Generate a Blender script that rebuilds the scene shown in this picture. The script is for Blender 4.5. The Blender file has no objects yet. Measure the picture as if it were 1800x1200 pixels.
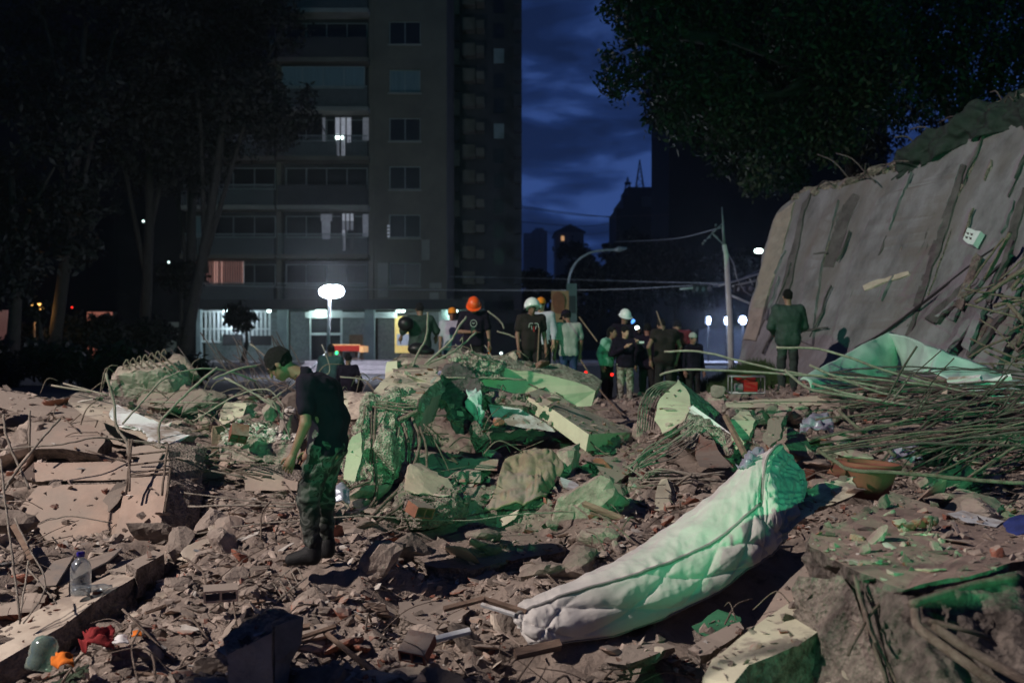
import bpy, bmesh, math, random
import numpy as np
from mathutils import Vector, Matrix
from mathutils.bvhtree import BVHTree
random.seed(7); rng = np.random.default_rng(7)
S = bpy.context.scene; COL = S.collection
# ------------------------------------------------------------------ camera
CAMZ = 1.8; FPX = 1750.0
cd = bpy.data.cameras.new('camera'); cam = bpy.data.objects.new('camera', cd); COL.objects.link(cam)
cam.location = (0, 0, CAMZ); cam.rotation_euler = (math.radians(90), 0, 0)
cd.sensor_width = 36; cd.lens = 35; cd.clip_start = .05; cd.clip_end = 3000
cd.dof.use_dof = True; cd.dof.focus_distance = 8.4; cd.dof.aperture_fstop = 1.7
S.camera = cam
# ------------------------------------------------------------------ sky (dusk, broken cloud)
W = bpy.data.worlds.new('World'); S.world = W; W.use_nodes = True
nt = W.node_tree; nt.nodes.clear(); N = nt.nodes.new; L = nt.links.new
out = N('ShaderNodeOutputWorld'); bg = N('ShaderNodeBackground'); L(bg.outputs[0], out.inputs[0])
sky = N('ShaderNodeTexSky'); sky.sky_type = 'NISHITA'; sky.sun_disc = False
sky.sun_elevation = math.radians(-4); sky.sun_rotation = math.radians(200)
tc = N('ShaderNodeTexCoord'); mp = N('ShaderNodeMapping'); mp.inputs['Scale'].default_value = (1, 1, 3.2)
mp.inputs['Location'].default_value = (.3, 0, .17)
L(tc.outputs['Generated'], mp.inputs[0])
nz = N('ShaderNodeTexNoise'); nz.inputs['Scale'].default_value = 6.5; nz.inputs['Detail'].default_value = 6
nz.inputs['Roughness'].default_value = .5; nz.inputs['Distortion'].default_value = .35; L(mp.outputs[0], nz.inputs[0])
cr = N('ShaderNodeValToRGB'); L(nz.outputs[0], cr.inputs[0])
e = cr.color_ramp.elements; e[0].position = .44; e[0].color = (.006, .0145, .052, 1); e[1].position = .585; e[1].color = (.030, .068, .225, 1)
m_ = e.new(.52); m_.color = (.011, .028, .105, 1)
mx = N('ShaderNodeMixRGB'); mx.blend_type = 'ADD'; mx.inputs[0].default_value = .01
L(cr.outputs[0], mx.inputs[1]); L(sky.outputs[0], mx.inputs[2]); # dusk: the glow is strongest low down and fades evenly towards the zenith
sp = N('ShaderNodeSeparateXYZ'); L(tc.outputs['Generated'], sp.inputs[0]); mr = N('ShaderNodeMapRange'); L(sp.outputs[2], mr.inputs[0])
mr.inputs[1].default_value = .05; mr.inputs[2].default_value = .9; mr.inputs[3].default_value = 1.; mr.inputs[4].default_value = .3
vm = N('ShaderNodeVectorMath'); vm.operation = 'SCALE'; L(mx.outputs[0], vm.inputs[0]); L(mr.outputs[0], vm.inputs['Scale']); L(vm.outputs[0], bg.inputs[0]); bg.inputs[1].default_value = 1.25
# ------------------------------------------------------------------ lights (portable flood lamps round the site, and an added green fill)
def lamp(name, typ, loc, energy, color, size=.2, target=None, spot=None, blend=.3):
    ld = bpy.data.lights.new(name, typ); ld.energy = energy; ld.color = color
    if typ in ('POINT', 'SPOT'): ld.shadow_soft_size = size
    o = bpy.data.objects.new(name, ld); COL.objects.link(o); o.location = loc
    if target is not None:
        o.rotation_euler = (Vector(target) - Vector(loc)).to_track_quat('-Z', 'Y').to_euler()
    if spot: ld.spot_size = math.radians(spot); ld.spot_blend = blend
    return o
lamp('site_flood_lamp', 'SPOT', (-14.6, .9, 12.2), 17500, (1, .885, .81), .13, (1.0, 9.3, -1.5), 72, .45)
lamp('green_signal_lamp', 'SPOT', (2.6, -8.0, 1.95), 5600, (.13, 1, .42), .08, (3.5, 2, 12.0), 107.6, .08)
lamp('green_fill_spot', 'SPOT', (.9, -1.6, 1.0), 260, (.12, 1, .41), .05, (1.50, 5.6, .0), 15, .6)  # added green fill with no known source; brightens slab edge and mattress side
S.view_settings.view_transform = 'Standard'; S.view_settings.look = 'None'; S.view_settings.exposure = 0; S.view_settings.gamma = 1
S.view_settings.use_curve_mapping = False
S.render.engine = 'CYCLES'
S.cycles.use_denoising = True
try: S.cycles.denoiser = 'OPENIMAGEDENOISE'
except Exception: pass
S.cycles.max_bounces = 5; S.cycles.diffuse_bounces = 3; S.cycles.glossy_bounces = 3; S.cycles.transmission_bounces = 6
S.cycles.transparent_max_bounces = 8; S.cycles.caustics_reflective = False; S.cycles.caustics_refractive = False
S.cycles.sample_clamp_indirect = 4
# ------------------------------------------------------------------ small maths helpers
def P(px, py, d): return Vector(((px-900)/FPX*d, d, CAMZ-(py-600)/FPX*d))
def hash3(ix, iy, iz, s):
    h = (ix*374761393 + iy*668265263 + iz*2147483647 + s*974711) & 0xffffffff
    h = ((h ^ (h >> 13))*1274126177) & 0xffffffff
    h = ((h ^ (h >> 16))*2246822519) & 0xffffffff
    return ((h ^ (h >> 15)) & 0xffffff)/float(0xffffff)
def vn(p, s=0):
    i = np.floor(p).astype(np.int64); f = p-i; f = f*f*(3-2*f); r = 0
    for a in (0, 1):
        for b in (0, 1):
            for c in (0, 1):
                w = (f[:, 0] if a else 1-f[:, 0])*(f[:, 1] if b else 1-f[:, 1])*(f[:, 2] if c else 1-f[:, 2])
                r = r + w*hash3(i[:, 0]+a, i[:, 1]+b, i[:, 2]+c, s)
    return r*2-1
def fbm(p, sc, o=4, s=0, g=.5):
    r = 0; a = 1.; p = np.asarray(p, float)*sc
    for k in range(o): r = r+a*vn(p, s+k*17); p = p*2.03+11.3; a *= g
    return r
def ridge(p, sc, o=3, s=0):
    r = 0; a = 1.; p = np.asarray(p, float)*sc
    for k in range(o): r = r+a*(1-2*np.abs(vn(p, s+k*13))); p = p*2.1+3.7; a *= .5
    return r
# ------------------------------------------------------------------ materials
MAT = {}
def mat(name, base, base2=None, rough=.9, scale=6, bump=.3, bscale=None, spec=.3, metal=0, rnd=.0, island=False,
        dust=None, dustamt=0, emit=None, es=0, detail=8, contrast=(.35, .65), trans=0, dirt=True, sheen=0, stretch=None, alpha=None, voro=0, objspace=False):
    m = bpy.data.materials.new(name); m.use_nodes = True; t = m.node_tree; n = t.nodes; l = t.links
    b = n['Principled BSDF']; b.inputs['Roughness'].default_value = rough; b.inputs['Metallic'].default_value = metal
    b.inputs['Specular IOR Level'].default_value = spec
    base2 = base2 or tuple(c*.6 for c in base)
    tcn = n.new('ShaderNodeTexCoord'); geo = n.new('ShaderNodeNewGeometry')
    vec = tcn.outputs['Object'] if objspace else geo.outputs['Position']
    if stretch:
        mpn = n.new('ShaderNodeMapping'); mpn.inputs['Scale'].default_value = stretch; l.new(vec, mpn.inputs[0]); vec = mpn.outputs[0]
    no = n.new('ShaderNodeTexNoise'); no.inputs['Scale'].default_value = scale; no.inputs['Detail'].default_value = detail; no.inputs['Roughness'].default_value = .65
    l.new(vec, no.inputs[0])
    rp = n.new('ShaderNodeValToRGB'); l.new(no.outputs[0], rp.inputs[0])
    rp.color_ramp.elements[0].position, rp.color_ramp.elements[1].position = contrast
    rp.color_ramp.elements[0].color = (*base2, 1); rp.color_ramp.elements[1].color = (*base, 1)
    c = rp.outputs[0]
    if dust:
        n2 = n.new('ShaderNodeTexNoise'); n2.inputs['Scale'].default_value = scale*.33; n2.inputs['Detail'].default_value = 9; n2.inputs['Roughness'].default_value = .7
        l.new(vec, n2.inputs[0])
        sep = n.new('ShaderNodeSeparateXYZ'); l.new(geo.outputs['Normal'], sep.inputs[0])
        ma = n.new('ShaderNodeMath'); ma.operation = 'MULTIPLY_ADD'; l.new(sep.outputs[2], ma.inputs[0]); ma.inputs[1].default_value = .45
        l.new(n2.outputs[0], ma.inputs[2])
        r2 = n.new('ShaderNodeValToRGB'); l.new(ma.outputs[0], r2.inputs[0])
        r2.color_ramp.elements[0].position = .95-dustamt*.6; r2.color_ramp.elements[1].position = 1.1-dustamt*.5
        mm = n.new('ShaderNodeMixRGB'); l.new(r2.outputs[0], mm.inputs[0]); l.new(c, mm.inputs[1]); mm.inputs[2].default_value = (*dust, 1); c = mm.outputs[0]
    if rnd:
        if island: rv = geo.outputs['Random Per Island']
        else:
            oi = n.new('ShaderNodeObjectInfo'); rv = oi.outputs['Random']
        mr = n.new('ShaderNodeMapRange'); l.new(rv, mr.inputs[0]); mr.inputs[3].default_value = 1-rnd; mr.inputs[4].default_value = 1+rnd*.7
        hv = n.new('ShaderNodeHueSaturation'); l.new(c, hv.inputs['Color']); l.new(mr.outputs[0], hv.inputs['Value']); c = hv.outputs[0]
    l.new(c, b.inputs['Base Color'])
    if bump:
        nb = n.new('ShaderNodeTexNoise'); nb.inputs['Scale'].default_value = bscale or scale*5; nb.inputs['Detail'].default_value = 10; nb.inputs['Roughness'].default_value = .7
        l.new(vec, nb.inputs[0]); bp = n.new('ShaderNodeBump'); bp.inputs['Strength'].default_value = bump; bp.inputs['Distance'].default_value = .03
        h = nb.outputs[0]
        if voro:
            vo = n.new('ShaderNodeTexVoronoi'); vo.inputs['Scale'].default_value = voro; l.new(vec, vo.inputs[0])
            ad = n.new('ShaderNodeMath'); ad.operation = 'ADD'; l.new(h, ad.inputs[0]); l.new(vo.outputs[0], ad.inputs[1]); h = ad.outputs[0]
        l.new(h, bp.inputs['Height']); l.new(bp.outputs[0], b.inputs['Normal'])
    if emit: b.inputs['Emission Color'].default_value = (*emit, 1); b.inputs['Emission Strength'].default_value = es
    if trans: b.inputs['Transmission Weight'].default_value = trans
    if sheen: b.inputs['Sheen Weight'].default_value = sheen
    MAT[name] = m; return m
DUST = (.31, .255, .215)
mat('rubble_soil', (.29, .235, .20), (.11, .088, .075), scale=9, bump=1, bscale=30, dust=(.32, .255, .215), dustamt=.35)
mat('concrete', (.34, .30, .26), (.20, .17, .15), scale=5, bump=.6, bscale=28, dust=DUST, dustamt=.5, rnd=.3)
mat('concrete_chunk', (.40, .33, .28), (.22, .175, .15), scale=8, bump=1, bscale=22, dust=DUST, dustamt=.25, rnd=.5)
mat('concrete_raw', (.36, .30, .26), (.13, .105, .09), scale=13, bump=1, bscale=45, rnd=.1, voro=38)
mat('plaster', (.52, .45, .37), (.38, .31, .25), scale=3, bump=.25, bscale=20, dust=DUST, dustamt=.1, rnd=.06, contrast=(.3, .6))
mat('plaster_cream', (.60, .56, .42), (.45, .41, .31), scale=2.5, bump=.2, bscale=22, dust=(.30, .26, .21), dustamt=.0, contrast=(.3, .6))
mat('concrete_pale', (.56, .52, .43), (.22, .19, .155), scale=15, bump=1, bscale=50, rnd=.1, voro=45, contrast=(.4, .6))
mat('plaster_pink', (.46, .345, .28), (.32, .23, .185), scale=3, bump=.25, bscale=20, dust=DUST, dustamt=.4)
mat('paint_white', (.78, .80, .80), (.62, .64, .64), scale=3, bump=.12, rough=.6, dust=DUST, dustamt=.08)
mat('paint_green', (.05, .20, .10), (.03, .12, .06), scale=5, bump=.3, rough=.7)
mat('netting', (.03, .042, .038), (.015, .022, .02), scale=6, bump=.5, bscale=20)
mat('wall_grey', (.222, .212, .232), (.095, .088, .096), scale=1.1, bump=.8, bscale=6, stretch=(2.2, 2.2, .55), dust=(.15, .13, .125), dustamt=.42, contrast=(.3, .6))
mat('wall_dark', (.125, .115, .115), (.06, .055, .055), scale=3, bump=1, bscale=12)
mat('terracotta', (.34, .13, .085), (.20, .085, .06), scale=9, bump=.4, dust=DUST, dustamt=.42, rnd=.35)
mat('terracotta_pot', (.23, .085, .055), (.17, .065, .045), scale=6, bump=.15, rough=.75)
mat('rubble_shards', (.44, .36, .31), (.20, .155, .13), scale=14, bump=.5, dust=DUST, dustamt=.2, rnd=.62, island=True)
mat('pale_shards', (.62, .58, .53), (.42, .38, .34), scale=14, bump=.3, rnd=.3, island=True)
mat('brick_shards', (.30, .12, .085), (.20, .085, .065), scale=14, bump=.5, dust=DUST, dustamt=.4, rnd=.4, island=True)
mat('rebar', (.25, .20, .165), (.13, .095, .075), scale=16, bump=.8, bscale=90, rough=.8, spec=.3, rnd=.25)
mat('rebar_pale', (.36, .32, .27), (.20, .17, .14), scale=16, bump=.6, bscale=90, rough=.7, rnd=.15)
mat('rebar_dark', (.13, .11, .10), (.07, .055, .05), scale=16, bump=.8, bscale=90, rough=.7, rnd=.3)
mat('wood', (.27, .19, .14), (.15, .10, .075), scale=5, bump=.5, stretch=(1, 1, 8), rnd=.2)
mat('metal_sheet', (.20, .215, .225), (.12, .125, .13), scale=5, bump=.3, rough=.5, metal=.2, dust=DUST, dustamt=.25)
mat('mattress', (.60, .57, .54), (.47, .44, .41), scale=2.2, bump=.15, bscale=60, rough=.75, sheen=.2, contrast=(.3, .62), objspace=True)
mat('mattress_side', (.27, .33, .36), (.20, .25, .27), scale=3, bump=.35, bscale=10, rough=.6, stretch=(1, 1, 3))
mat('piping', (.26, .25, .24), (.20, .19, .18), scale=30, bump=.2)
mat('tarp', (.42, .56, .50), (.32, .44, .39), scale=2, bump=.4, bscale=6, rough=.6)
mat('tarp_teal', (.42, .60, .54), (.32, .48, .43), scale=2, bump=.3, bscale=6, rough=.5)
mat('cloth_beige', (.30, .25, .17), (.21, .17, .115), scale=4, bump=.3, rough=.85, dust=DUST, dustamt=.2)
mat('cloth_red', (.32, .03, .035), (.18, .02, .02), scale=9, bump=.3)
mat('cloth_orange', (.75, .20, .02), (.6, .14, .02), scale=9, bump=.2)
mat('cloth_blue', (.03, .05, .22), (.02, .03, .12), scale=9, bump=.3)
mat('paper_white', (.75, .72, .72), (.6, .58, .58), scale=9, bump=.2)
mat('skin', (.23, .125, .085), (.19, .10, .07), scale=9, bump=.08, bscale=60, rough=.55, spec=.4)
mat('skin_pale', (.44, .27, .19), (.38, .23, .16), scale=9, bump=.08, rough=.55)
mat('hair', (.007, .006, .006), (.003, .003, .003), scale=60, bump=1, bscale=220, rough=.75)
mat('shirt_black', (.013, .0095, .020), (.008, .006, .013), scale=5, bump=.25, bscale=9, rough=.95, spec=.15)
mat('shirt_brown', (.022, .016, .015), (.015, .012, .011), scale=5, bump=.25, bscale=9)
mat('shirt_grey', (.36, .38, .36), (.28, .30, .28), scale=5, bump=.3, bscale=9)
mat('hoodie_green', (.22, .42, .34), (.17, .33, .27), scale=5, bump=.4, bscale=9)
mat('jacket_green', (.035, .060, .050), (.022, .040, .033), scale=4, bump=.5, bscale=10, rough=.7)
mat('jacket_teal', (.05, .10, .11), (.035, .07, .08), scale=4, bump=.4)
mat('shirt_maroon', (.13, .02, .03), (.08, .012, .02), scale=4, bump=.3)
mat('shirt_pale', (.45, .45, .52), (.35, .35, .42), scale=4, bump=.3)
mat('jeans', (.03, .055, .14), (.02, .035, .09), scale=8, bump=.4)
mat('trouser_dark', (.018, .018, .018), (.010, .010, .010), scale=8, bump=.4)
mat('trouser_olive', (.035, .055, .045), (.025, .04, .032), scale=8, bump=.4)
mat('shoe', (.02, .02, .022), (.01, .01, .01), scale=20, bump=.3, rough=.6)
mat('print_white', (.55, .55, .52), (.05, .05, .05), scale=60, bump=0, contrast=(.44, .5))
mat('helmet_white', (.75, .80, .78), (.66, .70, .69), scale=5, bump=0, rough=.3, spec=.5)
mat('helmet_orange', (.85, .10, .015), (.75, .08, .012), scale=5, bump=0, rough=.35, spec=.5)
mat('cap_orange', (.80, .24, .02), (.7, .2, .02), scale=5, bump=.1)
mat('black_plastic', (.015, .015, .016), scale=9, bump=.05, rough=.4)
mat('generator_red', (.40, .02, .02), (.3, .015, .015), scale=9, bump=.05, rough=.4)
mat('steel', (.35, .36, .37), (.22, .23, .24), scale=9, bump=.1, rough=.5, metal=.4)
mat('pole_pale', (.70, .71, .68), (.55, .56, .53), scale=4, bump=.2, rough=.7)
mat('asphalt', (.055, .052, .055), (.035, .034, .036), scale=20, bump=.3)
mat('pavement', (.30, .27, .28), (.22, .20, .21), scale=4, bump=.3)
mat('rough_break', (.24, .20, .175), (.07, .058, .052), scale=9, bump=1, bscale=34, voro=24)  # broken concrete; darker tone also carries the shade on the floor block's side
mat('block_top', (.40, .30, .25), (.24, .18, .15), scale=4, bump=.8, bscale=26)
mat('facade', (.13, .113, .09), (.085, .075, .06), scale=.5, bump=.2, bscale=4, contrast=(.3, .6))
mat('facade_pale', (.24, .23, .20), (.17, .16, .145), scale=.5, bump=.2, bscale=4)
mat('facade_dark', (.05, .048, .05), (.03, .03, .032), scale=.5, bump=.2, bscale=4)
mat('ground_floor', (.30, .36, .36), (.20, .25, .25), scale=1, bump=.1)
mat('window_glass', (.012, .014, .016), (.008, .009, .011), scale=.7, bump=.05, rough=.35, spec=.3)
mat('window_curtained', (.14, .20, .22), (.10, .15, .17), scale=2, bump=.1, stretch=(6, 1, .3))
mat('window_frame', (.22, .24, .24), (.17, .19, .19), scale=4, bump=.05, rough=.5)
mat('frame_white', (.68, .74, .74), (.55, .6, .6), scale=4, bump=.05, rough=.5)
mat('lit_room', (.5, .5, .52), emit=(.75, .78, .95), es=.24, bump=0)
mat('lit_room_dim', (.3, .3, .35), emit=(.7, .72, .85), es=.08, bump=0)
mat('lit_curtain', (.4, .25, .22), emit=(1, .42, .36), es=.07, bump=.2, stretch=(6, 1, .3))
mat('lit_curtain_bright', (.4, .25, .22), emit=(1, .5, .42), es=.30, bump=.2)
mat('lit_shop', (.3, .35, .36), emit=(.55, .72, .80), es=.05, bump=0)
mat('lit_shop_dim', (.3, .35, .36), emit=(.55, .66, .72), es=.018, bump=0)
mat('lit_poster', (.6, .5, .2), emit=(1, .72, .25), es=.55, bump=0)
mat('lit_poster_print', (.4, .42, .5), emit=(.55, .6, .8), es=.3, bump=0)
mat('lamp_glow', (1, 1, 1), emit=(.80, .85, 1), es=90, bump=0)
mat('lamp_glow_soft', (1, 1, 1), emit=(.75, 1, .92), es=9, bump=0)
mat('lamp_glow_warm', (1, .7, .4), emit=(1, .50, .12), es=3.2, bump=0)
mat('lamp_blue', (.7, .8, 1), emit=(.55, .7, 1), es=30, bump=0)
mat('light_dot', (1, 1, 1), emit=(.7, .95, .9), es=3, bump=0)
mat('light_red', (1, 0, 0), emit=(1, .03, .02), es=1.6, bump=0)
mat('light_green', (0, 1, .3), emit=(.05, 1, .3), es=2.5, bump=0)
mat('light_blue', (.1, .3, 1), emit=(.1, .35, 1), es=1.6, bump=0)
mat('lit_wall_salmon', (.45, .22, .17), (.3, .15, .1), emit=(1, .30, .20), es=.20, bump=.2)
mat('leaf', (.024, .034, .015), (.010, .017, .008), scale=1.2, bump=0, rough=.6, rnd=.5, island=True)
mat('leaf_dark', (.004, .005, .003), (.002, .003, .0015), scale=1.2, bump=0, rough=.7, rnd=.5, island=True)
mat('bark', (.03, .025, .021), (.014, .012, .01), scale=6, bump=.8)
mat('far_dark', (.012, .012, .014), scale=1, bump=0)
mat('far_block', (.06, .065, .08), (.04, .045, .06), scale=.2, bump=0)
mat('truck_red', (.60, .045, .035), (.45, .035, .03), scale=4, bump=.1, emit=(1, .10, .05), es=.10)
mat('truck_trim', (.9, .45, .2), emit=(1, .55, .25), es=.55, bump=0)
mat('banner_tan', (.30, .20, .12), (.20, .09, .06), scale=1.4, bump=0)
mat('banner_grey', (.16, .19, .22), (.12, .14, .17), scale=1, bump=0)
mat('bottle_cap', (.03, .02, .30), scale=9, bump=0, rough=.4)
mat('grass', (.05, .10, .03), (.03, .06, .02), scale=8, bump=.3, rnd=.3, island=True)
def glassy(name, col, rough, alpha):
    m = bpy.data.materials.new(name); m.use_nodes = True; t = m.node_tree; n = t.nodes; l = t.links; n.clear()
    o = n.new('ShaderNodeOutputMaterial'); g = n.new('ShaderNodeBsdfGlossy'); g.inputs[0].default_value = (.9, .95, 1, 1); g.inputs[1].default_value = rough
    tr = n.new('ShaderNodeBsdfTransparent'); tr.inputs[0].default_value = (*col, 1)
    df = n.new('ShaderNodeBsdfDiffuse'); df.inputs[0].default_value = (*[c*.6 for c in col], 1)
    lw = n.new('ShaderNodeLayerWeight'); lw.inputs[0].default_value = .35
    m1 = n.new('ShaderNodeMixShader'); l.new(lw.outputs[1], m1.inputs[0]); l.new(tr.outputs[0], m1.inputs[1]); l.new(g.outputs[0], m1.inputs[2])
    m2 = n.new('ShaderNodeMixShader'); m2.inputs[0].default_value = alpha; l.new(m1.outputs[0], m2.inputs[1]); l.new(df.outputs[0], m2.inputs[2])
    l.new(m2.outputs[0], o.inputs[0]); MAT[name] = m
glassy('clear_plastic', (.88, .93, .95), .12, .16); glassy('green_plastic', (.70, .92, .80), .12, .2); glassy('bag_plastic', (.75, .75, .9), .3, .45)
def camo(name, cols):
    m = bpy.data.materials.new(name); m.use_nodes = True; t = m.node_tree; n = t.nodes; l = t.links; b = n['Principled BSDF']; b.inputs['Roughness'].default_value = .85
    tcn = n.new('ShaderNodeTexCoord'); no = n.new('ShaderNodeTexNoise'); no.inputs['Scale'].default_value = 7; no.inputs['Detail'].default_value = 2.5; no.inputs['Distortion'].default_value = .8
    l.new(tcn.outputs['Object'], no.inputs[0]); rp = n.new('ShaderNodeValToRGB'); rp.color_ramp.interpolation = 'CONSTANT'; l.new(no.outputs[0], rp.inputs[0])
    el = rp.color_ramp.elements; el[0].position = 0; el[0].color = (*cols[0], 1); el[1].position = .44; el[1].color = (*cols[1], 1)
    a = el.new(.50); a.color = (*cols[2], 1); a = el.new(.57); a.color = (*cols[3], 1); l.new(rp.outputs[0], b.inputs['Base Color'])
    nb = n.new('ShaderNodeTexNoise'); nb.inputs['Scale'].default_value = 14; nb.inputs['Detail'].default_value = 4; l.new(tcn.outputs['Object'], nb.inputs[0])
    bp = n.new('ShaderNodeBump'); bp.inputs['Strength'].default_value = .5; bp.inputs['Distance'].default_value = .03; l.new(nb.outputs[0], bp.inputs['Height']); l.new(bp.outputs[0], b.inputs['Normal'])
    MAT[name] = m
camo('camouflage', [(.008, .009, .009), (.028, .034, .028), (.075, .08, .072), (.013, .019, .014)])
camo('camouflage_pale', [(.09, .075, .055), (.19, .20, .15), (.30, .29, .24), (.13, .12, .09)])
# ------------------------------------------------------------------ object helpers
def me(name, v, f, mats, mi=None, smooth=False):
    m = bpy.data.meshes.new(name); m.from_pydata([tuple(p) for p in v], [], [tuple(q) for q in f])
    for x in (mats if isinstance(mats, (list, tuple)) else [mats]): m.materials.append(MAT[x])
    if mi is not None: m.polygons.foreach_set('material_index', np.asarray(mi, np.int32))
    if smooth: m.polygons.foreach_set('use_smooth', np.ones(len(m.polygons), bool))
    m.update(); return m
def me_np(name, v, f, mats, smooth=False):
    """fast mesh from numpy arrays; f is (n,3) or (n,4)"""
    m = bpy.data.meshes.new(name); v = np.asarray(v, np.float32); f = np.asarray(f, np.int32); k = f.shape[1]
    m.vertices.add(len(v)); m.vertices.foreach_set('co', v.ravel()); m.loops.add(f.size); m.loops.foreach_set('vertex_index', f.ravel())
    m.polygons.add(len(f)); m.polygons.foreach_set('loop_start', np.arange(0, f.size, k, dtype=np.int32)); m.polygons.foreach_set('loop_total', np.full(len(f), k, np.int32))
    for x in (mats if isinstance(mats, (list, tuple)) else [mats]): m.materials.append(MAT[x])
    m.polygons.foreach_set('use_smooth', np.full(len(f), bool(smooth)))
    m.update(calc_edges=True); return m
def tag(o, label=None, cat=None, group=None, kind=None):
    if label: o['label'] = label
    if cat: o['category'] = cat
    if group: o['group'] = group
    if kind: o['kind'] = kind
    return o
def wm(o): return o.matrix_basis.copy() if o.parent is None else wm(o.parent) @ o.matrix_parent_inverse @ o.matrix_basis
def link(name, mesh, parent=None, label=None, cat=None, group=None, kind=None):
    """link a mesh given in world space, top-level (origin moved to its base) or as a part of parent"""
    o = bpy.data.objects.new(name, mesh); COL.objects.link(o)
    if parent is not None:
        o.parent = parent; o.matrix_parent_inverse = wm(parent).inverted()
    elif kind not in ('structure', 'stuff') and mesh is not None and len(mesh.vertices):
        n = len(mesh.vertices); a = np.empty(n*3, np.float32); mesh.vertices.foreach_get('co', a); a = a.reshape(-1, 3)
        c = np.array([(a[:, 0].min()+a[:, 0].max())/2, (a[:, 1].min()+a[:, 1].max())/2, a[:, 2].min()], np.float32)
        mesh.vertices.foreach_set('co', (a-c).ravel()); mesh.update(); o.location = c.tolist()
    return tag(o, label, cat, group, kind)
def root(name, loc, label, cat, group=None, rz=0):
    o = bpy.data.objects.new(name, None); COL.objects.link(o); o.location = loc; o.rotation_euler = (0, 0, rz)
    o.empty_display_size = .1; return tag(o, label, cat, group)
def lpart(name, mesh, parent, **k):   # a part whose mesh is already in the parent's own space
    o = bpy.data.objects.new(name, mesh); COL.objects.link(o); o.parent = parent; return tag(o, **k)
def copy_tree(o, parent=None):
    c = o.copy(); COL.objects.link(c)
    if parent is not None: c.parent = parent
    for ch in o.children: copy_tree(ch, c)
    return c
class MB:
    def __init__(s): s.v = []; s.f = []; s.m = []
    def add(s, v, f, mi=0):
        o = len(s.v); s.v += [tuple(p) for p in v]; s.f += [tuple(i+o for i in q) for q in f]; s.m += [mi]*len(f); return s
    def box(s, x0, x1, y0, y1, z0, z1, mi=0, M=None):
        v = [Vector((x, y, z)) for z in (z0, z1) for y in (y0, y1) for x in (x0, x1)]
        if M: v = [M @ p for p in v]
        return s.add(v, [(0, 2, 3, 1), (4, 5, 7, 6), (0, 1, 5, 4), (2, 6, 7, 3), (0, 4, 6, 2), (1, 3, 7, 5)], mi)
    def tube(s, pts, r, n=6, mi=0):
        v, f = tube(pts, r, n); return s.add(v, f, mi)
    def mesh(s, name, mats, smooth=False): return me(name, s.v, s.f, mats, s.m, smooth)
def catmull(pts, k=5):
    pts = [Vector(p) for p in pts]
    if len(pts) < 3: return [pts[0].lerp(pts[-1], i/k) for i in range(k+1)]
    q = [pts[0]*2-pts[1]]+pts+[pts[-1]*2-pts[-2]]; o = []
    for i in range(1, len(q)-2):
        a, b, c, d = q[i-1:i+3]
        for j in range(k):
            t = j/k; o.append(.5*((2*b)+(c-a)*t+(2*a-5*b+4*c-d)*t*t+(3*b-a-3*c+d)*t**3))
    o.append(pts[-1]); return o
def tube(pts, r, n=6):
    pts = [Vector(p) for p in pts]; m = len(pts); rr = r if isinstance(r, (list, tuple)) else [r]*m; v = []; f = []
    up = Vector((.13, .21, .97)); a = None
    for i, p in enumerate(pts):
        t = (pts[min(i+1, m-1)]-pts[max(i-1, 0)])
        if t.length < 1e-9: t = Vector((0, 0, 1))
        t.normalize()
        if a is None:
            a = t.cross(up)
            if a.length < .05: a = t.cross(Vector((1, 0, 0)))
        a = (a-t*a.dot(t))
        if a.length < 1e-6: a = t.orthogonal()
        a.normalize(); b = t.cross(a)
        for k in range(n):
            w = 2*math.pi*k/n; v.append(p+(a*math.cos(w)+b*math.sin(w))*rr[i])
    for i in range(m-1):
        for k in range(n):
            k2 = (k+1) % n; f.append((i*n+k, i*n+k2, (i+1)*n+k2, (i+1)*n+k))
    f.append(tuple(range(n-1, -1, -1))); f.append(tuple(range((m-1)*n, m*n))); return v, f
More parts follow.
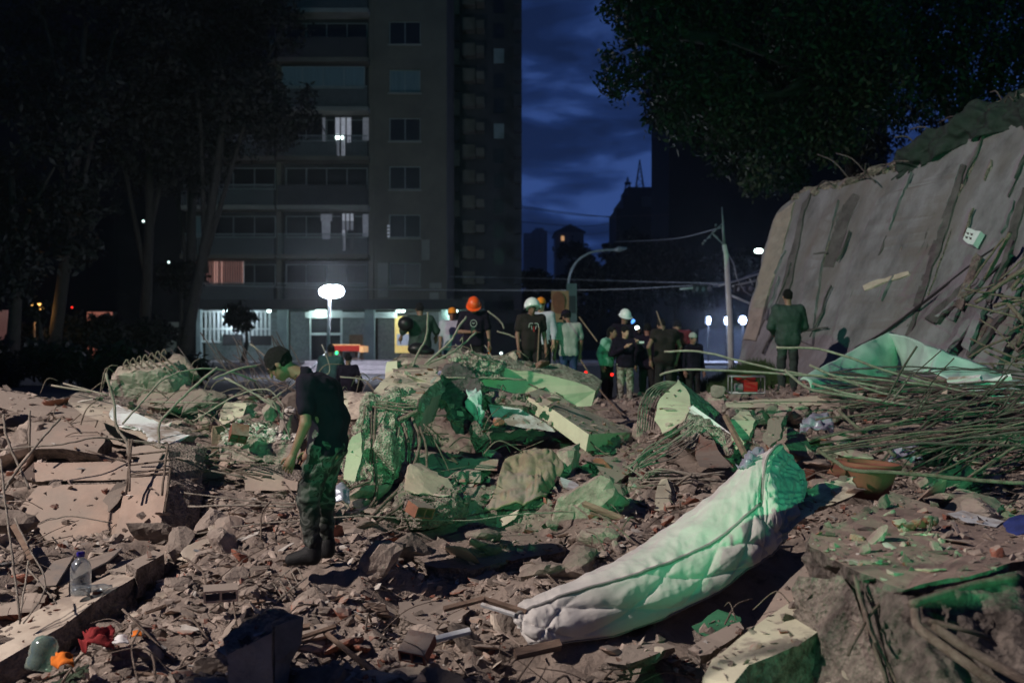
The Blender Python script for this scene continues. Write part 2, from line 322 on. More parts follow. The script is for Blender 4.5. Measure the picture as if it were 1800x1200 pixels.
# ------------------------------------------------------------------ broken slabs, rocks, rods
from mathutils.geometry import tessellate_polygon
def jag(pts, step, amt, edges=None, rs=None):
    """resample a closed outline, jittering the broken edges"""
    rs = rs or random.Random(1); o = []; n = len(pts)
    c = sum(pts, Vector())/n; nrm = Vector()
    for i in range(n): nrm += (pts[i]-c).cross(pts[(i+1) % n]-c)
    nrm.normalize()
    for i in range(n):
        a, b = pts[i], pts[(i+1) % n]; o.append(a)
        if edges is not None and i not in edges: continue
        L_ = (b-a).length; k = max(1, int(L_/step)); d = (b-a).normalized(); s = d.cross(nrm); w = 0
        for j in range(1, k):
            w = w*.5+rs.uniform(-1, 1)*amt
            o.append(a.lerp(b, (j+rs.uniform(-.25, .25))/k)+s*w)
    return o, nrm
def prism(pts, ext, mats, step=.09, amt=.025, edges=None, seed=1, rings=3, rough=.02, pit=0, disp=0, dsc=5):
    rs = random.Random(seed); pts = [Vector(p) for p in pts]
    out_, nrm = jag(pts, step, amt, edges, rs); n = len(out_); ext = Vector(ext); c = sum(out_, Vector())/n
    v = []; f = []; m = []
    br = None if edges is None else edges
    for r in range(rings+1):
        t = r/rings
        for p in out_:
            q = p+ext*t
            if 0 < r: q = q+Vector((rs.uniform(-1, 1), rs.uniform(-1, 1), rs.uniform(-1, 1)))*rough+(c-p).normalized()*rough*rs.uniform(-.6, 1.2)*(1 if r < rings else 1.5)
            v.append(q)
    for r in range(rings):
        for i in range(n):
            j = (i+1) % n; f.append((r*n+i, r*n+j, (r+1)*n+j, (r+1)*n+i)); m.append(1)
    for tri in tessellate_polygon([out_]): f.append(tuple(tri)); m.append(0)
    for tri in tessellate_polygon([[p for p in v[rings*n:]]]): f.append(tuple(x+rings*n for x in reversed(tri))); m.append(1)
    me_ = me('slab', v, f, mats, m); bm = bmesh.new(); bm.from_mesh(me_); bmesh.ops.recalc_face_normals(bm, faces=bm.faces)
    if disp:   # break the faces up: subdivide, then push in and out along the normals
        bmesh.ops.triangulate(bm, faces=bm.faces)
        for _ in range(5):
            ed = [e for e in bm.edges if e.calc_length() > .05]
            if not ed or len(bm.verts) > 9000: break
            bmesh.ops.subdivide_edges(bm, edges=ed, cuts=1); bmesh.ops.triangulate(bm, faces=bm.faces)
        bm.normal_update(); P0 = np.array([v_.co[:] for v_ in bm.verts]); Nn = np.array([v_.normal[:] for v_ in bm.verts]); P0 = P0+Nn*(disp*(ridge(P0, dsc, 4, seed)-.2)+disp*.5*fbm(P0, dsc*3, 3, seed+1))[:, None]
        for v_, p_ in zip(bm.verts, P0): v_.co = p_
    bm.to_mesh(me_); bm.free(); return me_
SUPPORT = []    # meshes (world space) that loose rubble may come to rest on
def slab(name, pts, ext, mats, label, cat='slab', group=None, support=True, **k):
    m = prism(pts, ext, mats, **k); m.name = name
    if support:
        m.calc_loop_triangles(); SUPPORT.append(([v.co.copy() for v in m.vertices], [tuple(t.vertices) for t in m.loop_triangles]))
    return link(name, m, label=label, cat=cat, group=group)
_ico = {}
def ico(sub):
    if sub not in _ico:
        bm = bmesh.new(); bmesh.ops.create_icosphere(bm, subdivisions=sub, radius=1); bm.verts.ensure_lookup_table()
        _ico[sub] = (np.array([v.co[:] for v in bm.verts]), np.array([[v.index for v in f.verts] for f in bm.faces])); bm.free()
    return _ico[sub]
def rockmesh(c, rad, seed, sub=4, planes=14, rough=.06, fs=2.5, rot=None, mats='concrete_chunk', smooth=False, fine=.02):
    r = np.random.default_rng(seed); d, f = ico(sub)
    pn = r.normal(size=(planes, 3)); pn /= np.linalg.norm(pn, axis=1)[:, None]; ph = r.uniform(.5, .9, planes)
    dots = d @ pn.T; rr = np.where(dots > .05, ph/np.maximum(dots, .05), 9).min(1); rr = np.minimum(rr, 1.15)
    v = d*rr[:, None]; v = v*(1+rough*fbm(d+seed, fs, 4, seed))[:, None]; v = v*(1+fine*ridge(d*3+seed, 4, 3, seed+5))[:, None]
    v = v*np.array(rad)
    M = Matrix.Rotation(rot if rot is not None else r.uniform(0, 6), 3, 'Z') @ Matrix.Rotation(r.uniform(-.3, .3), 3, 'X')
    v = v @ np.array(M).T+np.array(c); return me_np('rock', v, f, mats, smooth)
def rock(name, c, rad, seed, label, cat='rubble', group=None, support=True, **k):
    m = rockmesh(c, rad, seed, **k); m.name = name
    if support: m.calc_loop_triangles(); SUPPORT.append(([v.co.copy() for v in m.vertices], [tuple(t.vertices) for t in m.loop_triangles]))
    return link(name, m, label=label, cat=cat, group=group)
def rod(pts, r=.009, m='rebar', label='bent rusty rebar sticking out of the rubble', group='rebar rods in the rubble', k=5, n=6, name='rebar', parent=None, wob=0.004):
    c = catmull(pts, k); rs = random.Random(len(c)*7+int(abs(c[0].x)*100))
    c = [p+Vector((rs.uniform(-1, 1), rs.uniform(-1, 1), rs.uniform(-1, 1)))*wob for p in c]
    v, f = tube(c, r, n); mm = me(name, v, f, m, smooth=True)
    if parent is not None: return link(name, mm, parent)
    return link(name, mm, label=label, cat='rebar', group=group)
# ------------------------------------------------------------------ signed-distance bodies -> smooth meshes (surface nets)
def smin(a, b, k): h = np.clip(.5+.5*(b-a)/k, 0, 1); return b*(1-h)+a*h-k*h*(1-h)
class Cap:
    def __init__(s, a, b, ra, rb, k=.03): s.a, s.b, s.ra, s.rb, s.k = np.array(a, float), np.array(b, float), ra, rb, k
    def box(s): r = max(s.ra, s.rb); return np.minimum(s.a, s.b)-r, np.maximum(s.a, s.b)+r
    def ev(s, p):
        ab = s.b-s.a; t = np.clip(((p-s.a) @ ab)/max(ab @ ab, 1e-9), 0, 1)
        q = p-s.a-t[:, None]*ab; return np.sqrt((q*q).sum(1))-(s.ra+(s.rb-s.ra)*t)
class Ell:
    def __init__(s, c, r, R=None, k=.02): s.c, s.r, s.R, s.k = np.array(c, float), np.array(r, float), (np.eye(3) if R is None else np.array(R)), k
    def box(s): m = s.r.max(); return s.c-m, s.c+m
    def ev(s, p): q = ((p-s.c) @ s.R)/s.r; n = np.sqrt((q*q).sum(1)); return (n-1)*s.r.min()*np.where(n > 1, 1.15, 1)
class Cut:   # keep the side where dot(p-c, n) < 0, applied to everything before it
    def __init__(s, c, n): s.c = np.array(c, float); n = np.array(n, float); s.n = n/np.linalg.norm(n)
def nets(prims, res, noise=None, shell=None):
    P_ = [q for q in prims if not isinstance(q, Cut)]
    lo = np.min([q.box()[0] for q in P_], 0)-res*3; hi = np.max([q.box()[1] for q in P_], 0)+res*3
    n = np.ceil((hi-lo)/res).astype(int)+1
    ax = [lo[i]+np.arange(n[i])*res for i in range(3)]
    g = np.stack(np.meshgrid(*ax, indexing='ij'), -1).reshape(-1, 3); F = np.full(len(g), 9.)
    for q in prims:
        if isinstance(q, Cut): F = np.maximum(F, (g-q.c) @ q.n); continue
        b0, b1 = q.box(); mrg = .09; sel = np.all((g > b0-mrg) & (g < b1+mrg), 1); d = np.full(len(g), 9.)
        if sel.any():
            d = q.ev(g[sel]); F[sel] = smin(F[sel], d, q.k)
    if noise is not None:
        sel = np.abs(F) < .06; F[sel] += noise(g[sel])
    F = F.reshape(n)
    s = F < 0; nx, ny, nz_ = n
    cs = np.zeros((nx-1, ny-1, nz_-1), int)
    for a in (0, 1):
        for b in (0, 1):
            for c in (0, 1): cs += s[a:nx-1+a, b:ny-1+b, c:nz_-1+c]
    act = (cs > 0) & (cs < 8); idx = -np.ones(act.shape, int); idx[act] = np.arange(act.sum())
    ci = np.argwhere(act); acc = np.zeros((len(ci), 3)); cnt = np.zeros(len(ci))
    C = [(a, b, c) for a in (0, 1) for b in (0, 1) for c in (0, 1)]
    for u in C:
        for w in C:
            if sum(abs(u[i]-w[i]) for i in range(3)) == 1 and u < w:
                f0 = F[ci[:, 0]+u[0], ci[:, 1]+u[1], ci[:, 2]+u[2]]; f1 = F[ci[:, 0]+w[0], ci[:, 1]+w[1], ci[:, 2]+w[2]]
                x = (f0 < 0) != (f1 < 0); t = np.where(x, f0/np.where(x, f0-f1, 1), 0)
                pt = np.array(u)+t[:, None]*(np.array(w)-np.array(u)); acc += pt*x[:, None]; cnt += x
    v = lo+(ci+acc/np.maximum(cnt, 1)[:, None])*res
    fs = []
    for A in range(3):
        B, Cc = (A+1) % 3, (A+2) % 3
        sl0 = [slice(None)]*3; sl1 = [slice(None)]*3; sl0[A] = slice(0, n[A]-1); sl1[A] = slice(1, n[A])
        s0 = s[tuple(sl0)]; s1 = s[tuple(sl1)]; e_ = np.argwhere(s0 != s1)
        e_ = e_[(e_[:, B] > 0) & (e_[:, B] < n[B]-1) & (e_[:, Cc] > 0) & (e_[:, Cc] < n[Cc]-1)]
        inside0 = s0[e_[:, 0], e_[:, 1], e_[:, 2]]
        def gi(db, dc): q = e_.copy(); q[:, B] -= db; q[:, Cc] -= dc; return idx[q[:, 0], q[:, 1], q[:, 2]]
        quad = np.stack([gi(1, 1), gi(0, 1), gi(0, 0), gi(1, 0)], 1); quad[~inside0] = quad[~inside0][:, ::-1]; fs.append(quad)
    f = np.concatenate(fs); f = f[(f >= 0).all(1)]; return v, f
def smooth_np(v, f, it=2, lam=.5):
    for _ in range(it):
        acc = np.zeros_like(v); cnt = np.zeros(len(v))
        for k in range(4):
            a, b = f[:, k], f[:, (k+1) % 4]; np.add.at(acc, a, v[b]); np.add.at(cnt, a, 1); np.add.at(acc, b, v[a]); np.add.at(cnt, b, 1)
        v = v+lam*(acc/np.maximum(cnt, 1)[:, None]-v)
    return v
def sdf_mesh(name, prims, res, mats, noise=None, it=2):
    v, f = nets(prims, res, noise); v = smooth_np(v, f, it); return me_np(name, v, f, mats, smooth=True)
def folds(amp, sc=7, seed=0, stretch=(1, 1, .7)):
    return lambda p: amp*ridge(p*np.array(stretch), sc, 2, seed)+amp*.5*fbm(p, sc*2, 2, seed+3)
def basis(fwd, up=(0, 0, 1)):
    f = np.array(fwd, float); f /= np.linalg.norm(f); x = np.cross(f, up); x /= np.linalg.norm(x); u = np.cross(x, f); return np.stack([x, f, u], 1)
STAND = dict(ankL=(.10, 0, .09), ankR=(-.10, 0, .09), kneeL=(.10, -.02, .49), kneeR=(-.10, -.02, .49), hipL=(.085, 0, .93), hipR=(-.085, 0, .93),
             waist=(0, 0, 1.10), chest=(0, .01, 1.30), neck=(0, .02, 1.45), head=(0, -.01, 1.60), look=(0, -1, -.1),
             shL=(.185, .01, 1.41), shR=(-.185, .01, 1.41), elL=(.235, .03, 1.13), elR=(-.235, .03, 1.13), wrL=(.245, -.05, .89), wrR=(-.245, -.05, .89),
             toeL=(.13, -.17, .04), toeR=(-.13, -.17, .04))
def hand_mesh(mb, wr, el, curl, side, s=1):
    """palm and five bent fingers rooted at the wrist"""
    wr = Vector(wr); d = (wr-Vector(el)).normalized(); x = Vector((side, 0, 0)); x = (x-d*x.dot(d)); x = (x if x.length > .1 else Vector((0, -1, 0))).normalized()
    fw = Vector((0, -1, 0)); fw = (fw-d*fw.dot(d)); fw = (fw if fw.length > .1 else Vector((0, 0, 1))).normalized()
    inn = -x; c = wr+d*.045
    mb.tube([wr-d*.02, wr+d*.02, wr+d*.06, wr+d*.092], [.026*s, .032*s, .040*s, .034*s], 8)
    for i, (o, l) in enumerate([(-.030, .062), (-.010, .074), (.011, .080), (.031, .074)]):
        b = wr+d*.078+fw*o*-1; d2 = (d+inn*curl*.5).normalized(); d3 = (d+inn*curl*1.4).normalized(); d4 = (d*.6+inn*curl*2).normalized()
        p1 = b+d2*l*.42; p2 = p1+d3*l*.33; p3 = p2+d4*l*.25
        mb.tube([b-d*.02, b, p1, p2, p3], [.009*s, .0095*s, .009*s, .008*s, .006*s], 6)
    b = wr+d*.03+fw*.028; p1 = b+(d*.55+fw*.6+inn*.3).normalized()*.035; p2 = p1+(d*.8+fw*.2+inn*.4).normalized()*.03; p3 = p2+(d+inn*.3).normalized()*.02
    mb.tube([b-fw*.02, b, p1, p2, p3], [.012*s, .012*s, .0105*s, .0095*s, .006*s], 6)
def person(loc, yaw, label, pose=None, res=.0155, scale=1, top='shirt_black', legs='trouser_dark', skin='skin', sleeve=.55, hair='hair', shoe='shoe',
           hat=None, bulk=1., hood=False, curl=.35, fold=.006, coat=False, group=None, longhair=False, amp=1, lw=1.):
    J = {k: np.array(v, float) for k, v in dict(STAND, **(pose or {})).items()}
    r = root('person', loc, label, 'person', group, yaw); r.scale = (scale,)*3; B = bulk
    h = J['head']; R = basis(J['look']); up = R[:, 2]; fw = R[:, 1]; sx = R[:, 0]; sd = random.randint(0, 999)
    waist, chest, neck = J['waist'], J['chest'], J['neck']
    hipc = (J['hipL']+J['hipR'])/2; shx = (J['shL']-J['shR']); shx /= np.linalg.norm(shx); spine = (neck-hipc)/np.linalg.norm(neck-hipc)
    def torso(g, c=.0):
        o = [Cap(hipc-shx*.06, hipc+shx*.06, .105*B+g, .105*B+g, .05), Cap(hipc-shx*.055, waist-shx*.05, .10*B+g, .095*B+g, .05), Cap(hipc+shx*.055, waist+shx*.05, .10*B+g, .095*B+g, .05)]
        o += [Cap(waist-shx*.05, chest-shx*.075, .095*B+g, .108*B+g, .05), Cap(waist+shx*.05, chest+shx*.075, .095*B+g, .108*B+g, .05)]
        o += [Cap(chest-shx*.08, J['shR']+shx*.045-spine*.03, .10*B+g, .062+g, .05), Cap(chest+shx*.08, J['shL']-shx*.045-spine*.03, .10*B+g, .062+g, .05)]
        o += [Cap(J['shR'], J['shL'], .055+g, .055+g, .045)]; return o
    body = torso(0)
    body += [Cap(neck-spine*.03, h-up*.05-fw*.015, .058, .052, .03)]
    for s in 'LR':
        body += [Cap(J['sh'+s], J['el'+s], .050, .040, .03), Cap(J['el'+s], J['wr'+s], .040, .026, .02),
                 Cap(J['hip'+s], J['knee'+s], .080, .055, .04), Cap(J['knee'+s], J['ank'+s], .052, .036, .02), Cap(J['ank'+s]-[0, 0, .02], J['toe'+s]+(J['ank'+s]-J['toe'+s])*.1, .034, .022, .02)]
    body += [Ell(h+up*.025-fw*.012, (.073, .094, .098), R, .02), Ell(h-up*.045+fw*.028, (.055, .062, .062), R, .03), Cap(h-up*.090+fw*.058, h-up*.088+fw*.062, .020, .02, .03),
             Cap(h+up*.018+fw*.083, h-up*.022+fw*.112, .008, .014, .012), Cap(h+up*.03+fw*.074-sx*.03, h+up*.03+fw*.074+sx*.03, .014, .014, .02),
             Cap(h-up*.055+fw*.090-sx*.014, h-up*.055+fw*.090+sx*.014, .009, .009, .01),
             Ell(h-up*.005-sx*.076, (.010, .020, .032), R, .008), Ell(h-up*.005+sx*.076, (.010, .020, .032), R, .008)]
    v, f = nets(body, res); v = smooth_np(v, f, 1); mb = MB()
    hand_mesh(mb, J['wrL'], J['elL'], curl, 1); hand_mesh(mb, J['wrR'], J['elR'], curl, -1)
    off = len(v); fl = [tuple(q) for q in f.tolist()]+[tuple(i+off for i in q) for q in mb.f]
    bm_ = me('person_body', [tuple(p) for p in v.tolist()]+[tuple(p) for p in mb.v], fl, skin, smooth=True); lpart('body', bm_, r)
    # clothes
    hemd = spine
    hem = hipc-spine*(.07 if not coat else .16); g = .014 if not coat else .03
    tp = torso(g+.004); tp += [Cut(hem, -hemd)]
    for s, sg in (('L', 1), ('R', -1)):
        a, b = J['sh'+s], J['el'+s]; d = (b-a)/np.linalg.norm(b-a)
        if sleeve <= 1:
            e_ = a+(b-a)*sleeve; cc = [Cap(a, e_, .063+g, .068+g*.5, .03)]
        else:
            w_ = J['wr'+s]; e_ = b+(w_-b)*(sleeve-1); cc = [Cap(a, b, .062+g, .053+g, .03), Cap(b, e_, .053+g, .037+g, .02)]
        tp += cc
    tp += [Cap(neck-spine*.05, neck-spine*.012, .078, .066, .03)]
    if hood: tp += [Ell(neck-fw*.07-spine*.01, (.10, .07, .07), R, .03)]
    lpart('hoodie' if hood else ('jacket' if coat else 'shirt'), sdf_mesh('top', tp, res, top, folds(fold*amp, 9, sd)), r)
    lg = [Cap(hipc-shx*.06, hipc+shx*.06, .118*B, .118*B, .04), Cap(hipc-shx*.04, hipc-shx*.04+spine*.08, .112*B, .108*B, .04), Cap(hipc+shx*.04, hipc+shx*.04+spine*.08, .112*B, .108*B, .04)]
    for s in 'LR':
        lg += [Cap(J['hip'+s], J['knee'+s], .098*lw, .078*lw, .035), Cap(J['knee'+s], J['ank'+s]+[0, 0, .015], .075*lw, .066, .03)]
    lpart('trousers', sdf_mesh('trousers', lg, res, legs, folds(fold*1.3*amp, 10, sd+9, (1, 1, 1.6))), r)
    for s in 'LR':
        a, t = J['ank'+s], J['toe'+s]
        sh = [Cap(a+[0, 0, .03], a-[0, 0, .035], .056, .056, .03), Cap((a[0], a[1], t[2]+.012), t+[0, 0, .006], .054, .046, .03), Cap(a, t+(a-t)*.35, .050, .045, .03), Cut((0, 0, min(t[2], a[2]-.05)-.035), (0, 0, -1))]
        lpart('shoe', sdf_mesh('shoe', sh, res, shoe), r)
    if hair and hat != 'full':
        hp = [Ell(h+up*.034-fw*.014, (.081, .106, .103), R, .02), Cut(h+fw*.075+up*.02, fw*.9-up*.45), Cut(h-up*.050, -up*.75+fw*.6)]
        if longhair: hp = [Ell(h+up*.035-fw*.018, (.082, .103, .102), R, .02), Cut(h+fw*.045+up*.005, fw*.9-up*.3), Cap(h-fw*.06, h-fw*.07-up*.2, .075, .05, .03)]
        lpart('hair', sdf_mesh('hair', hp, res*.8, hair, lambda p: .006*fbm(p, 55, 2, 3)), r)
    if hat in ('hard_white', 'hard_orange'):
        m_h = 'helmet_white' if hat == 'hard_white' else 'helmet_orange'
        hp = [Ell(h+up*.045, (.112, .135, .125), R, .02), Cut(h+up*.025, -up)]; hm = lpart('helmet', sdf_mesh('helmet', hp, res*.7, m_h), r)
        v = []; f = []; K = 28
        for i in range(K):
            a = 2*math.pi*i/K; w = .018+.035*max(0, math.cos(a)); c0 = h+up*.03+sx*math.sin(a)*.110+fw*math.cos(a)*.133; o_ = sx*math.sin(a)+fw*math.cos(a)
            v += [c0+up*.004, c0+o_*w-up*.004, c0+o_*w-up*.010, c0-up*.006]
        for i in range(K):
            j = (i+1) % K
            for q in range(4): f.append((i*4+q, i*4+(q+1) % 4, j*4+(q+1) % 4, j*4+q))
        lpart('brim', me('brim', v, f, m_h), r)
    if hat == 'moto_white':
        hp = [Ell(h+up*.03-fw*.005, (.135, .155, .145), R, .02), Cut(h+fw*.06+up*.035, fw*.75-up*.62), Cut(h-up*.085, -up)]
        lpart('helmet', sdf_mesh('helmet', hp, res*.7, 'helmet_white'), r)
        for sg in (-1, 1):
            lpart('strap_vent', sdf_mesh('vent', [Ell(h+sx*sg*.125-up*.01+fw*.03, (.018, .02, .02), R)], .006, 'black_plastic'), r)
    if hat and hat.startswith('cap'):
        m_h = {'cap_orange': 'cap_orange', 'cap_black': 'shirt_black', 'cap_knit': 'shirt_grey'}[hat]
        hp = [Ell(h+up*.045-fw*.012, (.090, .110, .098), R, .02), Cut(h+up*.02, -up)]; lpart('cap', sdf_mesh('cap', hp, res*.7, m_h), r)
        if hat != 'cap_knit': lpart('peak', sdf_mesh('peak', [Ell(h+up*.035+fw*.11, (.07, .065, .012), R)], res*.6, m_h), r)
    if hat == 'full':
        lpart('helmet', sdf_mesh('helmet', [Ell(h+up*.02, (.13, .15, .15), R)], res, 'black_plastic'), r)
    return r, J, R
# ------------------------------------------------------------------ ground
YB = np.array([0, 3, 5, 6, 7, 7.6, 8.4, 10, 12, 14, 16, 18, 20, 21.5, 24]); ZB = np.array([-.6, -.5, -.42, -.3, .0, .1, .14, .26, .46, .66, .74, .68, .60, .55, .45])
def bump_(x, y, cx, cy, r, h, ry=None): return h*np.exp(-(((x-cx)/r)**2+((y-cy)/(ry or r))**2))
def H(x, y, fine=True):
    x = np.asarray(x, float); y = np.asarray(y, float); z = np.interp(y, YB, ZB)
    z = z+bump_(x, y, 6.2, 13.2, 2.4, .42, 2.2)+bump_(x, y, 3.2, 5.2, 1.3, .38, 1.0)+bump_(x, y, -1.3, 5.2, .9, .34, .6)+bump_(x, y, -5, 10.5, 2.2, .15)
    z = z+bump_(x, y, -.1, 10.3, 1.0, .15)-bump_(x, y, 1.7, 6.9, .9, .28, .6)-bump_(x, y, -.4, 7.0, .8, .10, .45)-bump_(x, y, -4.6, 7.0, 1.6, .05)
    z = z-bump_(x, y, 1.2, 14.2, 1.2, .22)+bump_(x, y, -5.6, 15.5, 2, .2)+bump_(x, y, 9.5, 19, 4, 1.1, 4)
    p = np.stack([x, y, 0*x], -1).reshape(-1, 3); f = np.clip((21.5-y)/2, 0, 1)
    z = z+(.10*fbm(p, .8, 3, 1)).reshape(x.shape)*f
    if fine: z = z+((.045*ridge(p, 2.6, 3, 5))+(.030*fbm(p, 8, 3, 9))).reshape(x.shape)*f
    return z
def hz(x, y): return float(H(np.array([x]), np.array([y]), False)[0])
def gnd(px, py0=None, d=None, dz=0):
    """a point on the rubble under pixel column px at distance d"""
    x = (px-900)/FPX*d; return Vector((x, d, hz(x, d)+dz))
NY, NX = 430, 430
ys = 2.4*(24.5/2.4)**(np.arange(NY)/(NY-1)); us = np.linspace(-1, 1, NX)
X = (us[None, :]*.62+us[None, :]**5*.25)*ys[:, None]+us[None, :]**3*2.5; Y = np.repeat(ys[:, None], NX, 1); Z = H(X, Y)
ii = np.arange(NY*NX).reshape(NY, NX); q = np.stack([ii[:-1, :-1], ii[:-1, 1:], ii[1:, 1:], ii[1:, :-1]], -1).reshape(-1, 4)
TV = np.stack([X, Y, Z], -1).reshape(-1, 3)
GROUND = link('rubble_ground', me_np('rubble_ground', TV, q, 'rubble_soil', smooth=True), kind='structure')
def sheet(name, x0, x1, y0, y1, z, m): return link(name, me(name, [(x0, y0, z), (x1, y0, z), (x1, y1, z), (x0, y1, z)], [(0, 1, 2, 3)], m), kind='structure')
sheet('ground', -900, 900, -60, 1500, -.9, 'asphalt')
mb = MB(); mb.box(-500, 500, 21.3, 1200, .40, .56); link('street', mb.mesh('street', 'asphalt'), kind='structure')
mb = MB(); mb.box(-30, 60, 51, 60, .561, .70); link('pavement', mb.mesh('pavement', 'pavement'), kind='structure')
# ------------------------------------------------------------------ apartment block across the street
BD = 58.0; K_ = BD/FPX
def bx(px): return (px-900)*K_
def bz(py): return CAMZ-(py-600)*K_
bl = root('apartment_building', (bx(560), BD, .56), 'grey apartment block with balconies, lit lobby and two lit flats behind the flood lamp', 'building')
FL = [541-85*k for k in range(0, 11)]     # slab pixel rows
mb = MB()
# window wall with real openings
WX = (655, 785)
for k in range(11):
    t, b = FL[k]-85, FL[k]; wt, wb = t+6+0, t+46
    if k == 0: pass
    mb.box(bx(655), bx(684), BD, BD+.4, bz(b), bz(t)); mb.box(bx(739), bx(785), BD, BD+.4, bz(b), bz(t))
    mb.box(bx(684), bx(739), BD, BD+.4, bz(b), bz(wb)); mb.box(bx(684), bx(739), BD, BD+.4, bz(wt), bz(t))
link('wall', mb.mesh('wall', 'facade'), bl)
mb = MB()
for px in (333, 491, 653): mb.box(bx(px)-.14, bx(px)+.14, BD-.12, BD+2.2, bz(541), bz(-330))
mb.box(bx(785)-.25, bx(785), BD+.41, BD+12, bz(541), bz(-330)); mb.box(bx(325), bx(785), BD+2.6, BD+2.9, .56, bz(-330)); 
link('side_wall', mb.mesh('side_wall', 'facade'), bl)
mb = MB(); mb.box(bx(200), bx(322), BD+.3, BD+12, .56, bz(-330)); link('dark_wing', mb.mesh('dark_wing', 'far_dark'), bl)
def window_at(px0, px1, py0, py1, y, pane='window_glass', nb=1, par=None, fr='window_frame', th=.05):
    m_ = MB(); x0, x1, z0, z1 = bx(px0), bx(px1), bz(py1), bz(py0); t = th
    m_.box(x0, x1, y, y+.08, z0, z0+t); m_.box(x0, x1, y, y+.08, z1-t, z1); m_.box(x0, x0+t, y, y+.08, z0+t, z1-t); m_.box(x1-t, x1, y, y+.08, z0+t, z1-t)
    for i in range(1, nb+1):
        xm = x0+(x1-x0)*i/(nb+1); m_.box(xm-t/2, xm+t/2, y-.005, y+.07, z0+t, z1-t)
    w = link('window', m_.mesh('window', fr), par or bl)
    for i in range(nb+1):
        a = x0+(x1-x0)*i/(nb+1)+t*.5; b = x0+(x1-x0)*(i+1)/(nb+1)-t*.5
        p_ = MB(); p_.box(a, b, y+.03+.004*i, y+.045+.004*i, z0+t, z1-t); link('pane', p_.mesh('pane', pane if isinstance(pane, str) else pane[i]), w)
    return w
for k in range(1, 8):
    t = FL[k]-85+6+85; t = FL[k-1]-85+6
    window_at(684, 739, t, t+40, BD+.16, 'window_curtained' if k == 5 else 'window_glass', 1)
    m_ = MB(); m_.box(bx(682), bx(741), BD-.12, BD-.002, bz(t+44), bz(t+41)); link('window_sill', m_.mesh('sill', 'facade_pale'), bl)
for k in range(0, 11):
    for (a, b) in ((326, 489), (493, 651)):
        m_ = MB(); m_.box(bx(a), bx(b), BD-1.0, BD+2.6, bz(FL[k])-.02, bz(FL[k])+.22)
        link('balcony_slab', m_.mesh('slab', 'facade_pale' if k % 2 == 0 else 'facade'), bl)
        if k > 8: continue
        m_ = MB(); zt = bz(FL[k]-41); z0 = bz(FL[k])+.22; n = 46
        for i in range(n+1):
            x = bx(a)+.1+(bx(b)-bx(a)-.2)*i/n; m_.box(x-.014, x+.014, BD-.95, BD-.92, z0, zt)
        m_.box(bx(a)+.05, bx(b)-.05, BD-.97, BD-.90, zt, zt+.05)
        if not (k % 3 == 2 and a > 400): tag(link('balcony_railing', m_.mesh('railing', 'window_frame'), bl), kind='stuff')
        else:
            m_ = MB(); m_.box(bx(a)+.05, bx(b)-.05, BD-.97, BD-.88, z0, zt+.02); link('balcony_parapet', m_.mesh('parapet', 'facade_dark'), bl)
        t = FL[k]-77
        if a > 400:
            pn = 'window_glass'
            window_at(a+8, b-6, t, t+38, BD+.2 if k != 4 else BD-.85, 'window_curtained' if k == 4 else pn, 3)
        else: window_at(a+8, b-6, t, t+38, BD+.2, ('window_curtained', 'window_glass', 'window_glass', 'window_glass') if k == 1 else 'window_glass', 3)
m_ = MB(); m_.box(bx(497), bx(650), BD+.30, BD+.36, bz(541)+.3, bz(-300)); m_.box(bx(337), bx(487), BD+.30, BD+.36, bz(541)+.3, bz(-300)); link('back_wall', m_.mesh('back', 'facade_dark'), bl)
def glow(px0, px1, py0, py1, y, m, name='lit_window', par=None, th=.04):
    q_ = MB(); q_.box(bx(px0), bx(px1), y, y+th, bz(py1), bz(py0)); return link(name, q_.mesh(name, m), par or bl)
# lit flats
for (a, b, c, d, m) in ((566, 571, 206, 248, 'lit_room_dim'), (589, 617, 206, 250, 'lit_room'), (592, 606, 250, 273, 'lit_room'), (637, 648, 206, 246, 'lit_room_dim'),
                        (563, 583, 376, 388, 'lit_room_dim'), (601, 621, 375, 388, 'lit_room'), (601, 621, 389, 404, 'lit_room_dim'), (601, 607, 404, 440, 'lit_room'), (637, 647, 376, 415, 'lit_room_dim'), (612, 617, 425, 440, 'lit_curtain'),
                        (565, 580, 388, 420, 'lit_room_dim')):
    glow(a, b, c, d, BD+.12, m)
for (a, b, c, d) in ((588, 618, 205, 274), (600, 622, 374, 441)):
    q_ = MB()
    for i in range(4): x = bx(a)+(bx(b)-bx(a))*i/3; q_.box(x-.035, x+.035, BD+.04, BD+.09, bz(d), bz(c))
    link('door_frame', q_.mesh('frame', 'facade_dark'), bl); q_ = MB()
    for i in range(8): x = bx(a)+(bx(b)-bx(a))*(i+.5)/8; q_.box(x-.018, x+.018, BD-.4, BD-.37, bz(d), bz(d-26))
    link('door_grille', q_.mesh('grille', 'facade_dark'), bl)
glow(589, 603, 239, 244, BD+.07, 'lamp_glow_soft', 'ceiling_lamp')
for i in range(4): glow(681, 685, 396+i*6, 399+i*6, BD-.05, 'lit_room', 'lit_window')
for i in range(22):
    x = 337+i*4.2; glow(x, x+2.6, 459, 499, BD+.12+.01*(i % 3), 'lit_curtain_bright' if i in (9, 10, 12, 21) else 'lit_curtain', 'curtain')
glow(427, 428.5, 459, 499, BD+.08, 'frame_white', 'window_frame')
for (a, b, c, d) in ((741, 755, 421, 457), (664, 682, 462, 522), (755, 776, 497, 507), (755, 771, 514, 532)): glow(a, b, c, d, BD-.03, 'facade_pale', 'repaired_plaster', th=.028)
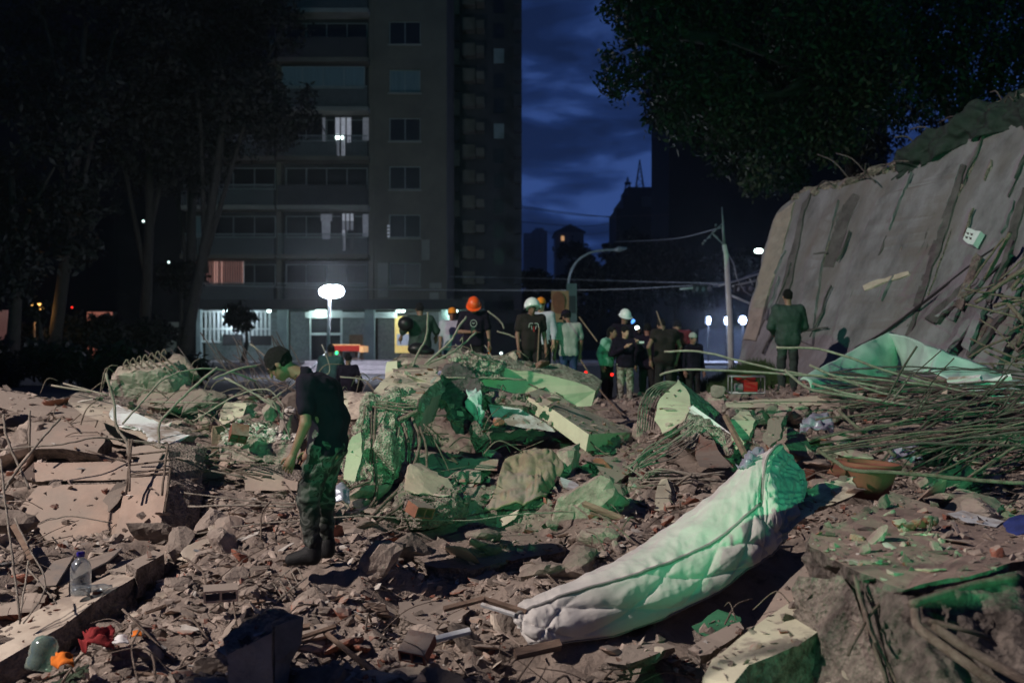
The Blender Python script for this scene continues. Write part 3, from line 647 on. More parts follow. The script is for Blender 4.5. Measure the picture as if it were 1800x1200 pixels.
# lobby and shops on the ground floor
GZ = .70
for i, px in enumerate((357, 502, 653, 785)):
    q_ = MB(); w = .28 if i else .12; q_.box(bx(px)-w, bx(px)+w, BD-.9, BD-.4, GZ, bz(543)); link('column', q_.mesh('column', 'ground_floor'), bl)
glow(340, 490, 546, 640, BD+2.3, 'lit_shop_dim', 'lobby_wall'); glow(495, 650, 546, 640, BD+2.3, 'lit_shop_dim', 'lobby_wall'); glow(655, 785, 546, 640, BD+2.3, 'lit_shop_dim', 'lobby_wall')
q_ = MB(); q_.box(bx(330), bx(850), BD-1.3, BD+2.5, bz(541)-.12, bz(541)-.03); link('soffit', q_.mesh('soffit', 'ground_floor'), bl)
q_ = MB(); q_.box(bx(330), bx(850), BD-1.45, BD-1.31, bz(541)-.14, bz(528)); link('fascia', q_.mesh('fascia', 'facade_dark'), bl)
# lobby grille (white bars)
def grille(a, b, c, d, y, n):
    for i in range(n+1):
        x = bx(a)+(bx(b)-bx(a))*i/n; q_ = MB(); q_.box(x-.05, x+.05, y, y+.06, bz(d), bz(c)); link('grille_bar', q_.mesh('bar', 'frame_white'), bl)
    q_ = MB()
    for py in (c, (c*0.42+d*.58), d): q_.box(bx(a), bx(b), y-.03, y-.002, bz(py)-.05, bz(py)+.05)
    link('grille_rail', q_.mesh('rail', 'frame_white'), bl)
grille(352, 478, 548, 600, BD-.6, 17)
q_ = MB(); q_.box(bx(398), bx(432), BD-.75, BD-.66, bz(607), bz(588)); q_.box(bx(446), bx(482), BD-.75, BD-.66, bz(607), bz(590)); link('planter_box', q_.mesh('planter', 'facade_dark'), bl)
window_at(547, 604, 546, 637, BD-.5, 'window_glass', 0, fr='frame_white', th=.10)
q_ = MB(); q_.box(bx(549), bx(602), BD-.56, BD-.502, bz(589), bz(585)); link('transom', q_.mesh('transom', 'frame_white'), bl)
q_ = MB(); q_.box(bx(540), bx(700), BD-.62, BD-.57, bz(559), bz(549)); link('sign_band', q_.mesh('band', 'frame_white'), bl)
glow(612, 636, 588, 626, BD+.4, 'banner_tan', 'notice_board'); glow(558, 585, 597, 625, BD-.1, 'facade_pale', 'shop_counter')
glow(695, 726, 556, 620, BD-.3, 'lit_poster', 'cash_machine_panel'); glow(699, 724, 587, 607, BD-.36, 'lit_poster_print', 'screen', th=.05)
glow(728, 733, 588, 604, BD-.3, 'lit_poster', 'sign_edge')
for (px, w) in ((406, 5), (414, 5), (481, 5), (570, 16), (708, 14), (799, 14)):
    q_ = MB(); q_.box(bx(px)-w*K_/2, bx(px)+w*K_/2, BD-1.2, BD-.95, bz(546)-.10, bz(546)); link('ceiling_lamp', q_.mesh('lamp', 'lamp_glow_soft'), bl)
for px in (772, 785): glow(px, px+5, 548, 600, BD-.3, 'frame_white', 'door_leaf')
for px in (565, 708): lamp('lobby_lamp_light', 'POINT', (bx(px), BD-1.1, bz(551)), 42, (.75, 1, .95), .15)
lamp('lobby_lamp_light', 'POINT', (bx(420), BD-1.35, bz(556)), 150, (.75, .88, 1), .15)
lamp('lobby_lamp_light', 'POINT', (bx(797), BD-1.0, bz(553)), 60, (.65, 1, .85), .15)
# darker tower with stepped balconies beside it
D2 = 66.0; k2 = D2/FPX; x2 = lambda px: (px-900)*k2; z2 = lambda py: CAMZ-(py-600)*k2
tw = root('tower_block', (x2(852), D2, .56), 'dark tower block with stepped balconies against the blue sky', 'building')
q_ = MB(); q_.box(x2(787), x2(917), D2, D2+14, .56, z2(-330)); link('wall', q_.mesh('wall', 'facade_dark'), tw)
for k in range(-2, 13):
    py = 60+k*44
    for a, b, o in ((814, 836, .9), (838, 852, 1.3)):
        q_ = MB(); q_.box(x2(a), x2(b), D2-o, D2-.002, z2(py)+.0, z2(py)+.16); q_.box(x2(a), x2(b), D2-o, D2-o+.08, z2(py)+.161, z2(py)+.8 if a < 820 else z2(py)+.5); link('balcony', q_.mesh('balcony', 'facade'), tw)
    if k < 10:
        q_ = MB(); q_.box(x2(868), x2(886), D2-.06, D2-.002, z2(py+8), z2(py-18)); link('window', q_.mesh('window', 'window_frame' if k in (1, 4) else 'window_glass'), tw)
        q_ = MB(); q_.box(x2(788), x2(808), D2-.5, D2-.002, z2(py+14), z2(py-14)); link('wall_panel', q_.mesh('panel', 'facade' if k % 2 else 'facade_dark'), tw)
    q_ = MB(); q_.box(x2(903), x2(917), D2-.9, D2-.002, z2(py), z2(py-20)); link('balcony', q_.mesh('balcony', 'facade_dark'), tw)
# ------------------------------------------------------------------ far skyline
def block(name, px0, px1, py0, d, m, label, par=None, dep=12):
    k = d/FPX; q_ = MB(); q_.box((px0-900)*k, (px1-900)*k, d, d+dep, .56, CAMZ-(py0-600)*k); return q_, k
q_, k = block('b', 1176, 1560, -260, 95, 'far_dark', '')
o = root('tower_block', ((1264-900)*95/FPX, 95, .56), 'unlit black tower block behind the tree and the utility pole', 'building'); link('wall', q_.mesh('wall', 'far_dark'), o)
o = root('office_building', ((1130-900)*150/FPX, 150, .56), 'flat-roofed dark building with three antenna masts on its roof', 'building')
k = 150/FPX; q_ = MB(); F = lambda px, py, d=150: ((px-900)*d/FPX, CAMZ-(py-600)*d/FPX)
q_.box(F(1096, 0)[0], F(1178, 0)[0], 150, 165, .56, F(0, 345)[1]); q_.box(F(1082, 0)[0], F(1110, 0)[0], 149, 160, .56, F(0, 368)[1]); q_.box(F(1104, 0)[0], F(1178, 0)[0], 151, 160, F(0, 345)[1], F(0, 327)[1]); link('wall', q_.mesh('wall', 'far_dark'), o)
q_ = MB(); q_.box(F(1128, 0)[0], F(1146, 0)[0], 149.8, 149.99, F(0, 363)[1], F(0, 346)[1]); q_.box(F(1150, 0)[0], F(1176, 0)[0], 149.8, 149.99, F(0, 354)[1], F(0, 346)[1]); link('roof_panel', q_.mesh('p', 'far_block'), o)
for px, py0, w in ((1132, 270, 1.2), (1110, 302, .9), (1160, 304, 1.0)):
    q_ = MB(); x, zt = F(px, py0); z0 = F(0, 327)[1]
    for s in (-1, 1):
        for t in (-1, 1): q_.tube([(x+s*w*.55, 155+t*w*.5, z0), (x, 155, zt)], .08, 4)
    for i in range(8):
        a = i/8; b = (i+1)/8; wa, wb = w*.55*(1-a), w*.55*(1-b); s = 1 if i % 2 else -1
        q_.tube([(x-s*wa, 154.6, z0+(zt-z0)*a), (x+s*wb, 154.6, z0+(zt-z0)*b)], .06, 4)
    if px != 1132: q_.box(x-.5, x+.5, 154.6, 154.8, z0+(zt-z0)*.45, z0+(zt-z0)*.62)
    link('antenna_mast', q_.mesh('mast', 'far_dark'), o)
for i, (a, b, t, d, l) in enumerate(((920, 937, 414, 320, 'far slim tower at the foot of the sky, left one of two'), (935, 962, 405, 330, 'far broad tower at the foot of the sky, right one of two'))):
    o = root('high_rise', ((a+b)/2*0+((a+b)/2-900)*d/FPX, d, .56), l, 'building', 'far towers in the gap of sky'); q_, _ = block('b', a, b, t, d, '', ''); link('wall', q_.mesh('wall', 'far_block'), o)
    q_ = MB(); x, z = F((a+b)/2, t-5, d); q_.box(x-1.5, x+1.5, d+1, d+6, F(0, t, d)[1], z); link('roof_room', q_.mesh('r', 'far_block'), o)
    for r_ in range(5):
        for c_ in range(3):
            q_ = MB(); px_ = a+3+(b-a-6)*c_/2; x, z = F(px_, t+8+r_*7, d); q_.box(x-.35, x+.35, d-.1, d-.01, z-.4, z+.4); link('window', q_.mesh('w', 'window_glass'), o)
o = root('hillside_house', ((1000-900)*200/FPX, 200, .56), 'small dark house on the slope with one lit window', 'building'); q_, _ = block('b', 978, 1026, 408, 200, '', ''); link('wall', q_.mesh('wall', 'far_block'), o)
q_ = MB(); x0, z0 = F(974, 408, 200); x1, _ = F(1030, 408, 200); zt = F(0, 394, 200)[1]; q_.add([(x0, 199.5, z0), (x1, 199.5, z0), (x1, 212.5, z0), (x0, 212.5, z0), ((x0+x1)/2, 199.5, zt), ((x0+x1)/2, 212.5, zt)], [(0, 1, 4), (2, 3, 5), (1, 2, 5, 4), (3, 0, 4, 5), (0, 3, 2, 1)]); link('roof', q_.mesh('roof', 'far_dark'), o)
q_ = MB(); x, z = F(989, 419, 200); q_.box(x-.3, x+.3, 199.7, 199.9, z-.5, z+.5); link('window', q_.mesh('w', 'truck_trim'), o)
q_, _ = block('b', -260, 322, -200, 74, 'far_dark', ''); o = root('apartment_building', (P(60, 0, 74).x, 74, .56), 'unlit black building filling the left side behind the dark trees', 'building'); link('wall', q_.mesh('wall', 'far_dark'), o)
q_, _ = block('b', 905, 1230, 548, 135, 'far_dark', ''); link('hill', q_.mesh('hill', 'far_dark'), kind='structure')
# ------------------------------------------------------------------ trees
def leaves(clumps, n, size, m, name, seed=1, drop=.0):
    """leaf-sized quads in and on a set of clumps (centre, radius)"""
    r = np.random.default_rng(seed); w = np.array([c[3]**2.3 for c in clumps]); w /= w.sum(); ci = r.choice(len(clumps), n, p=w); c = np.array(clumps)[ci]
    # twig clusters inside each clump give gaps and lumps
    nt_ = max(n//26, 60); tc_i = r.choice(len(clumps), nt_, p=w); tcn = np.array(clumps)[tc_i]; u = r.normal(size=(nt_, 3)); u /= np.linalg.norm(u, axis=1)[:, None]
    tp = tcn[:, :3]+u*(r.uniform(.25, 1, nt_)**.5*tcn[:, 3])[:, None]*np.array([1, 1, .8])
    ti = r.integers(0, nt_, n); p = tp[ti]+r.normal(size=(n, 3))*(.13+.10*tcn[ti, 3])[:, None]*.8
    a = r.normal(size=(n, 3)); a /= np.linalg.norm(a, axis=1)[:, None]; b = np.cross(a, r.normal(size=(n, 3))); b /= np.linalg.norm(b, axis=1)[:, None]
    s = size*r.uniform(.6, 1.3, n)[:, None]; a = a*s; b = b*s*.42
    v = np.stack([p-a, p+b-a*.1, p+a, p-b-a*.1], 1).reshape(-1, 3); return me_np(name, v, np.arange(n*4).reshape(n, 4), m)
def tree(base, top, limbs, clumps, n, size, label, m='leaf', rad=.35, seed=1, group=None):
    o = root('tree', base, label, 'tree', group); q_ = MB(); q_.tube(catmull([base, Vector(base).lerp(Vector(top), .5)+Vector((.2, 0, 0)), top], 4), [rad*(1-.6*i/8) for i in range(9)], 10)
    link('trunk', q_.mesh('trunk', 'bark', True), o)
    for l in limbs:
        q_ = MB(); c = catmull(l, 4); q_.tube(c, [rad*.45*(1-.8*i/(len(c)-1)) for i in range(len(c))], 7); link('limb', q_.mesh('limb', 'bark', True), o)
    link('crown', leaves(clumps, n, size, m, 'crown', seed), o); return o
def C_(px, py, d, rpx): p = P(px, py, d); return (p.x, p.y, p.z, rpx*d/FPX)
cl = []
for (px, py, r) in ((1090, 15, 36), (1130, 45, 50), (1075, 100, 22), (1085, 140, 28), (1075, 170, 18), (1120, 130, 34), (1165, 110, 50), (1150, 165, 24), (1195, 160, 50), (1165, 200, 26), (1190, 225, 26), (1160, 212, 16), (1160, 30, 60), (1230, 60, 80),
                    (1250, 150, 70), (1300, 210, 70), (1240, 230, 40), (1330, 100, 90), (1290, 270, 46), (1360, 230, 70), (1420, 150, 90), (1330, 310, 30), (1380, 300, 40), (1460, 250, 50), (1500, 120, 100), (1440, 40, 100), (1200, -40, 90), (1330, -50, 100), (1120, -30, 50)):
    for k in range(1): cl.append(C_(px, py, 25+random.uniform(-1.5, 2.5), r))
T0 = P(1530, 400, 25); T0.z = .6
tree(T0, P(1480, 160, 25), [[P(1500, 270, 25), P(1470, 150, 25), P(1380, 110, 24.5), P(1250, 60, 25)], [P(1505, 300, 25), P(1480, 160, 25), P(1498, 30, 25.5)], [P(1490, 200, 25), P(1430, 160, 24.5), P(1340, 170, 24), P(1200, 170, 25)],
                            [P(1440, 130, 25), P(1400, 150, 24), P(1375, 162, 24)], [P(1260, 70, 25), P(1160, 60, 25), P(1090, 90, 25)]], cl, 60000, .085, 'big leafy tree hanging over the street, its lobed edge against the blue sky', rad=.42, seed=3)
cl = [C_(px+random.uniform(-20, 20), py, 27+random.uniform(-2, 3), r) for (px, py, r) in ((1560, 60, 90), (1650, 30, 100), (1760, 40, 100), (1600, 160, 80), (1700, 130, 90), (1800, 140, 80), (1560, 230, 50), (1640, 210, 50), (1860, 60, 90), (1500, 300, 30), (1590, -60, 100), (1750, -60, 110))]
T0 = P(1700, 400, 28); T0.z = .6
tree(T0, P(1690, 90, 28), [[P(1695, 250, 28), P(1640, 140, 27.5), P(1590, 60, 27)], [P(1690, 200, 28), P(1760, 100, 28), P(1820, 40, 28)]], cl, 26000, .095, 'dark leafy tree above the upper edge of the leaning concrete slab', seed=5)
LB = ((318, 46, 405, 50, 115, 10), (90, 44, 150, -20, 130, 9), (250, 48, 260, 120, 120, 10), (20, 40, 20, 250, 150, 9), (330, 50, 330, -10, 110, 10))
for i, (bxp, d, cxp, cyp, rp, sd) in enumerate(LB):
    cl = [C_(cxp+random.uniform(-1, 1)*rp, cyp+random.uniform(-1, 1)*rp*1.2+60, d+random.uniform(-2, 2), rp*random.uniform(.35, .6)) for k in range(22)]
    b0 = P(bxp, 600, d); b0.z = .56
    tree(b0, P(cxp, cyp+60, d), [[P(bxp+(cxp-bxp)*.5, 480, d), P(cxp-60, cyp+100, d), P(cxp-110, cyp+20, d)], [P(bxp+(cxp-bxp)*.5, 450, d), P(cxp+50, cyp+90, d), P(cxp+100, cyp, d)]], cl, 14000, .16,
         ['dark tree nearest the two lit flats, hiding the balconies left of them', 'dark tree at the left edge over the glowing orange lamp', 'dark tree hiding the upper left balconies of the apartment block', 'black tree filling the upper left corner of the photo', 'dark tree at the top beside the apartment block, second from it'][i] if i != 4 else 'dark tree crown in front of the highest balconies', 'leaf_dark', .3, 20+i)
# low dark trees and bushes round the street, and leafy bush in front of the lobby grille
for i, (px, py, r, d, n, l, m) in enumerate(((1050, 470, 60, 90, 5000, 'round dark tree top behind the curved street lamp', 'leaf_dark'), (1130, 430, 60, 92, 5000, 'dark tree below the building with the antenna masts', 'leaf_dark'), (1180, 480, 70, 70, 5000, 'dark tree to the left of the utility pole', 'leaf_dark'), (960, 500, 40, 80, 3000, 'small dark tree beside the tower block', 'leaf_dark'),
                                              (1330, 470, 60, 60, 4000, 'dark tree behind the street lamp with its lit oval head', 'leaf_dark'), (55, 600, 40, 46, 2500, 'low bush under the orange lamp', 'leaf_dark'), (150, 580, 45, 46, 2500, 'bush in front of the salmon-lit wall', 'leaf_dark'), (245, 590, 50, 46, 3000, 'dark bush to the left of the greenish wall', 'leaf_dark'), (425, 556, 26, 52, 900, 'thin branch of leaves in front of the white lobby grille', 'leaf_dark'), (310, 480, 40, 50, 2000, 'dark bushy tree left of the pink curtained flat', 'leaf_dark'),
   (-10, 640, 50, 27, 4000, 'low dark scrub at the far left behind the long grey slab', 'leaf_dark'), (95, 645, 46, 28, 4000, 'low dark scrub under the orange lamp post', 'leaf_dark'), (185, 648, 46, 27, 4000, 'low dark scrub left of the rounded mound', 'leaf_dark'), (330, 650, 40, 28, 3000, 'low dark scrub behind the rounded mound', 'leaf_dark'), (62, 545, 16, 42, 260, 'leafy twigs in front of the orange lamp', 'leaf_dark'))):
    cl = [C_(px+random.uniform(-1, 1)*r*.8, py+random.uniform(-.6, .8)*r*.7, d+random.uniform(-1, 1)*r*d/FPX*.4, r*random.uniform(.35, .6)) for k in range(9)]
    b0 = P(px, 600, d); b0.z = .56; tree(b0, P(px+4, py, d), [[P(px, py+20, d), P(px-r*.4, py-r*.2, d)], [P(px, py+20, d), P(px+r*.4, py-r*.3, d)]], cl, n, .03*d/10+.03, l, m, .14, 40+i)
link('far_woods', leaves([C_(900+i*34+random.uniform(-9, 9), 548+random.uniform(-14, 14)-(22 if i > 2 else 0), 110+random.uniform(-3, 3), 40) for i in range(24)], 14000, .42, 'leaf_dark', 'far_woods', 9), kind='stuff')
# ------------------------------------------------------------------ street furniture
o = root('light_tower', (P(578, 600, 34).x, 34, .56), 'portable light tower on a tall pole, its lamp head glaring white', 'light tower')
hd = P(583, 512, 34); q_ = MB(); q_.tube([(P(576, 0, 34).x, 34, .56), (P(579, 0, 34).x, 34, hd.z-.15)], [.07, .05], 8); link('pole', q_.mesh('pole', 'steel', True), o)
for s in (-1, 1): q_ = MB(); q_.tube([(P(577, 0, 34).x, 34, 1.5), (P(577, 0, 34).x+s*.7, 33.6+.3*s, .58)], .03, 6); link('leg', q_.mesh('leg', 'steel', True), o)
for s in (-1, 1):
    q_ = MB(); q_.box(hd.x+s*.20-.19, hd.x+s*.20+.19, 34.02, 34.15, hd.z-.18, hd.z+.16); h_ = link('lamp_head', q_.mesh('h', 'black_plastic'), o)
    link('lamp_glass', rockmesh((hd.x+s*.13, 33.97, hd.z), (.26, .05, .19), 5, 3, 3, 0, fine=0, rot=0, mats='lamp_glow', smooth=True), h_)
lamp('light_tower_light', 'POINT', (hd.x, 34.5, hd.z+.1), 2000, (.80, .85, 1), .25)
# curved street lamp
o = root('street_lamp', (P(1001, 0, 44).x, 44, .56), 'unlit curved street lamp arching to the right over the banners', 'street lamp')
q_ = MB(); q_.tube(catmull([(P(1001, 0, 44).x, 44, .56), P(1000, 540, 44), P(1000, 490, 44), P(1012, 462, 44), P(1035, 445, 44), P(1060, 440, 44), P(1084, 439, 44)], 5), .055, 7); link('pole', q_.mesh('p', 'steel', True), o)
q_ = MB(); q_.tube([P(1080, 440, 44), P(1088, 438, 44), P(1102, 436, 44)], [.06, .13, .05], 8); link('lamp_head', q_.mesh('h', 'steel', True), o)
o = root('street_lamp', (P(1346, 0, 40).x, 40, .56), 'lit street lamp with a glowing oval head beside the leaning slab', 'street lamp')
q_ = MB(); q_.tube(catmull([(P(1350, 0, 40).x, 40, .56), P(1350, 470, 40), P(1344, 446, 40), P(1334, 440, 40)], 4), .05, 6); link('pole', q_.mesh('p', 'steel', True), o)
q_ = MB(); q_.tube([P(1326, 441, 40), P(1330, 441, 40), P(1338, 441, 40), P(1341, 441, 40)], [.03, .10, .10, .03], 8); link('lamp_head', q_.mesh('h', 'lamp_glow_soft', True), o)
# utility pole with brackets
D = 27; o = root('utility_pole', (P(1285, 0, D).x, D, .56), 'pale utility pole with angled brackets at its top, wires and signal arm', 'utility pole')
q_ = MB(); q_.tube([(P(1286, 0, D).x, D, .56), P(1283, 560, D), P(1277, 450, D), P(1273, 430, D)], [.085, .082, .07, .06], 10); link('pole', q_.mesh('p', 'pole_pale', True), o)
q_ = MB(); q_.tube([P(1273, 432, D), P(1271, 395, D), P(1269, 364, D)], [.045, .03, .02], 7); link('pole_top', q_.mesh('p', 'steel', True), o)
for a, b in (((1270, 393), (1252, 410)), ((1252, 410), (1272, 430)), ((1252, 410), (1243, 420)), ((1252, 410), (1262, 418))): q_ = MB(); q_.tube([P(*a, D), P(*b, D)], .022, 6); link('bracket', q_.mesh('b', 'steel', True), o)
for px, py in ((1258, 396), (1240, 423), (1248, 417), (1236, 428)): link('insulator', rockmesh(P(px, py, D), (.04, .04, .05), px, 2, mats='steel', smooth=True), o)
q_ = MB(); q_.tube(catmull([P(1281, 448, D), P(1290, 465, D), P(1296, 490, D), P(1310, 512, D), P(1322, 520, D)], 4), .018, 6); link('conduit', q_.mesh('c', 'steel', True), o)
D = 30; o = root('traffic_signal', (P(1330, 0, D).x, D, .56), 'dark horizontal traffic signal on a long arm crossing the street', 'traffic signal')
q_ = MB(); q_.tube([(P(1345, 0, D+2).x, D, .56), P(1345, 480, D)], .09, 8); link('post', q_.mesh('p', 'steel', True), o)
for a, b, r_ in (((1345, 478), (1262, 503), .035), ((1345, 490), (1287, 503), .03), ((1262, 503), (1195, 508), .03), ((1345, 545), (1283, 518), .035), ((1318, 490), (1326, 508), .02), ((1326, 508), (1345, 512), .02)): q_ = MB(); q_.tube([P(*a, D), P(*b, D)], r_, 6); link('arm', q_.mesh('a', 'pole_pale', True), o)
for px in (1218, 1290):
    q_ = MB(); a, b = P(px, 515, D), P(px+34, 501, D); q_.box(a.x, b.x, D-.1, D+.1, a.z, b.z); h_ = link('signal_head', q_.mesh('h', 'facade_dark'), o)
    for i in range(3): c = P(px+6+i*11, 508, D); link('lens', rockmesh((c.x, D-.11, c.z), (.075, .04, .075), i, 2, planes=4, rough=0, fine=0, mats='steel', smooth=True), h_)
for i, px in enumerate((1245, 1277, 1305)):
    o = root('floodlight', P(px, 575, 55), ['left', 'middle', 'right'][i]+' one of the three bluish floodlights behind the utility pole', 'floodlight', 'row of three bluish floodlights')
    q_ = MB(); c = P(px, 563, 55); q_.tube([(c.x, 55, .56), (c.x, 55, c.z-.2)], .04, 6); link('post', q_.mesh('p', 'far_dark'), o)
    q_ = MB(); q_.box(c.x-.16, c.x+.16, 55.0, 55.2, c.z-.2, c.z+.2); link('housing', q_.mesh('h', 'far_dark'), o); link('lamp_glass', rockmesh((c.x, 54.98, c.z), (.19, .03, .21), i, 2, 4, 0, fine=0, mats='lamp_blue', smooth=True), o)
    lamp('floodlight_light', 'POINT', (c.x, 54.6, c.z), 420, (.5, .65, 1), .12)
q_ = MB(); q_.box(P(1228, 0, 58).x, P(1330, 0, 58).x, 58, 58.2, .56, P(0, 578, 58).z); tag(link('fence', q_.mesh('fence', 'far_block')), 'low blue-grey fence under the three floodlights', 'fence')
# banners
o = root('banner_board', (P(986, 0, 24).x, 24, .56), 'tall tan banner with a reddish picture behind the man in the pale shirt', 'banner')
q_ = MB(); a, b = P(969, 602, 24), P(1000, 511, 24); q_.box(a.x, b.x, 24, 24.06, a.z, b.z); link('board', q_.mesh('b', 'banner_tan'), o)
link('picture', rockmesh(P(981, 545, 23.99), (.17, .012, .40), 3, 3, 6, .05, mats='terracotta_pot', rot=0), o)
for s in (971, 998): q_ = MB(); q_.tube([P(s, 602, 24.03), (P(s, 0, 24).x, 24.03, .56)], .02, 6); link('post', q_.mesh('p', 'steel'), o)
o = root('sign_board', (P(1006, 0, 26).x, 26, .56), 'narrow grey sign board on the pole right of the tan banner', 'sign')
q_ = MB(); a, b = P(996, 570, 26), P(1014, 498, 26); q_.box(a.x, b.x, 26, 26.06, a.z, b.z); link('board', q_.mesh('b', 'banner_grey'), o)
q_ = MB(); a, b = P(1000, 550, 26), P(1012, 520, 26); q_.box(a.x, b.x, 25.985, 25.997, a.z, b.z); link('picture', q_.mesh('b', 'far_block'), o)
q_ = MB(); q_.tube([P(1006, 570, 26), (P(1006, 0, 26).x, 26, .56)], .03, 6); link('post', q_.mesh('p', 'steel'), o)
# wires
WI = [((300, 500, 50), (640, 508, 50), (1000, 510, 40), (1262, 500, 30)), ((1262, 498, 30), (1100, 494, 45), (900, 488, 60), (790, 486, 60)), ((917, 365, 90), (1040, 380, 90), (1176, 378, 90)), ((917, 390, 90), (1020, 398, 90), (1080, 392, 90)), ((917, 362, 95), (1000, 374, 95), (1090, 384, 95)),
      ((1345, 470, 30), (1300, 490, 29), (1262, 498, 27)), ((1268, 400, 27), (1180, 420, 40), (1080, 425, 60)), ((950, 405, 90), (1000, 415, 90), (1090, 405, 90))]
for i, w in enumerate(WI):
    v, f = tube(catmull([P(*p) for p in w], 8), .018 if i < 2 or i > 4 else .03, 5)
    tag(link('overhead_wire', me('wire', v, f, 'rebar_dark' if i in (2, 3, 4, 7) else 'steel')), ['pale wire sagging from the signal arm towards the apartment block', 'upper thin wire from the signal arm to the dark tower', 'thin black wire against the sky, highest of the wires', 'thin black wire against the sky beside the far towers', 'thin black wire crossing the sky gap just under the highest', 'short wire from the lit lamp to the utility pole', 'wire from the utility pole bracket to the far trees', 'low black wire over the hillside house'][i], 'wire')
# left background: orange lamp, salmon wall, pale walls, points of light
o = root('street_lamp', (P(61, 0, 44).x, 44, .56), 'warm orange street lamp glowing through leaves at the left', 'street lamp'); q_ = MB(); q_.tube([(P(61, 0, 44).x, 44, .56), P(61, 546, 44)], .04, 6); link('pole', q_.mesh('p', 'rebar'), o)
link('lamp_head', rockmesh(P(66, 538, 44.2), (.26, .15, .2), 4, 2, 5, .1, mats='lamp_glow_warm', smooth=True), o); lamp('street_lamp_light', 'POINT', P(64, 548, 43.6), 45, (1, .5, .15), .1)
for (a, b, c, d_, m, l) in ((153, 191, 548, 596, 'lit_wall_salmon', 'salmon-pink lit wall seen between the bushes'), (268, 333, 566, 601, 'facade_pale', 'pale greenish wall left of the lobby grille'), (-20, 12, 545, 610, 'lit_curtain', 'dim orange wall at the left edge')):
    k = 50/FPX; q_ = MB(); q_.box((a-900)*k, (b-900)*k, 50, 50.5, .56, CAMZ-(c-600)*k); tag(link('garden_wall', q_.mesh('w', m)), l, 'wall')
cl = [C_(165+random.uniform(-26, 26), 575+random.uniform(-26, 26), 48.5, 12) for k in range(6)]
for px, py, m, l in ((252, 389, 'light_dot', 'tiny white light high in the dark at the left'), (297, 461, 'light_dot', 'tiny light beside the pink curtained flat'), (126, 540, 'light_red', 'tiny reddish light between the bushes'), (1317, 170, 'light_dot', 'tiny white light shining through the big tree')):
    tag(link('window_light', rockmesh(P(px, py, 43 if px < 900 else 80), (.05*(43 if px < 900 else 80)/43,)*3, px, 2, 4, 0, fine=0, mats=m)), l, 'light')
# trailer with red board and lit end, steps in front of the lobby
o = root('trailer', (P(605, 0, 44).x, 44, .70), 'low trailer with a red side board and a lit yellow end, outside the lobby', 'trailer'); k = 44/FPX
def tb(name, px0, px1, py0, py1, y0, y1, m): q_ = MB(); q_.box((px0-900)*k, (px1-900)*k, 44+y0, 44+y1, CAMZ-(py1-600)*k, CAMZ-(py0-600)*k); link(name, q_.mesh(name, m), o)
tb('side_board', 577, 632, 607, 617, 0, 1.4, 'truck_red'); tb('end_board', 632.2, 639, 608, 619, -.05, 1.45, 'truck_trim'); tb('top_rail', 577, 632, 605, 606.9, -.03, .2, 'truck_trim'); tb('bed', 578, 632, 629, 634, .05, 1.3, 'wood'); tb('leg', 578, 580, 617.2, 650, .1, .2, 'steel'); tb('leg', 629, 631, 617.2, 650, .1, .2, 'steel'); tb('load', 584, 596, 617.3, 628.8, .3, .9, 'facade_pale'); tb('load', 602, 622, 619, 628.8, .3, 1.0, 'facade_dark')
for i in range(3):
    q_ = MB(); q_.box(P(612, 0, 38).x-2, P(900, 0, 38).x, 38+i*.8, 42+.0, .561 if i == 0 else .561+i*.16, .561+(i+1)*.16-.002); link('step', q_.mesh('s', 'pavement'), kind='structure')
# ------------------------------------------------------------------ leaning floor slab at the right
A_, B_, C2 = P(1305, 600, 20.0), P(1365, 372, 21.4), P(1800, 600, 14.0)
WN = (B_-A_).cross(C2-A_).normalized()
if WN.y > 0: WN = -WN
def onw(px, py, off=0.0):
    o_ = Vector((0, 0, CAMZ)); d = (P(px, py, 1)-o_); t = (A_-o_).dot(WN)/d.dot(WN); return o_+d*t+WN*off
out_ = [(1296, 640), (1305, 600), (1330, 490), (1352, 410), (1365, 374), (1392, 350), (1420, 334), (1450, 332), (1482, 318), (1510, 316), (1558, 300), (1598, 272), (1650, 240), (1706, 214), (1760, 182), (1800, 166), (1900, 140), (1990, 300), (1990, 720), (1800, 700), (1600, 690), (1420, 670)]
lw = root('collapsed_floor_slab', onw(1400, 640), 'huge grey concrete floor slab leaning up at the right, streaked with dark grooves', 'collapsed slab')
m_ = prism([onw(*p) for p in out_], -WN*.45+Vector((.1, .5, 0)), ('wall_grey', 'concrete_raw'), step=.22, amt=.06, seed=4, rough=.05); link('slab_face', m_, lw)
def strip(pts, off, th, m, name, step=.15, amt=.02, seed=1, par=None):
    q_ = prism([onw(*p, off) for p in pts], WN*th, (m, m), step=step, amt=amt, seed=seed, rings=1, rough=.01); q_.name = name; return link(name, q_, par or lw)
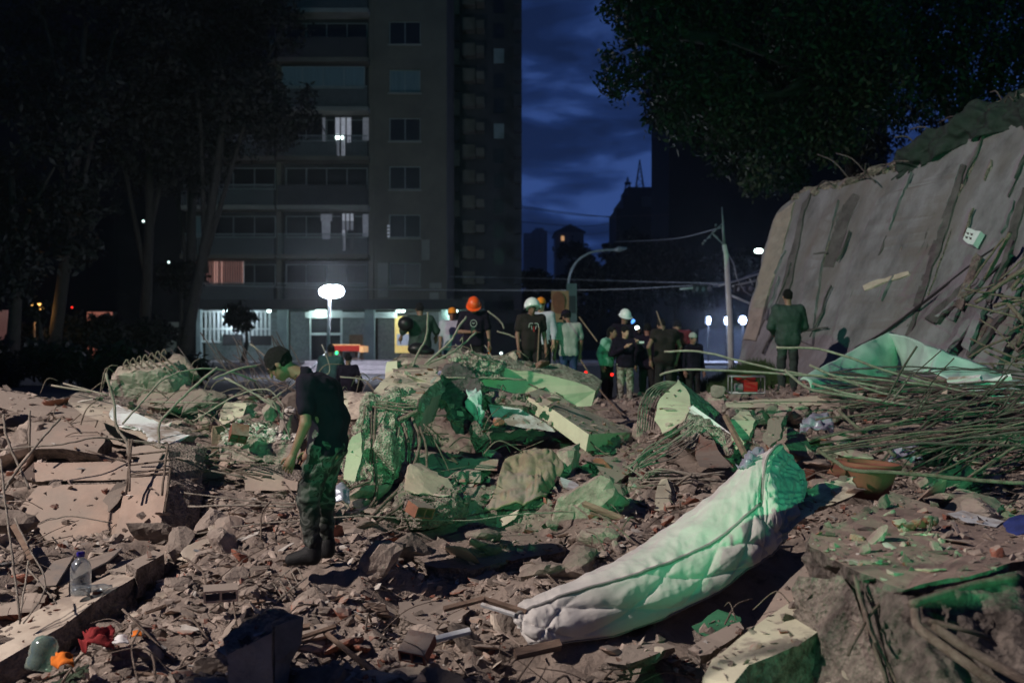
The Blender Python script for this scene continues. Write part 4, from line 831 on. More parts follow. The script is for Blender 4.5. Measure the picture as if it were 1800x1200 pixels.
for i, (pts, m, off, th) in enumerate((
        ([(1384, 470), (1398, 420), (1412, 360), (1428, 338), (1416, 372), (1404, 440), (1388, 520), (1366, 590), (1360, 588), (1374, 520)], 'wall_dark', .004, .03),
        ([(1494, 474), (1500, 476), (1552, 362), (1545, 356), (1520, 410)], 'wall_dark', .004, .02),
        ([(1640, 470), (1656, 440), (1700, 292), (1692, 290), (1660, 380), (1632, 460), (1590, 600), (1600, 600)], 'wall_dark', .004, .035),
        ([(1412, 566), (1420, 514), (1425, 512), (1418, 570)], 'wall_dark', .004, .02), ([(1330, 575), (1346, 516), (1352, 512), (1346, 560), (1334, 590)], 'wall_dark', .004, .02),
        ([(1440, 450), (1470, 380), (1500, 340), (1512, 345), (1490, 400), (1466, 470), (1446, 470)], 'wall_dark', .004, .012),
        ([(1742, 500), (1790, 360), (1800, 330), (1806, 340), (1780, 450), (1752, 520)], 'wall_dark', .004, .03),
        ([(1452, 640), (1500, 460), (1545, 350), (1690, 290), (1650, 420), (1590, 610), (1570, 650)], 'wall_grey', .003, .035),
        ([(1308, 598), (1334, 490), (1356, 410), (1368, 376), (1398, 356), (1380, 430), (1352, 520), (1330, 600)], 'concrete', .003, .03),
        ([(1400, 600), (1420, 470), (1448, 380), (1476, 352), (1452, 450), (1438, 530), (1430, 610)], 'wall_grey', .003, .05),
        ([(1521, 506), (1523, 514), (1566, 497), (1604, 486), (1600, 480), (1560, 492)], 'plaster', .04, .03), ([(1434, 448), (1434, 450), (1458, 448), (1458, 445)], 'wall_dark', .052, .02),
        ([(1416, 582), (1416, 586), (1460, 580), (1460, 577)], 'wall_dark', .06, .02),
        ([(1560, 660), (1600, 600), (1680, 500), (1760, 430), (1780, 440), (1720, 560), (1660, 670)], 'wall_grey', .01, .10),
        ([(1700, 640), (1760, 520), (1830, 420), (1860, 430), (1800, 560), (1760, 660)], 'wall_grey', .02, .12))):
    strip(pts, off, th, m, 'groove' if m == 'wall_dark' else 'plaster_layer', seed=i)
q_ = strip([(1702, 430), (1712, 409), (1735, 416), (1722, 440)], .05, .10, 'frame_white', 'wall_box', amt=0)
for a in ((1712, 419), (1719, 421), (1710, 426), (1717, 428)): strip([(a[0]-2, a[1]-2), (a[0]+2, a[1]-2), (a[0]+2, a[1]+2), (a[0]-2, a[1]+2)], .152, .01, 'wall_dark', 'socket_hole', amt=0, par=q_)
v, f = tube(catmull([onw(1512, 618, .12), onw(1560, 590, .10), onw(1640, 530, .10), onw(1722, 466, .10), onw(1760, 440, .1)], 8), .022, 7); tag(link('black_cable', me('cable', v, f, 'black_plastic')), 'black cable running diagonally across the leaning slab', 'cable')
for i in range(26):   # crumbs and bars along the torn upper edge
    px = 1400+i*17+random.uniform(-6, 6); py = float(np.interp(px, [1390, 1420, 1510, 1560, 1600, 1700, 1800, 1860], [352, 334, 314, 300, 270, 214, 166, 150]))
    link('torn_edge', rockmesh(onw(px, py-3, -.15), (.28, .3, .16), 50+i, 3, mats='concrete_raw'), lw)
for i in range(22):
    px = random.uniform(1420, 1800); py = float(np.interp(px, [1390, 1420, 1510, 1560, 1600, 1700, 1800, 1860], [352, 334, 314, 300, 270, 214, 166, 150])); a = onw(px, py+4, .02); e_ = onw(px+random.uniform(-60, 80), py+random.uniform(-34, 22), random.uniform(-.3, .4))
    rod([a, a.lerp(e_, .5)+Vector((0, 0, .12)), e_], .014, 'rebar_dark', 'thin bar dangling at the torn top edge of the leaning slab', 'bars along the top of the leaning slab', 3, 5)
def cloth(name, rows, cols_px, m, label, cat='tarp', thick=.02, rip=.03, seed=1, sc=3, sub=8, par=None, pleat=0, pf=9, an=(1, 1, 1), fine=.5):
    """soft sheet through a grid of guide points, given thickness"""
    R_ = len(rows); g = [catmull(r, sub) for r in rows]; nC = len(g[0]); G = [catmull([g[r][c] for r in range(R_)], sub) for c in range(nC)]
    V = np.array([[list(p) for p in c] for c in G]); a, b = V.shape[:2]; v = V.reshape(-1, 3); ii_ = np.arange(a*b).reshape(a, b)
    f = np.stack([ii_[:-1, :-1], ii_[1:, :-1], ii_[1:, 1:], ii_[:-1, 1:]], -1).reshape(-1, 4)
    du = np.gradient(V, axis=0); dv = np.gradient(V, axis=1); n_ = np.cross(du, dv).reshape(-1, 3); n_ /= np.linalg.norm(n_, axis=1)[:, None]+1e-9
    v = v+n_*(rip*ridge(v*np.array(an), sc, 3, seed)+rip*fine*fbm(v, sc*3, 2, seed+4))[:, None]
    if pleat:
        ga, gb = np.meshgrid(np.linspace(0, 1, a), np.linspace(0, 1, b), indexing='ij'); w_ = fbm(v, 2.2, 2, seed+9); ph_ = (ga*pf+gb*pf*.45).ravel()+2.2*w_
        v = v+n_*(pleat*(1-np.abs(np.sin(ph_))**.6)+pleat*.5*(1-np.abs(np.sin(ph_*.43+gb.ravel()*4))**.7))[:, None]
    back = v-n_*thick; n0 = len(v); F_ = [tuple(q) for q in f.tolist()]+[tuple(i+n0 for i in reversed(q)) for q in f.tolist()]
    rim = list(ii_[0, :])+list(ii_[1:, -1])+list(ii_[-1, -2::-1])+list(ii_[-2:0:-1, 0])
    for i in range(len(rim)): j = (i+1) % len(rim); F_.append((int(rim[i]), int(rim[j]), int(rim[j]+n0), int(rim[i]+n0)))
    mm = me(name, np.concatenate([v, back]).tolist(), F_, m, smooth=True); return link(name, mm, par, label=label, cat=cat if par is None else None)
cloth('netting', [[onw(1556, 300, .1), onw(1600, 268, .25), onw(1700, 212, .3), onw(1762, 178, .25), onw(1850, 150, .2)], [onw(1580, 308, .15), onw(1630, 276, .3), onw(1705, 236, .3), onw(1765, 206, .3), onw(1850, 190, .2)], [onw(1560, 326, .06), onw(1625, 296, .1), onw(1700, 258, .12), onw(1770, 236, .12), onw(1850, 232, .1)]], 5, 'netting', 'greenish netting draped over the top of the leaning slab', 'netting', rip=.14, sc=2.5, sub=14)
rs_ = random.Random(77)
for i in range(28):   # cracks, chips and thin plaster ridges running up the slab
    px = rs_.uniform(1330, 1790); top = float(np.interp(px, [1305, 1365, 1420, 1510, 1600, 1700, 1800], [600, 380, 345, 325, 285, 225, 180])); py = rs_.uniform(top+90, 630); l_ = rs_.uniform(25, 130); w = rs_.uniform(.8, 3.6); k_ = .40+rs_.uniform(-.06, .06)
    pts = []
    for j in range(5): t = j/4; pts.append((px+l_*k_*t+rs_.uniform(-2, 2), py-l_*t))
    pts = pts+[(a_+w*(1-abs(j-2)/2.4)*rs_.uniform(.5, 1.2)+.6, b_+rs_.uniform(-2, 2)) for j, (a_, b_) in reversed(list(enumerate(pts)))]
    if min(p[1]-float(np.interp(p[0], [1305, 1365, 1420, 1510, 1600, 1700, 1800], [600, 380, 345, 325, 285, 225, 180])) for p in pts) < 8: continue
    strip(pts, .045 if rs_.random() < .4 else .004, rs_.uniform(.012, .05), rs_.choice(('wall_dark', 'wall_dark', 'wall_grey', 'wall_grey', 'concrete_raw')), 'crack' if w < 3 else 'plaster_layer', seed=i, step=.12, amt=.02)
for i in range(34):   # layered wreckage on the slab's lower right
    px = rs_.uniform(1590, 1800); py = rs_.uniform(450, 640)
    if py < 640-(px-1560)*.95: continue
    l_ = rs_.uniform(40, 130); a_ = rs_.uniform(.7, 1.25); w = rs_.uniform(4, 18); dx, dy = math.cos(a_), -math.sin(a_)
    pts = [(px, py), (px+l_*dx, py+l_*dy), (px+l_*dx+w*.8, py+l_*dy+w*.6), (px+w, py+w*.5)]
    strip(pts, rs_.uniform(.10, .25), rs_.uniform(.03, .08), rs_.choice(('wall_dark', 'wall_grey', 'wall_grey', 'rough_break')), 'wreckage_plate', seed=i, step=.1, amt=.03)
# tarpaulins / sheet metal in front of it
cloth('green_sheet', [[P(1408, 662, 11.6), P(1470, 630, 12.3), P(1520, 603, 12.9), P(1562, 584, 13.4)], [P(1420, 672, 11.5), P(1480, 655, 12.1), P(1535, 630, 12.8), P(1580, 600, 13.4)], [P(1425, 690, 11.5), P(1490, 684, 12.1), P(1550, 670, 12.8), P(1590, 650, 13.4)]], 5, 'tarp', 'curled sheet panel like a tent, its face glowing green, in front of the leaning slab', 'sheet panel', rip=.05, sc=1.5)
cloth('grey_sheet', [[P(1562, 584, 13.4), P(1590, 592, 12.9), P(1620, 602, 12.4), P(1652, 616, 12.2)], [P(1575, 612, 13.3), P(1600, 620, 12.8), P(1625, 628, 12.2), P(1645, 636, 12.0)], [P(1590, 655, 13.2), P(1600, 656, 12.7), P(1615, 654, 12.1), P(1628, 650, 12)]], 5, 'tarp', 'grey folded sheet leaning against the green one', 'sheet panel', rip=.03, sc=1.5)
cloth('teal_sheet', [[P(1650, 614, 12.2), P(1700, 630, 12), P(1755, 650, 11.8), P(1815, 672, 11.6)], [P(1640, 634, 12), P(1695, 652, 11.8), P(1750, 672, 11.5), P(1820, 690, 11.3)], [P(1636, 652, 11.9), P(1690, 680, 11.5), P(1750, 700, 11.2), P(1820, 712, 11)]], 5, 'tarp_teal', 'long pale teal sheet panel sloping down to the right edge', 'sheet panel', rip=.03, sc=1.5)
for a, b, l in (((1668, 670), (1725, 664), 'torn white strip lying on the teal sheet, upper one'), ((1652, 696), (1778, 662), 'long pale batten crossing the teal sheet')):
    q_ = MB(); q_.tube([P(*a, 11.2), P(*b, 10.9)], [.05, .035], 4); tag(link('batten', q_.mesh('b', 'paint_white')), l, 'batten')
# ------------------------------------------------------------------ broken concrete, middle distance
PL = ('plaster', 'concrete_raw'); CR = ('plaster_cream', 'concrete_pale'); PK = ('plaster_pink', 'concrete_raw'); CC = ('concrete', 'concrete_raw')
# centre: long rough beam and its neighbours
slab('fallen_beam', [P(800, 636, 12.9), P(860, 640, 13.0), P(947, 656, 13.2), P(1030, 677, 13.4), P(1047, 687, 13.4), P(1040, 713, 13.3), P(1006, 714, 13.25), P(940, 698, 13.05), P(880, 684, 12.95), P(806, 670, 12.8)], Vector((.15, .55, .12)), CR, 'long cream-faced beam sloping down to the right behind the flat block', 'beam', step=.12, amt=.02, seed=3)
slab('fallen_beam', [P(790, 632, 12.7), P(818, 626, 12.8), P(862, 639, 12.85), P(884, 644, 12.9), P(880, 664, 12.75), P(850, 664, 12.7), P(812, 668, 12.6)], Vector((.02, .3, .05)), ('concrete_pale', 'concrete_pale'), 'rough broken end of the long beam, exposed aggregate', 'beam', step=.06, amt=.03, seed=8, rough=.03, disp=.035, dsc=5)
slab('slab_piece', [P(826, 676, 12.5), P(880, 686, 12.6), P(930, 700, 12.6), P(926, 712, 12.2), P(862, 708, 12.1)], Vector((.05, .1, -.18)), PL, 'dusty tilted slab under the long beam', step=.15, amt=.015, seed=9)
slab('concrete_block', [P(922, 694, 12.6), P(958, 678, 13.3), P(1010, 712, 13.1), P(1115, 759, 13.0), P(1035, 763, 11.3), P(976, 722, 11.9)], Vector((-.03, -.02, -.19)), ('plaster', 'plaster_cream'), 'flat cream concrete block with a clean squared end facing the camera', 'concrete block', step=.5, amt=.006, edges={0}, seed=5, rings=1, rough=.004)
slab('slab_piece', [P(858, 710, 12.1), P(908, 715, 12.2), P(959, 743, 11.9), P(976, 759, 11.7), P(920, 752, 11.7), P(868, 741, 11.8)], Vector((.1, .3, -.02)), ('paint_white', 'concrete_raw'), 'white painted triangular wall piece between the beams', edges={2, 3}, seed=6)
rock('concrete_lump', P(845, 770, 10.9), (.15, .12, .17), 12, 'pale grey concrete lump with exposed gravel beside the white triangle', mats='concrete_raw')
rock('concrete_lump', P(975, 700, 12.2), (.10, .1, .06), 14, 'small lump resting on top of the flat cream block', mats='concrete')
rock('concrete_lump', P(876, 742, 11.5), (.07, .06, .06), 15, 'small pinkish stone in front of the white triangle', mats='terracotta')
for i in range(14):
    link('aggregate', rockmesh(P(830+i*9, 690+random.uniform(-6, 8)+i*1.5, 11.9), (.05, .05, .05), 200+i, 2, mats='concrete_raw'), None, 'gravelly crumb lying along the edge of the long beam', 'rubble', 'crumbs along the long beam')
# central pillar with cream top slab, green-lit stump and hanging bars
slab('tilted_slab', [P(652, 697, 10.3), P(668, 672, 11.0), P(690, 655, 11.9), P(705, 650, 12.2), P(765, 648, 12.2), P(774, 667, 11.3), P(752, 684, 10.7), P(735, 702, 10.2)], Vector((.05, .05, -.14)), CR, 'cream plastered slab on top of the central broken pillar', step=.12, amt=.012, edges={0, 4, 5, 6, 7}, seed=11)
slab('broken_pillar', [P(775, 668, 12.3), P(782, 690, 12.3), P(762, 740, 11.6), P(741, 762, 10.9), P(731, 726, 10.1), P(737, 700, 10.1)], Vector((-.15, .5, .0)), PL, 'dark side of the central broken pillar, wedge shaped', step=.1, amt=.02, seed=12)
slab('broken_pillar', [P(648, 700, 10.0), P(698, 698, 10.1), P(716, 730, 10.0), P(705, 775, 9.8), P(699, 836, 9.5), P(662, 852, 9.4), P(622, 854, 9.3), P(606, 842, 9.3), P(612, 790, 9.5), P(632, 740, 9.7)], Vector((.1, .5, .02)), ('concrete_pale', 'concrete_pale'), 'shattered green-lit stump of the central pillar with bars in front', step=.08, amt=.03, seed=13, rough=.03, disp=.05, dsc=4.5)
slab('plaster_flake', [P(604, 842, 9.0), P(618, 768, 9.3), P(634, 758, 9.4), P(636, 800, 9.2), P(624, 846, 9.0)], Vector((.02, .12, 0)), CR, 'upright cream flake leaning on the left of the central stump', amt=.012, seed=15)
rock('concrete_lump', P(682, 790, 9.45), (.14, .12, .26), 16, 'tall rough lump inside the central stump', mats='concrete_pale')
slab('slab_piece', [P(590, 712, 11.6), P(600, 690, 12.2), P(652, 692, 12.0), P(648, 705, 11.4), P(640, 736, 11.1), P(600, 734, 11.2)], Vector((0, .4, -.05)), PL, 'slab with a frayed upper edge between the man and the central pillar', amt=.03, step=.07, seed=17, disp=.02)
slab('slab_piece', [P(683, 640, 13), P(705, 628, 13.2), P(792, 630, 13.2), P(795, 648, 13), P(760, 655, 12.6), P(700, 660, 12.5)], Vector((0, .35, .05)), CC, 'grey slab lying behind the cream pillar top', amt=.02, seed=19)
slab('slab_piece', [P(677, 665, 12.7), P(680, 636, 12.9), P(698, 634, 12.9), P(700, 662, 12.7)], Vector((.05, .3, 0)), CR, 'small upright cream block left of the pillar top', amt=.01, seed=20)
slab('concrete_block', [P(772, 632, 13.2), P(796, 610, 13.4), P(820, 620, 13.4), P(815, 640, 13.1)], Vector((.1, .4, .0)), CC, 'rough block under the crossed bars beside the orange-helmet man', amt=.02, seed=21)
slab('slab_piece', [P(750, 690, 12.0), P(790, 640, 12.4), P(835, 655, 12.2), P(850, 720, 11.8), P(842, 748, 11.6), P(818, 760, 11.4)], Vector((.1, .5, 0)), ('wall_dark', 'concrete_raw'), 'dark-coloured face standing in for shade in the hollow beneath the long beam', amt=.05, step=.1, seed=22, rough=.05, disp=.07, dsc=3)  # dark face colour stands in for the shade under the beam
cloth('torn_sheet', [[P(818, 680, 11.9), P(832, 676, 11.9), P(845, 684, 11.8)], [P(822, 710, 11.7), P(838, 706, 11.6), P(850, 712, 11.6)], [P(830, 745, 11.5), P(842, 744, 11.4), P(852, 742, 11.5)]], 4, 'tarp_teal', 'crumpled greenish sheet hanging in the dark hollow', 'plastic sheet', rip=.06, sc=6, seed=4)
# big foreground rock and cloth
rock('boulder', P(758, 888, 9.1), (.33, .30, .24), 31, 'big rough boulder of gravelly concrete in the centre', mats='concrete_raw', sub=5, planes=9, rough=.10, fine=.05)
slab('plaster_flake', [P(699, 868, 8.9), P(722, 846, 9.2), P(738, 858, 9.1), P(728, 908, 8.8), P(703, 892, 8.8)], Vector((.05, .12, 0)), PK, 'smooth pinkish flake on the left side of the big boulder', amt=.01, seed=32)
cloth('beige_cloth', [[P(888, 800, 10.3), P(925, 786, 10.5), P(960, 790, 10.5), P(985, 806, 10.4)], [P(880, 826, 10.0), P(920, 815, 10.1), P(955, 812, 10.1), P(990, 826, 10.1)], [P(868, 860, 9.6), P(910, 848, 9.7), P(950, 840, 9.7), P(975, 852, 9.8)], [P(850, 885, 9.3), P(890, 880, 9.3), P(930, 876, 9.3), P(960, 868, 9.5)]], 5, 'cloth_beige', 'crumpled beige cloth heaped on the rubble right of the boulder', 'cloth', rip=.05, sc=4.2, sub=24, seed=5, an=(1, .35, .3), fine=.08)
slab('plaster_flake', [P(985, 838, 9.7), P(1010, 846, 9.7), P(1034, 866, 9.4), P(1008, 864, 9.3), P(990, 856, 9.4)], Vector((0, .03, -.03)), ('paint_white', 'concrete_raw'), 'bright white plaster flake right of the beige cloth', seed=33, amt=.01)
slab('slab_piece', [P(1040, 812, 10.6), P(1066, 801, 10.9), P(1095, 806, 10.9), P(1110, 828, 10.6), P(1084, 848, 10.2), P(1064, 838, 10.3)], Vector((0, .06, -.08)), PK, 'flat pinkish-cream shard lying right of the white flake', seed=34, amt=.012)
slab('slab_piece', [P(1058, 868, 9.6), P(1075, 846, 9.9), P(1090, 852, 9.9), P(1098, 876, 9.7), P(1078, 884, 9.5)], Vector((.05, .1, -.02)), PK, 'pink shard standing on edge under the flat pinkish-cream one', seed=35, amt=.012)
slab('plaster_flake', [P(1150, 896, 9.3), P(1152, 868, 9.5), P(1162, 842, 9.7), P(1172, 840, 9.7), P(1180, 862, 9.6), P(1176, 900, 9.3)], Vector((.05, .08, 0)), CR, 'upright cream tongue-shaped shard left of the mattress top', seed=36, amt=.008)
for a, b, w, l in (((1027, 885), (1140, 930), .030, 'thick dusty plank pointing to the mattress, upper of two'), ((1040, 900), (1150, 938), .020, 'thin plank beside the thick one pointing to the mattress')):
    q_ = MB(); q_.tube([P(*a, 9.0), P(*b, 8.5)], w, 4); tag(link('plank', q_.mesh('p', 'wood')), l, 'plank')
# ground slabs around the dark hollow
slab('floor_slab', [P(700, 965, 8.35), P(860, 925, 9.2), P(905, 935, 9.1), P(985, 945, 8.9), P(992, 968, 8.45), P(830, 1000, 7.95), P(770, 998, 7.95)], Vector((0, .03, -.10)), ('rubble_soil', 'concrete_raw'), 'sunken floor slab strewn with dust in the middle of the photo', seed=41, amt=.03, step=.12)
slab('floor_slab', [P(700, 1058, 7.35), P(790, 1052, 7.6), P(830, 1068, 7.35), P(812, 1092, 7.0), P(760, 1108, 6.85), P(705, 1085, 7.0)], Vector((0, .03, -.08)), PK, 'dusty pink slab with crumbs below the dark hollow', seed=42, amt=.02)
# left: slabs
slab('long_slab', [P(-60, 672, 13.4), P(40, 692, 13), P(117, 713, 12.6), P(180, 732, 12.1), P(240, 764, 11.5), P(236, 790, 11.3), P(180, 775, 11.6), P(100, 742, 11.9), P(0, 716, 12.3), P(-60, 705, 12.5)], Vector((0, .4, -.05)), CC, 'long grey slab running in from the left edge', step=.25, amt=.015, seed=51)
slab('wall_piece', [P(120, 706, 11.4), P(133, 690, 11.9), P(180, 700, 11.9), P(240, 722, 11.5), P(285, 742, 11.1), P(332, 766, 10.6), P(312, 779, 10.3), P(258, 774, 10.4), P(205, 752, 10.8), P(146, 729, 11.2)], Vector((.05, .35, -.02)), PL, 'grey plastered wall piece with a bright white painted end, left of the man', step=.12, amt=.015, seed=52)
bp_ = [P(192, 726, 10.89), P(202, 711, 11.2), P(240, 726, 11.0), P(280, 743, 10.9), P(330, 766, 10.45), P(308, 779, 10.2), P(266, 778, 10.2), P(256, 758, 10.45), P(236, 750, 10.7), P(205, 746, 10.75)]
slab('painted_sheet', bp_, Vector((0, .02, -.02)), ('paint_white', 'paint_white'), 'bright white painted panel on the grey wall piece', cat='plaster piece', support=False, step=.06, amt=.008, seed=53)
slab('wall_piece', [P(47, 742, 10.9), P(100, 742, 11.1), P(163, 749, 11.0), P(188, 764, 10.8), P(170, 798, 10.3), P(110, 788, 10.3), P(52, 790, 10.3)], Vector((0, .2, -.15)), PK, 'smooth pinkish wall piece lying near the left edge', amt=.015, seed=54)
slab('wall_piece', [P(33, 838, 9.5), P(60, 812, 9.8), P(150, 812, 9.8), P(232, 808, 9.8), P(222, 842, 9.6), P(62, 846, 9.6)], Vector((0, .3, -.10)), PK, 'upper course of the pink plastered wall at the left', step=.2, amt=.01, seed=55)
slab('wall_piece', [P(36, 890, 9.35), P(66, 854, 9.55), P(222, 850, 9.55), P(204, 940, 9.1), P(86, 958, 9.0)], Vector((.0, .3, .0)), PK, 'lower panel of the pink plastered wall crossed by bar shadows', step=.2, amt=.01, seed=56)
slab('broken_column', [P(200, 948, 8.7), P(216, 868, 9.0), P(226, 820, 9.25), P(232, 786, 9.5), P(268, 782, 9.5), P(296, 792, 9.4), P(291, 870, 8.9), P(278, 950, 8.6)], Vector((.22, .42, -.02)), PK, 'broken square column with exposed stirrups leaning back at the left', 'column', step=.09, amt=.012, edges={1, 2, 3, 4, 5}, seed=57)
slab('slab_piece', [P(180, 880, 9.0), P(206, 846, 9.1), P(224, 852, 9.1), P(206, 884, 8.9), P(190, 900, 8.8)], Vector((.03, .15, 0)), CC, 'small broken concrete piece left of the stirrup column', seed=58)
rock('rounded_lump', P(268, 680, 14.0), (.46, .5, .40), 59, 'large rounded brown-grey mound of concrete behind the rods', planes=4, rough=.08, mats='concrete', sub=5, rot=0)
slab('slab_piece', [P(262, 652, 14.2), P(292, 648, 14.2), P(348, 690, 13.6), P(352, 712, 13.2), P(300, 716, 13.2), P(240, 712, 13.4)], Vector((0, .5, 0)), CC, 'sloping grey slab falling right from the rounded mound', amt=.03, seed=60)
rock('concrete_lump', P(355, 705, 12.6), (.28, .25, .16), 61, 'low lump to the right of the rounded mound', mats='concrete')
# small shattered wall with green shade, white crumbs on top
slab('shattered_wall', [P(384, 764, 10.3), P(470, 770, 10.2), P(524, 782, 10.1), P(520, 812, 10.0), P(500, 814, 10.0), P(460, 806, 10.0), P(420, 812, 10.0), P(386, 806, 10.1)], Vector((0, .55, .10)), CC, 'shattered wall stub topped with white crumbs, left of the man', 'wall', amt=.02, step=.06, seed=62, disp=.03, dsc=6)
slab('slab_piece', [P(428, 826, 9.7), P(480, 830, 9.7), P(524, 846, 9.6), P(522, 862, 9.5), P(430, 862, 9.5)], Vector((0, .4, .06)), PK, 'ledge in green shade below the shattered wall stub', amt=.015, seed=63)
slab('metal_plate', [P(370, 810, 10.0), P(374, 752, 10.3), P(424, 736, 10.7), P(426, 744, 10.7), P(384, 762, 10.3), P(378, 812, 10.0)], Vector((.02, .05, 0)), ('wood', 'wood'), 'rusty angle frame standing at the left end of the shattered stub', 'frame', support=False, amt=.0, seed=64)
slab('concrete_block', [P(384, 740, 11.2), P(396, 706, 11.6), P(432, 708, 11.6), P(424, 736, 11.2), P(390, 750, 11.0)], Vector((.05, .3, 0)), CR, 'cracked pale block behind the angle frame', seed=65)
rock('concrete_lump', P(476, 726, 10.9), (.13, .12, .15), 66, 'pale rounded lump, left one of the pair beside the man', mats='concrete')
rock('concrete_lump', P(508, 752, 10.5), (.20, .15, .19), 67, 'pale cracked lump, right one of the pair beside the man', mats='concrete')
# left foreground: long wall top
slab('wall_beam', [P(-30, 1180, 6.15), P(47, 1135, 6.35), P(110, 1100, 6.6), P(170, 1055, 6.95), P(240, 1012, 7.4), P(192, 1005, 7.75), P(120, 1045, 7.3), P(70, 1070, 7.0), P(-30, 1120, 6.6)], Vector((.02, -.02, -.22)), PL, 'long fallen wall top running diagonally across the lower left corner', 'wall', step=.15, amt=.008, seed=71, rings=2)
slab('concrete_block', [P(240, 1000, 7.35), P(288, 973, 7.9), P(270, 966, 8.1), P(222, 990, 7.6)], Vector((.0, -.02, -.22)), PK, 'squared block closing the far end of the fallen wall top', amt=.004, seed=72)
slab('slab_piece', [P(188, 1002, 7.65), P(215, 984, 8.0), P(270, 976, 8.1), P(238, 1008, 7.55)], Vector((0, 0, -.05)), PL, 'flat tile on the far end of the fallen wall top', amt=.01, seed=73)
slab('wall_end', [P(484, 1100, 5.35), P(534, 1084, 5.5), P(530, 1130, 5.45), P(510, 1166, 5.4), P(504, 1250, 5.3), P(484, 1260, 5.2)], Vector((-.25, .25, 0)), CC, 'dark end face of a wall in the near rubble, bottom centre left', 'wall', amt=.006, seed=74)
slab('wall_end', [P(400, 1150, 4.9), P(478, 1112, 5.0), P(482, 1260, 4.9), P(400, 1280, 4.8)], Vector((-.1, .35, 0)), CC, 'dark vertical wall face at the bottom edge, blurred', 'wall', amt=.006, seed=75)
slab('slab_piece', [P(380, 1140, 5.0), P(420, 1120, 5.2), P(462, 1098, 5.45), P(478, 1106, 5.4), P(430, 1140, 5.1), P(402, 1156, 4.9)], Vector((0, .0, -.04)), PL, 'flat plank-like slab on the near wall face', amt=.004, seed=76)
# right middle: tilted box of concrete, rods and bricks
slab('tilted_block', [P(1150, 738, 11.2), P(1160, 700, 11.4), P(1192, 667, 11.7), P(1206, 683, 11.6), P(1216, 716, 11.3), P(1200, 742, 11.1), P(1164, 762, 11.0)], Vector((.62, .5, -.42)), CR, 'cream-faced concrete box tilted on its corner, dark roof side, in the middle right', 'concrete block', step=.07, amt=.016, seed=81)
slab('edge_strip', [P(1213, 716, 11.2), P(1218, 712, 11.2), P(1288, 764, 10.9), P(1283, 770, 10.9)], Vector((0, .06, -.04)), ('paint_white', 'paint_white'), 'bright strip along the lower edge of the tilted block', cat='trim', amt=.003, support=False)
slab('slab_piece', [P(1205, 744, 11.0), P(1216, 724, 11.2), P(1250, 752, 11.0), P(1282, 772, 10.8), P(1286, 796, 10.6), P(1250, 800, 10.6), P(1210, 785, 10.7)], Vector((.05, .3, 0)), ('concrete_pale', 'concrete_pale'), 'crumbling green-lit face under the tilted block', amt=.03, seed=82, rough=.03, disp=.04)
slab('concrete_block', [P(1282, 738, 10.9), P(1300, 722, 11.2), P(1318, 724, 11.2), P(1328, 738, 11.0), P(1316, 772, 10.7), P(1294, 790, 10.6), P(1286, 776, 10.7)], Vector((.12, .25, 0)), CR, 'small green-lit block right of the tilted block', amt=.015, seed=83)
slab('slab_piece', [P(1222, 800, 10.5), P(1232, 764, 10.7), P(1246, 762, 10.7), P(1262, 790, 10.5), P(1290, 822, 10.2), P(1230, 820, 10.2)], Vector((.03, .15, 0)), ('terracotta', 'terracotta'), 'reddish cracked wall fragment below the tilted block', amt=.015, seed=84)
q_ = MB(); q_.tube([P(1275, 732, 10.9), P(1310, 800, 10.0)], .035, 6); tag(link('post', q_.mesh('post', 'wood')), 'dark post leaning between the tilted block and the mattress top', 'post')
slab('fallen_beam', [P(1275, 706, 13.1), P(1330, 702, 13.2), P(1400, 700, 13.3), P(1450, 694, 13.4), P(1490, 690, 13.4), P(1488, 704, 13.2), P(1440, 712, 13.1), P(1330, 716, 12.9), P(1278, 716, 12.9)], Vector((0, .3, -.1)), CR, 'long thin green-lit ledge below the man in the green jacket', 'beam', amt=.01, seed=85)
for i in range(16):
    rock('rubble_lump', P(1285+i*13, 728+random.uniform(-8, 8), 12.7-random.uniform(0, .4)), (random.uniform(.09, .16), .12, random.uniform(.08, .14)), 300+i, 'green-lit lump in the row under the thin ledge', 'rubble', 'lumps under the thin green-lit ledge', sub=3, mats='concrete')
slab('slab_piece', [P(1340, 775, 10.4), P(1352, 735, 10.9), P(1378, 732, 10.9), P(1372, 770, 10.4), P(1352, 786, 10.2)], Vector((.1, .2, 0)), CC, 'green-shaded block with vertical scratches right of the small block', amt=.015, seed=86)
rock('round_stone', P(1264, 687, 13.6), (.11, .1, .09), 87, 'round green-lit stone on the ledge', mats='concrete', planes=5)
# under the mattress head
slab('slab_piece', [P(1380, 905, 7.7), P(1398, 868, 8.1), P(1440, 848, 8.3), P(1500, 838, 8.4), P(1504, 868, 8.0), P(1440, 890, 7.8), P(1392, 930, 7.5)], Vector((0, .3, -.1)), CR, 'green-lit slab right of the mattress head with a cream patch', amt=.02, seed=88)
slab('leaning_slab', [P(1322, 1106, 5.75), P(1366, 1040, 6.1), P(1424, 984, 6.5), P(1452, 982, 6.5), P(1466, 1002, 6.3), P(1420, 1050, 5.95), P(1366, 1090, 5.7)], Vector((.02, .10, -.16)), PK, 'pinkish slab slanting under the mattress, upper of the two at lower right', step=.2, amt=.008, seed=89)
slab('leaning_slab', [P(1236, 1190, 5.0), P(1252, 1158, 5.15), P(1300, 1120, 5.4), P(1370, 1070, 5.7), P(1436, 1026, 6.0), P(1450, 1072, 5.6), P(1440, 1108, 5.3), P(1414, 1126, 5.2), P(1316, 1168, 4.95), P(1290, 1200, 4.8), P(1270, 1260, 4.7), P(1228, 1260, 4.7)], Vector((.10, .06, -.26)), CR, 'large smooth cream-green slab in the lower right foreground', step=.12, amt=.012, seed=90)
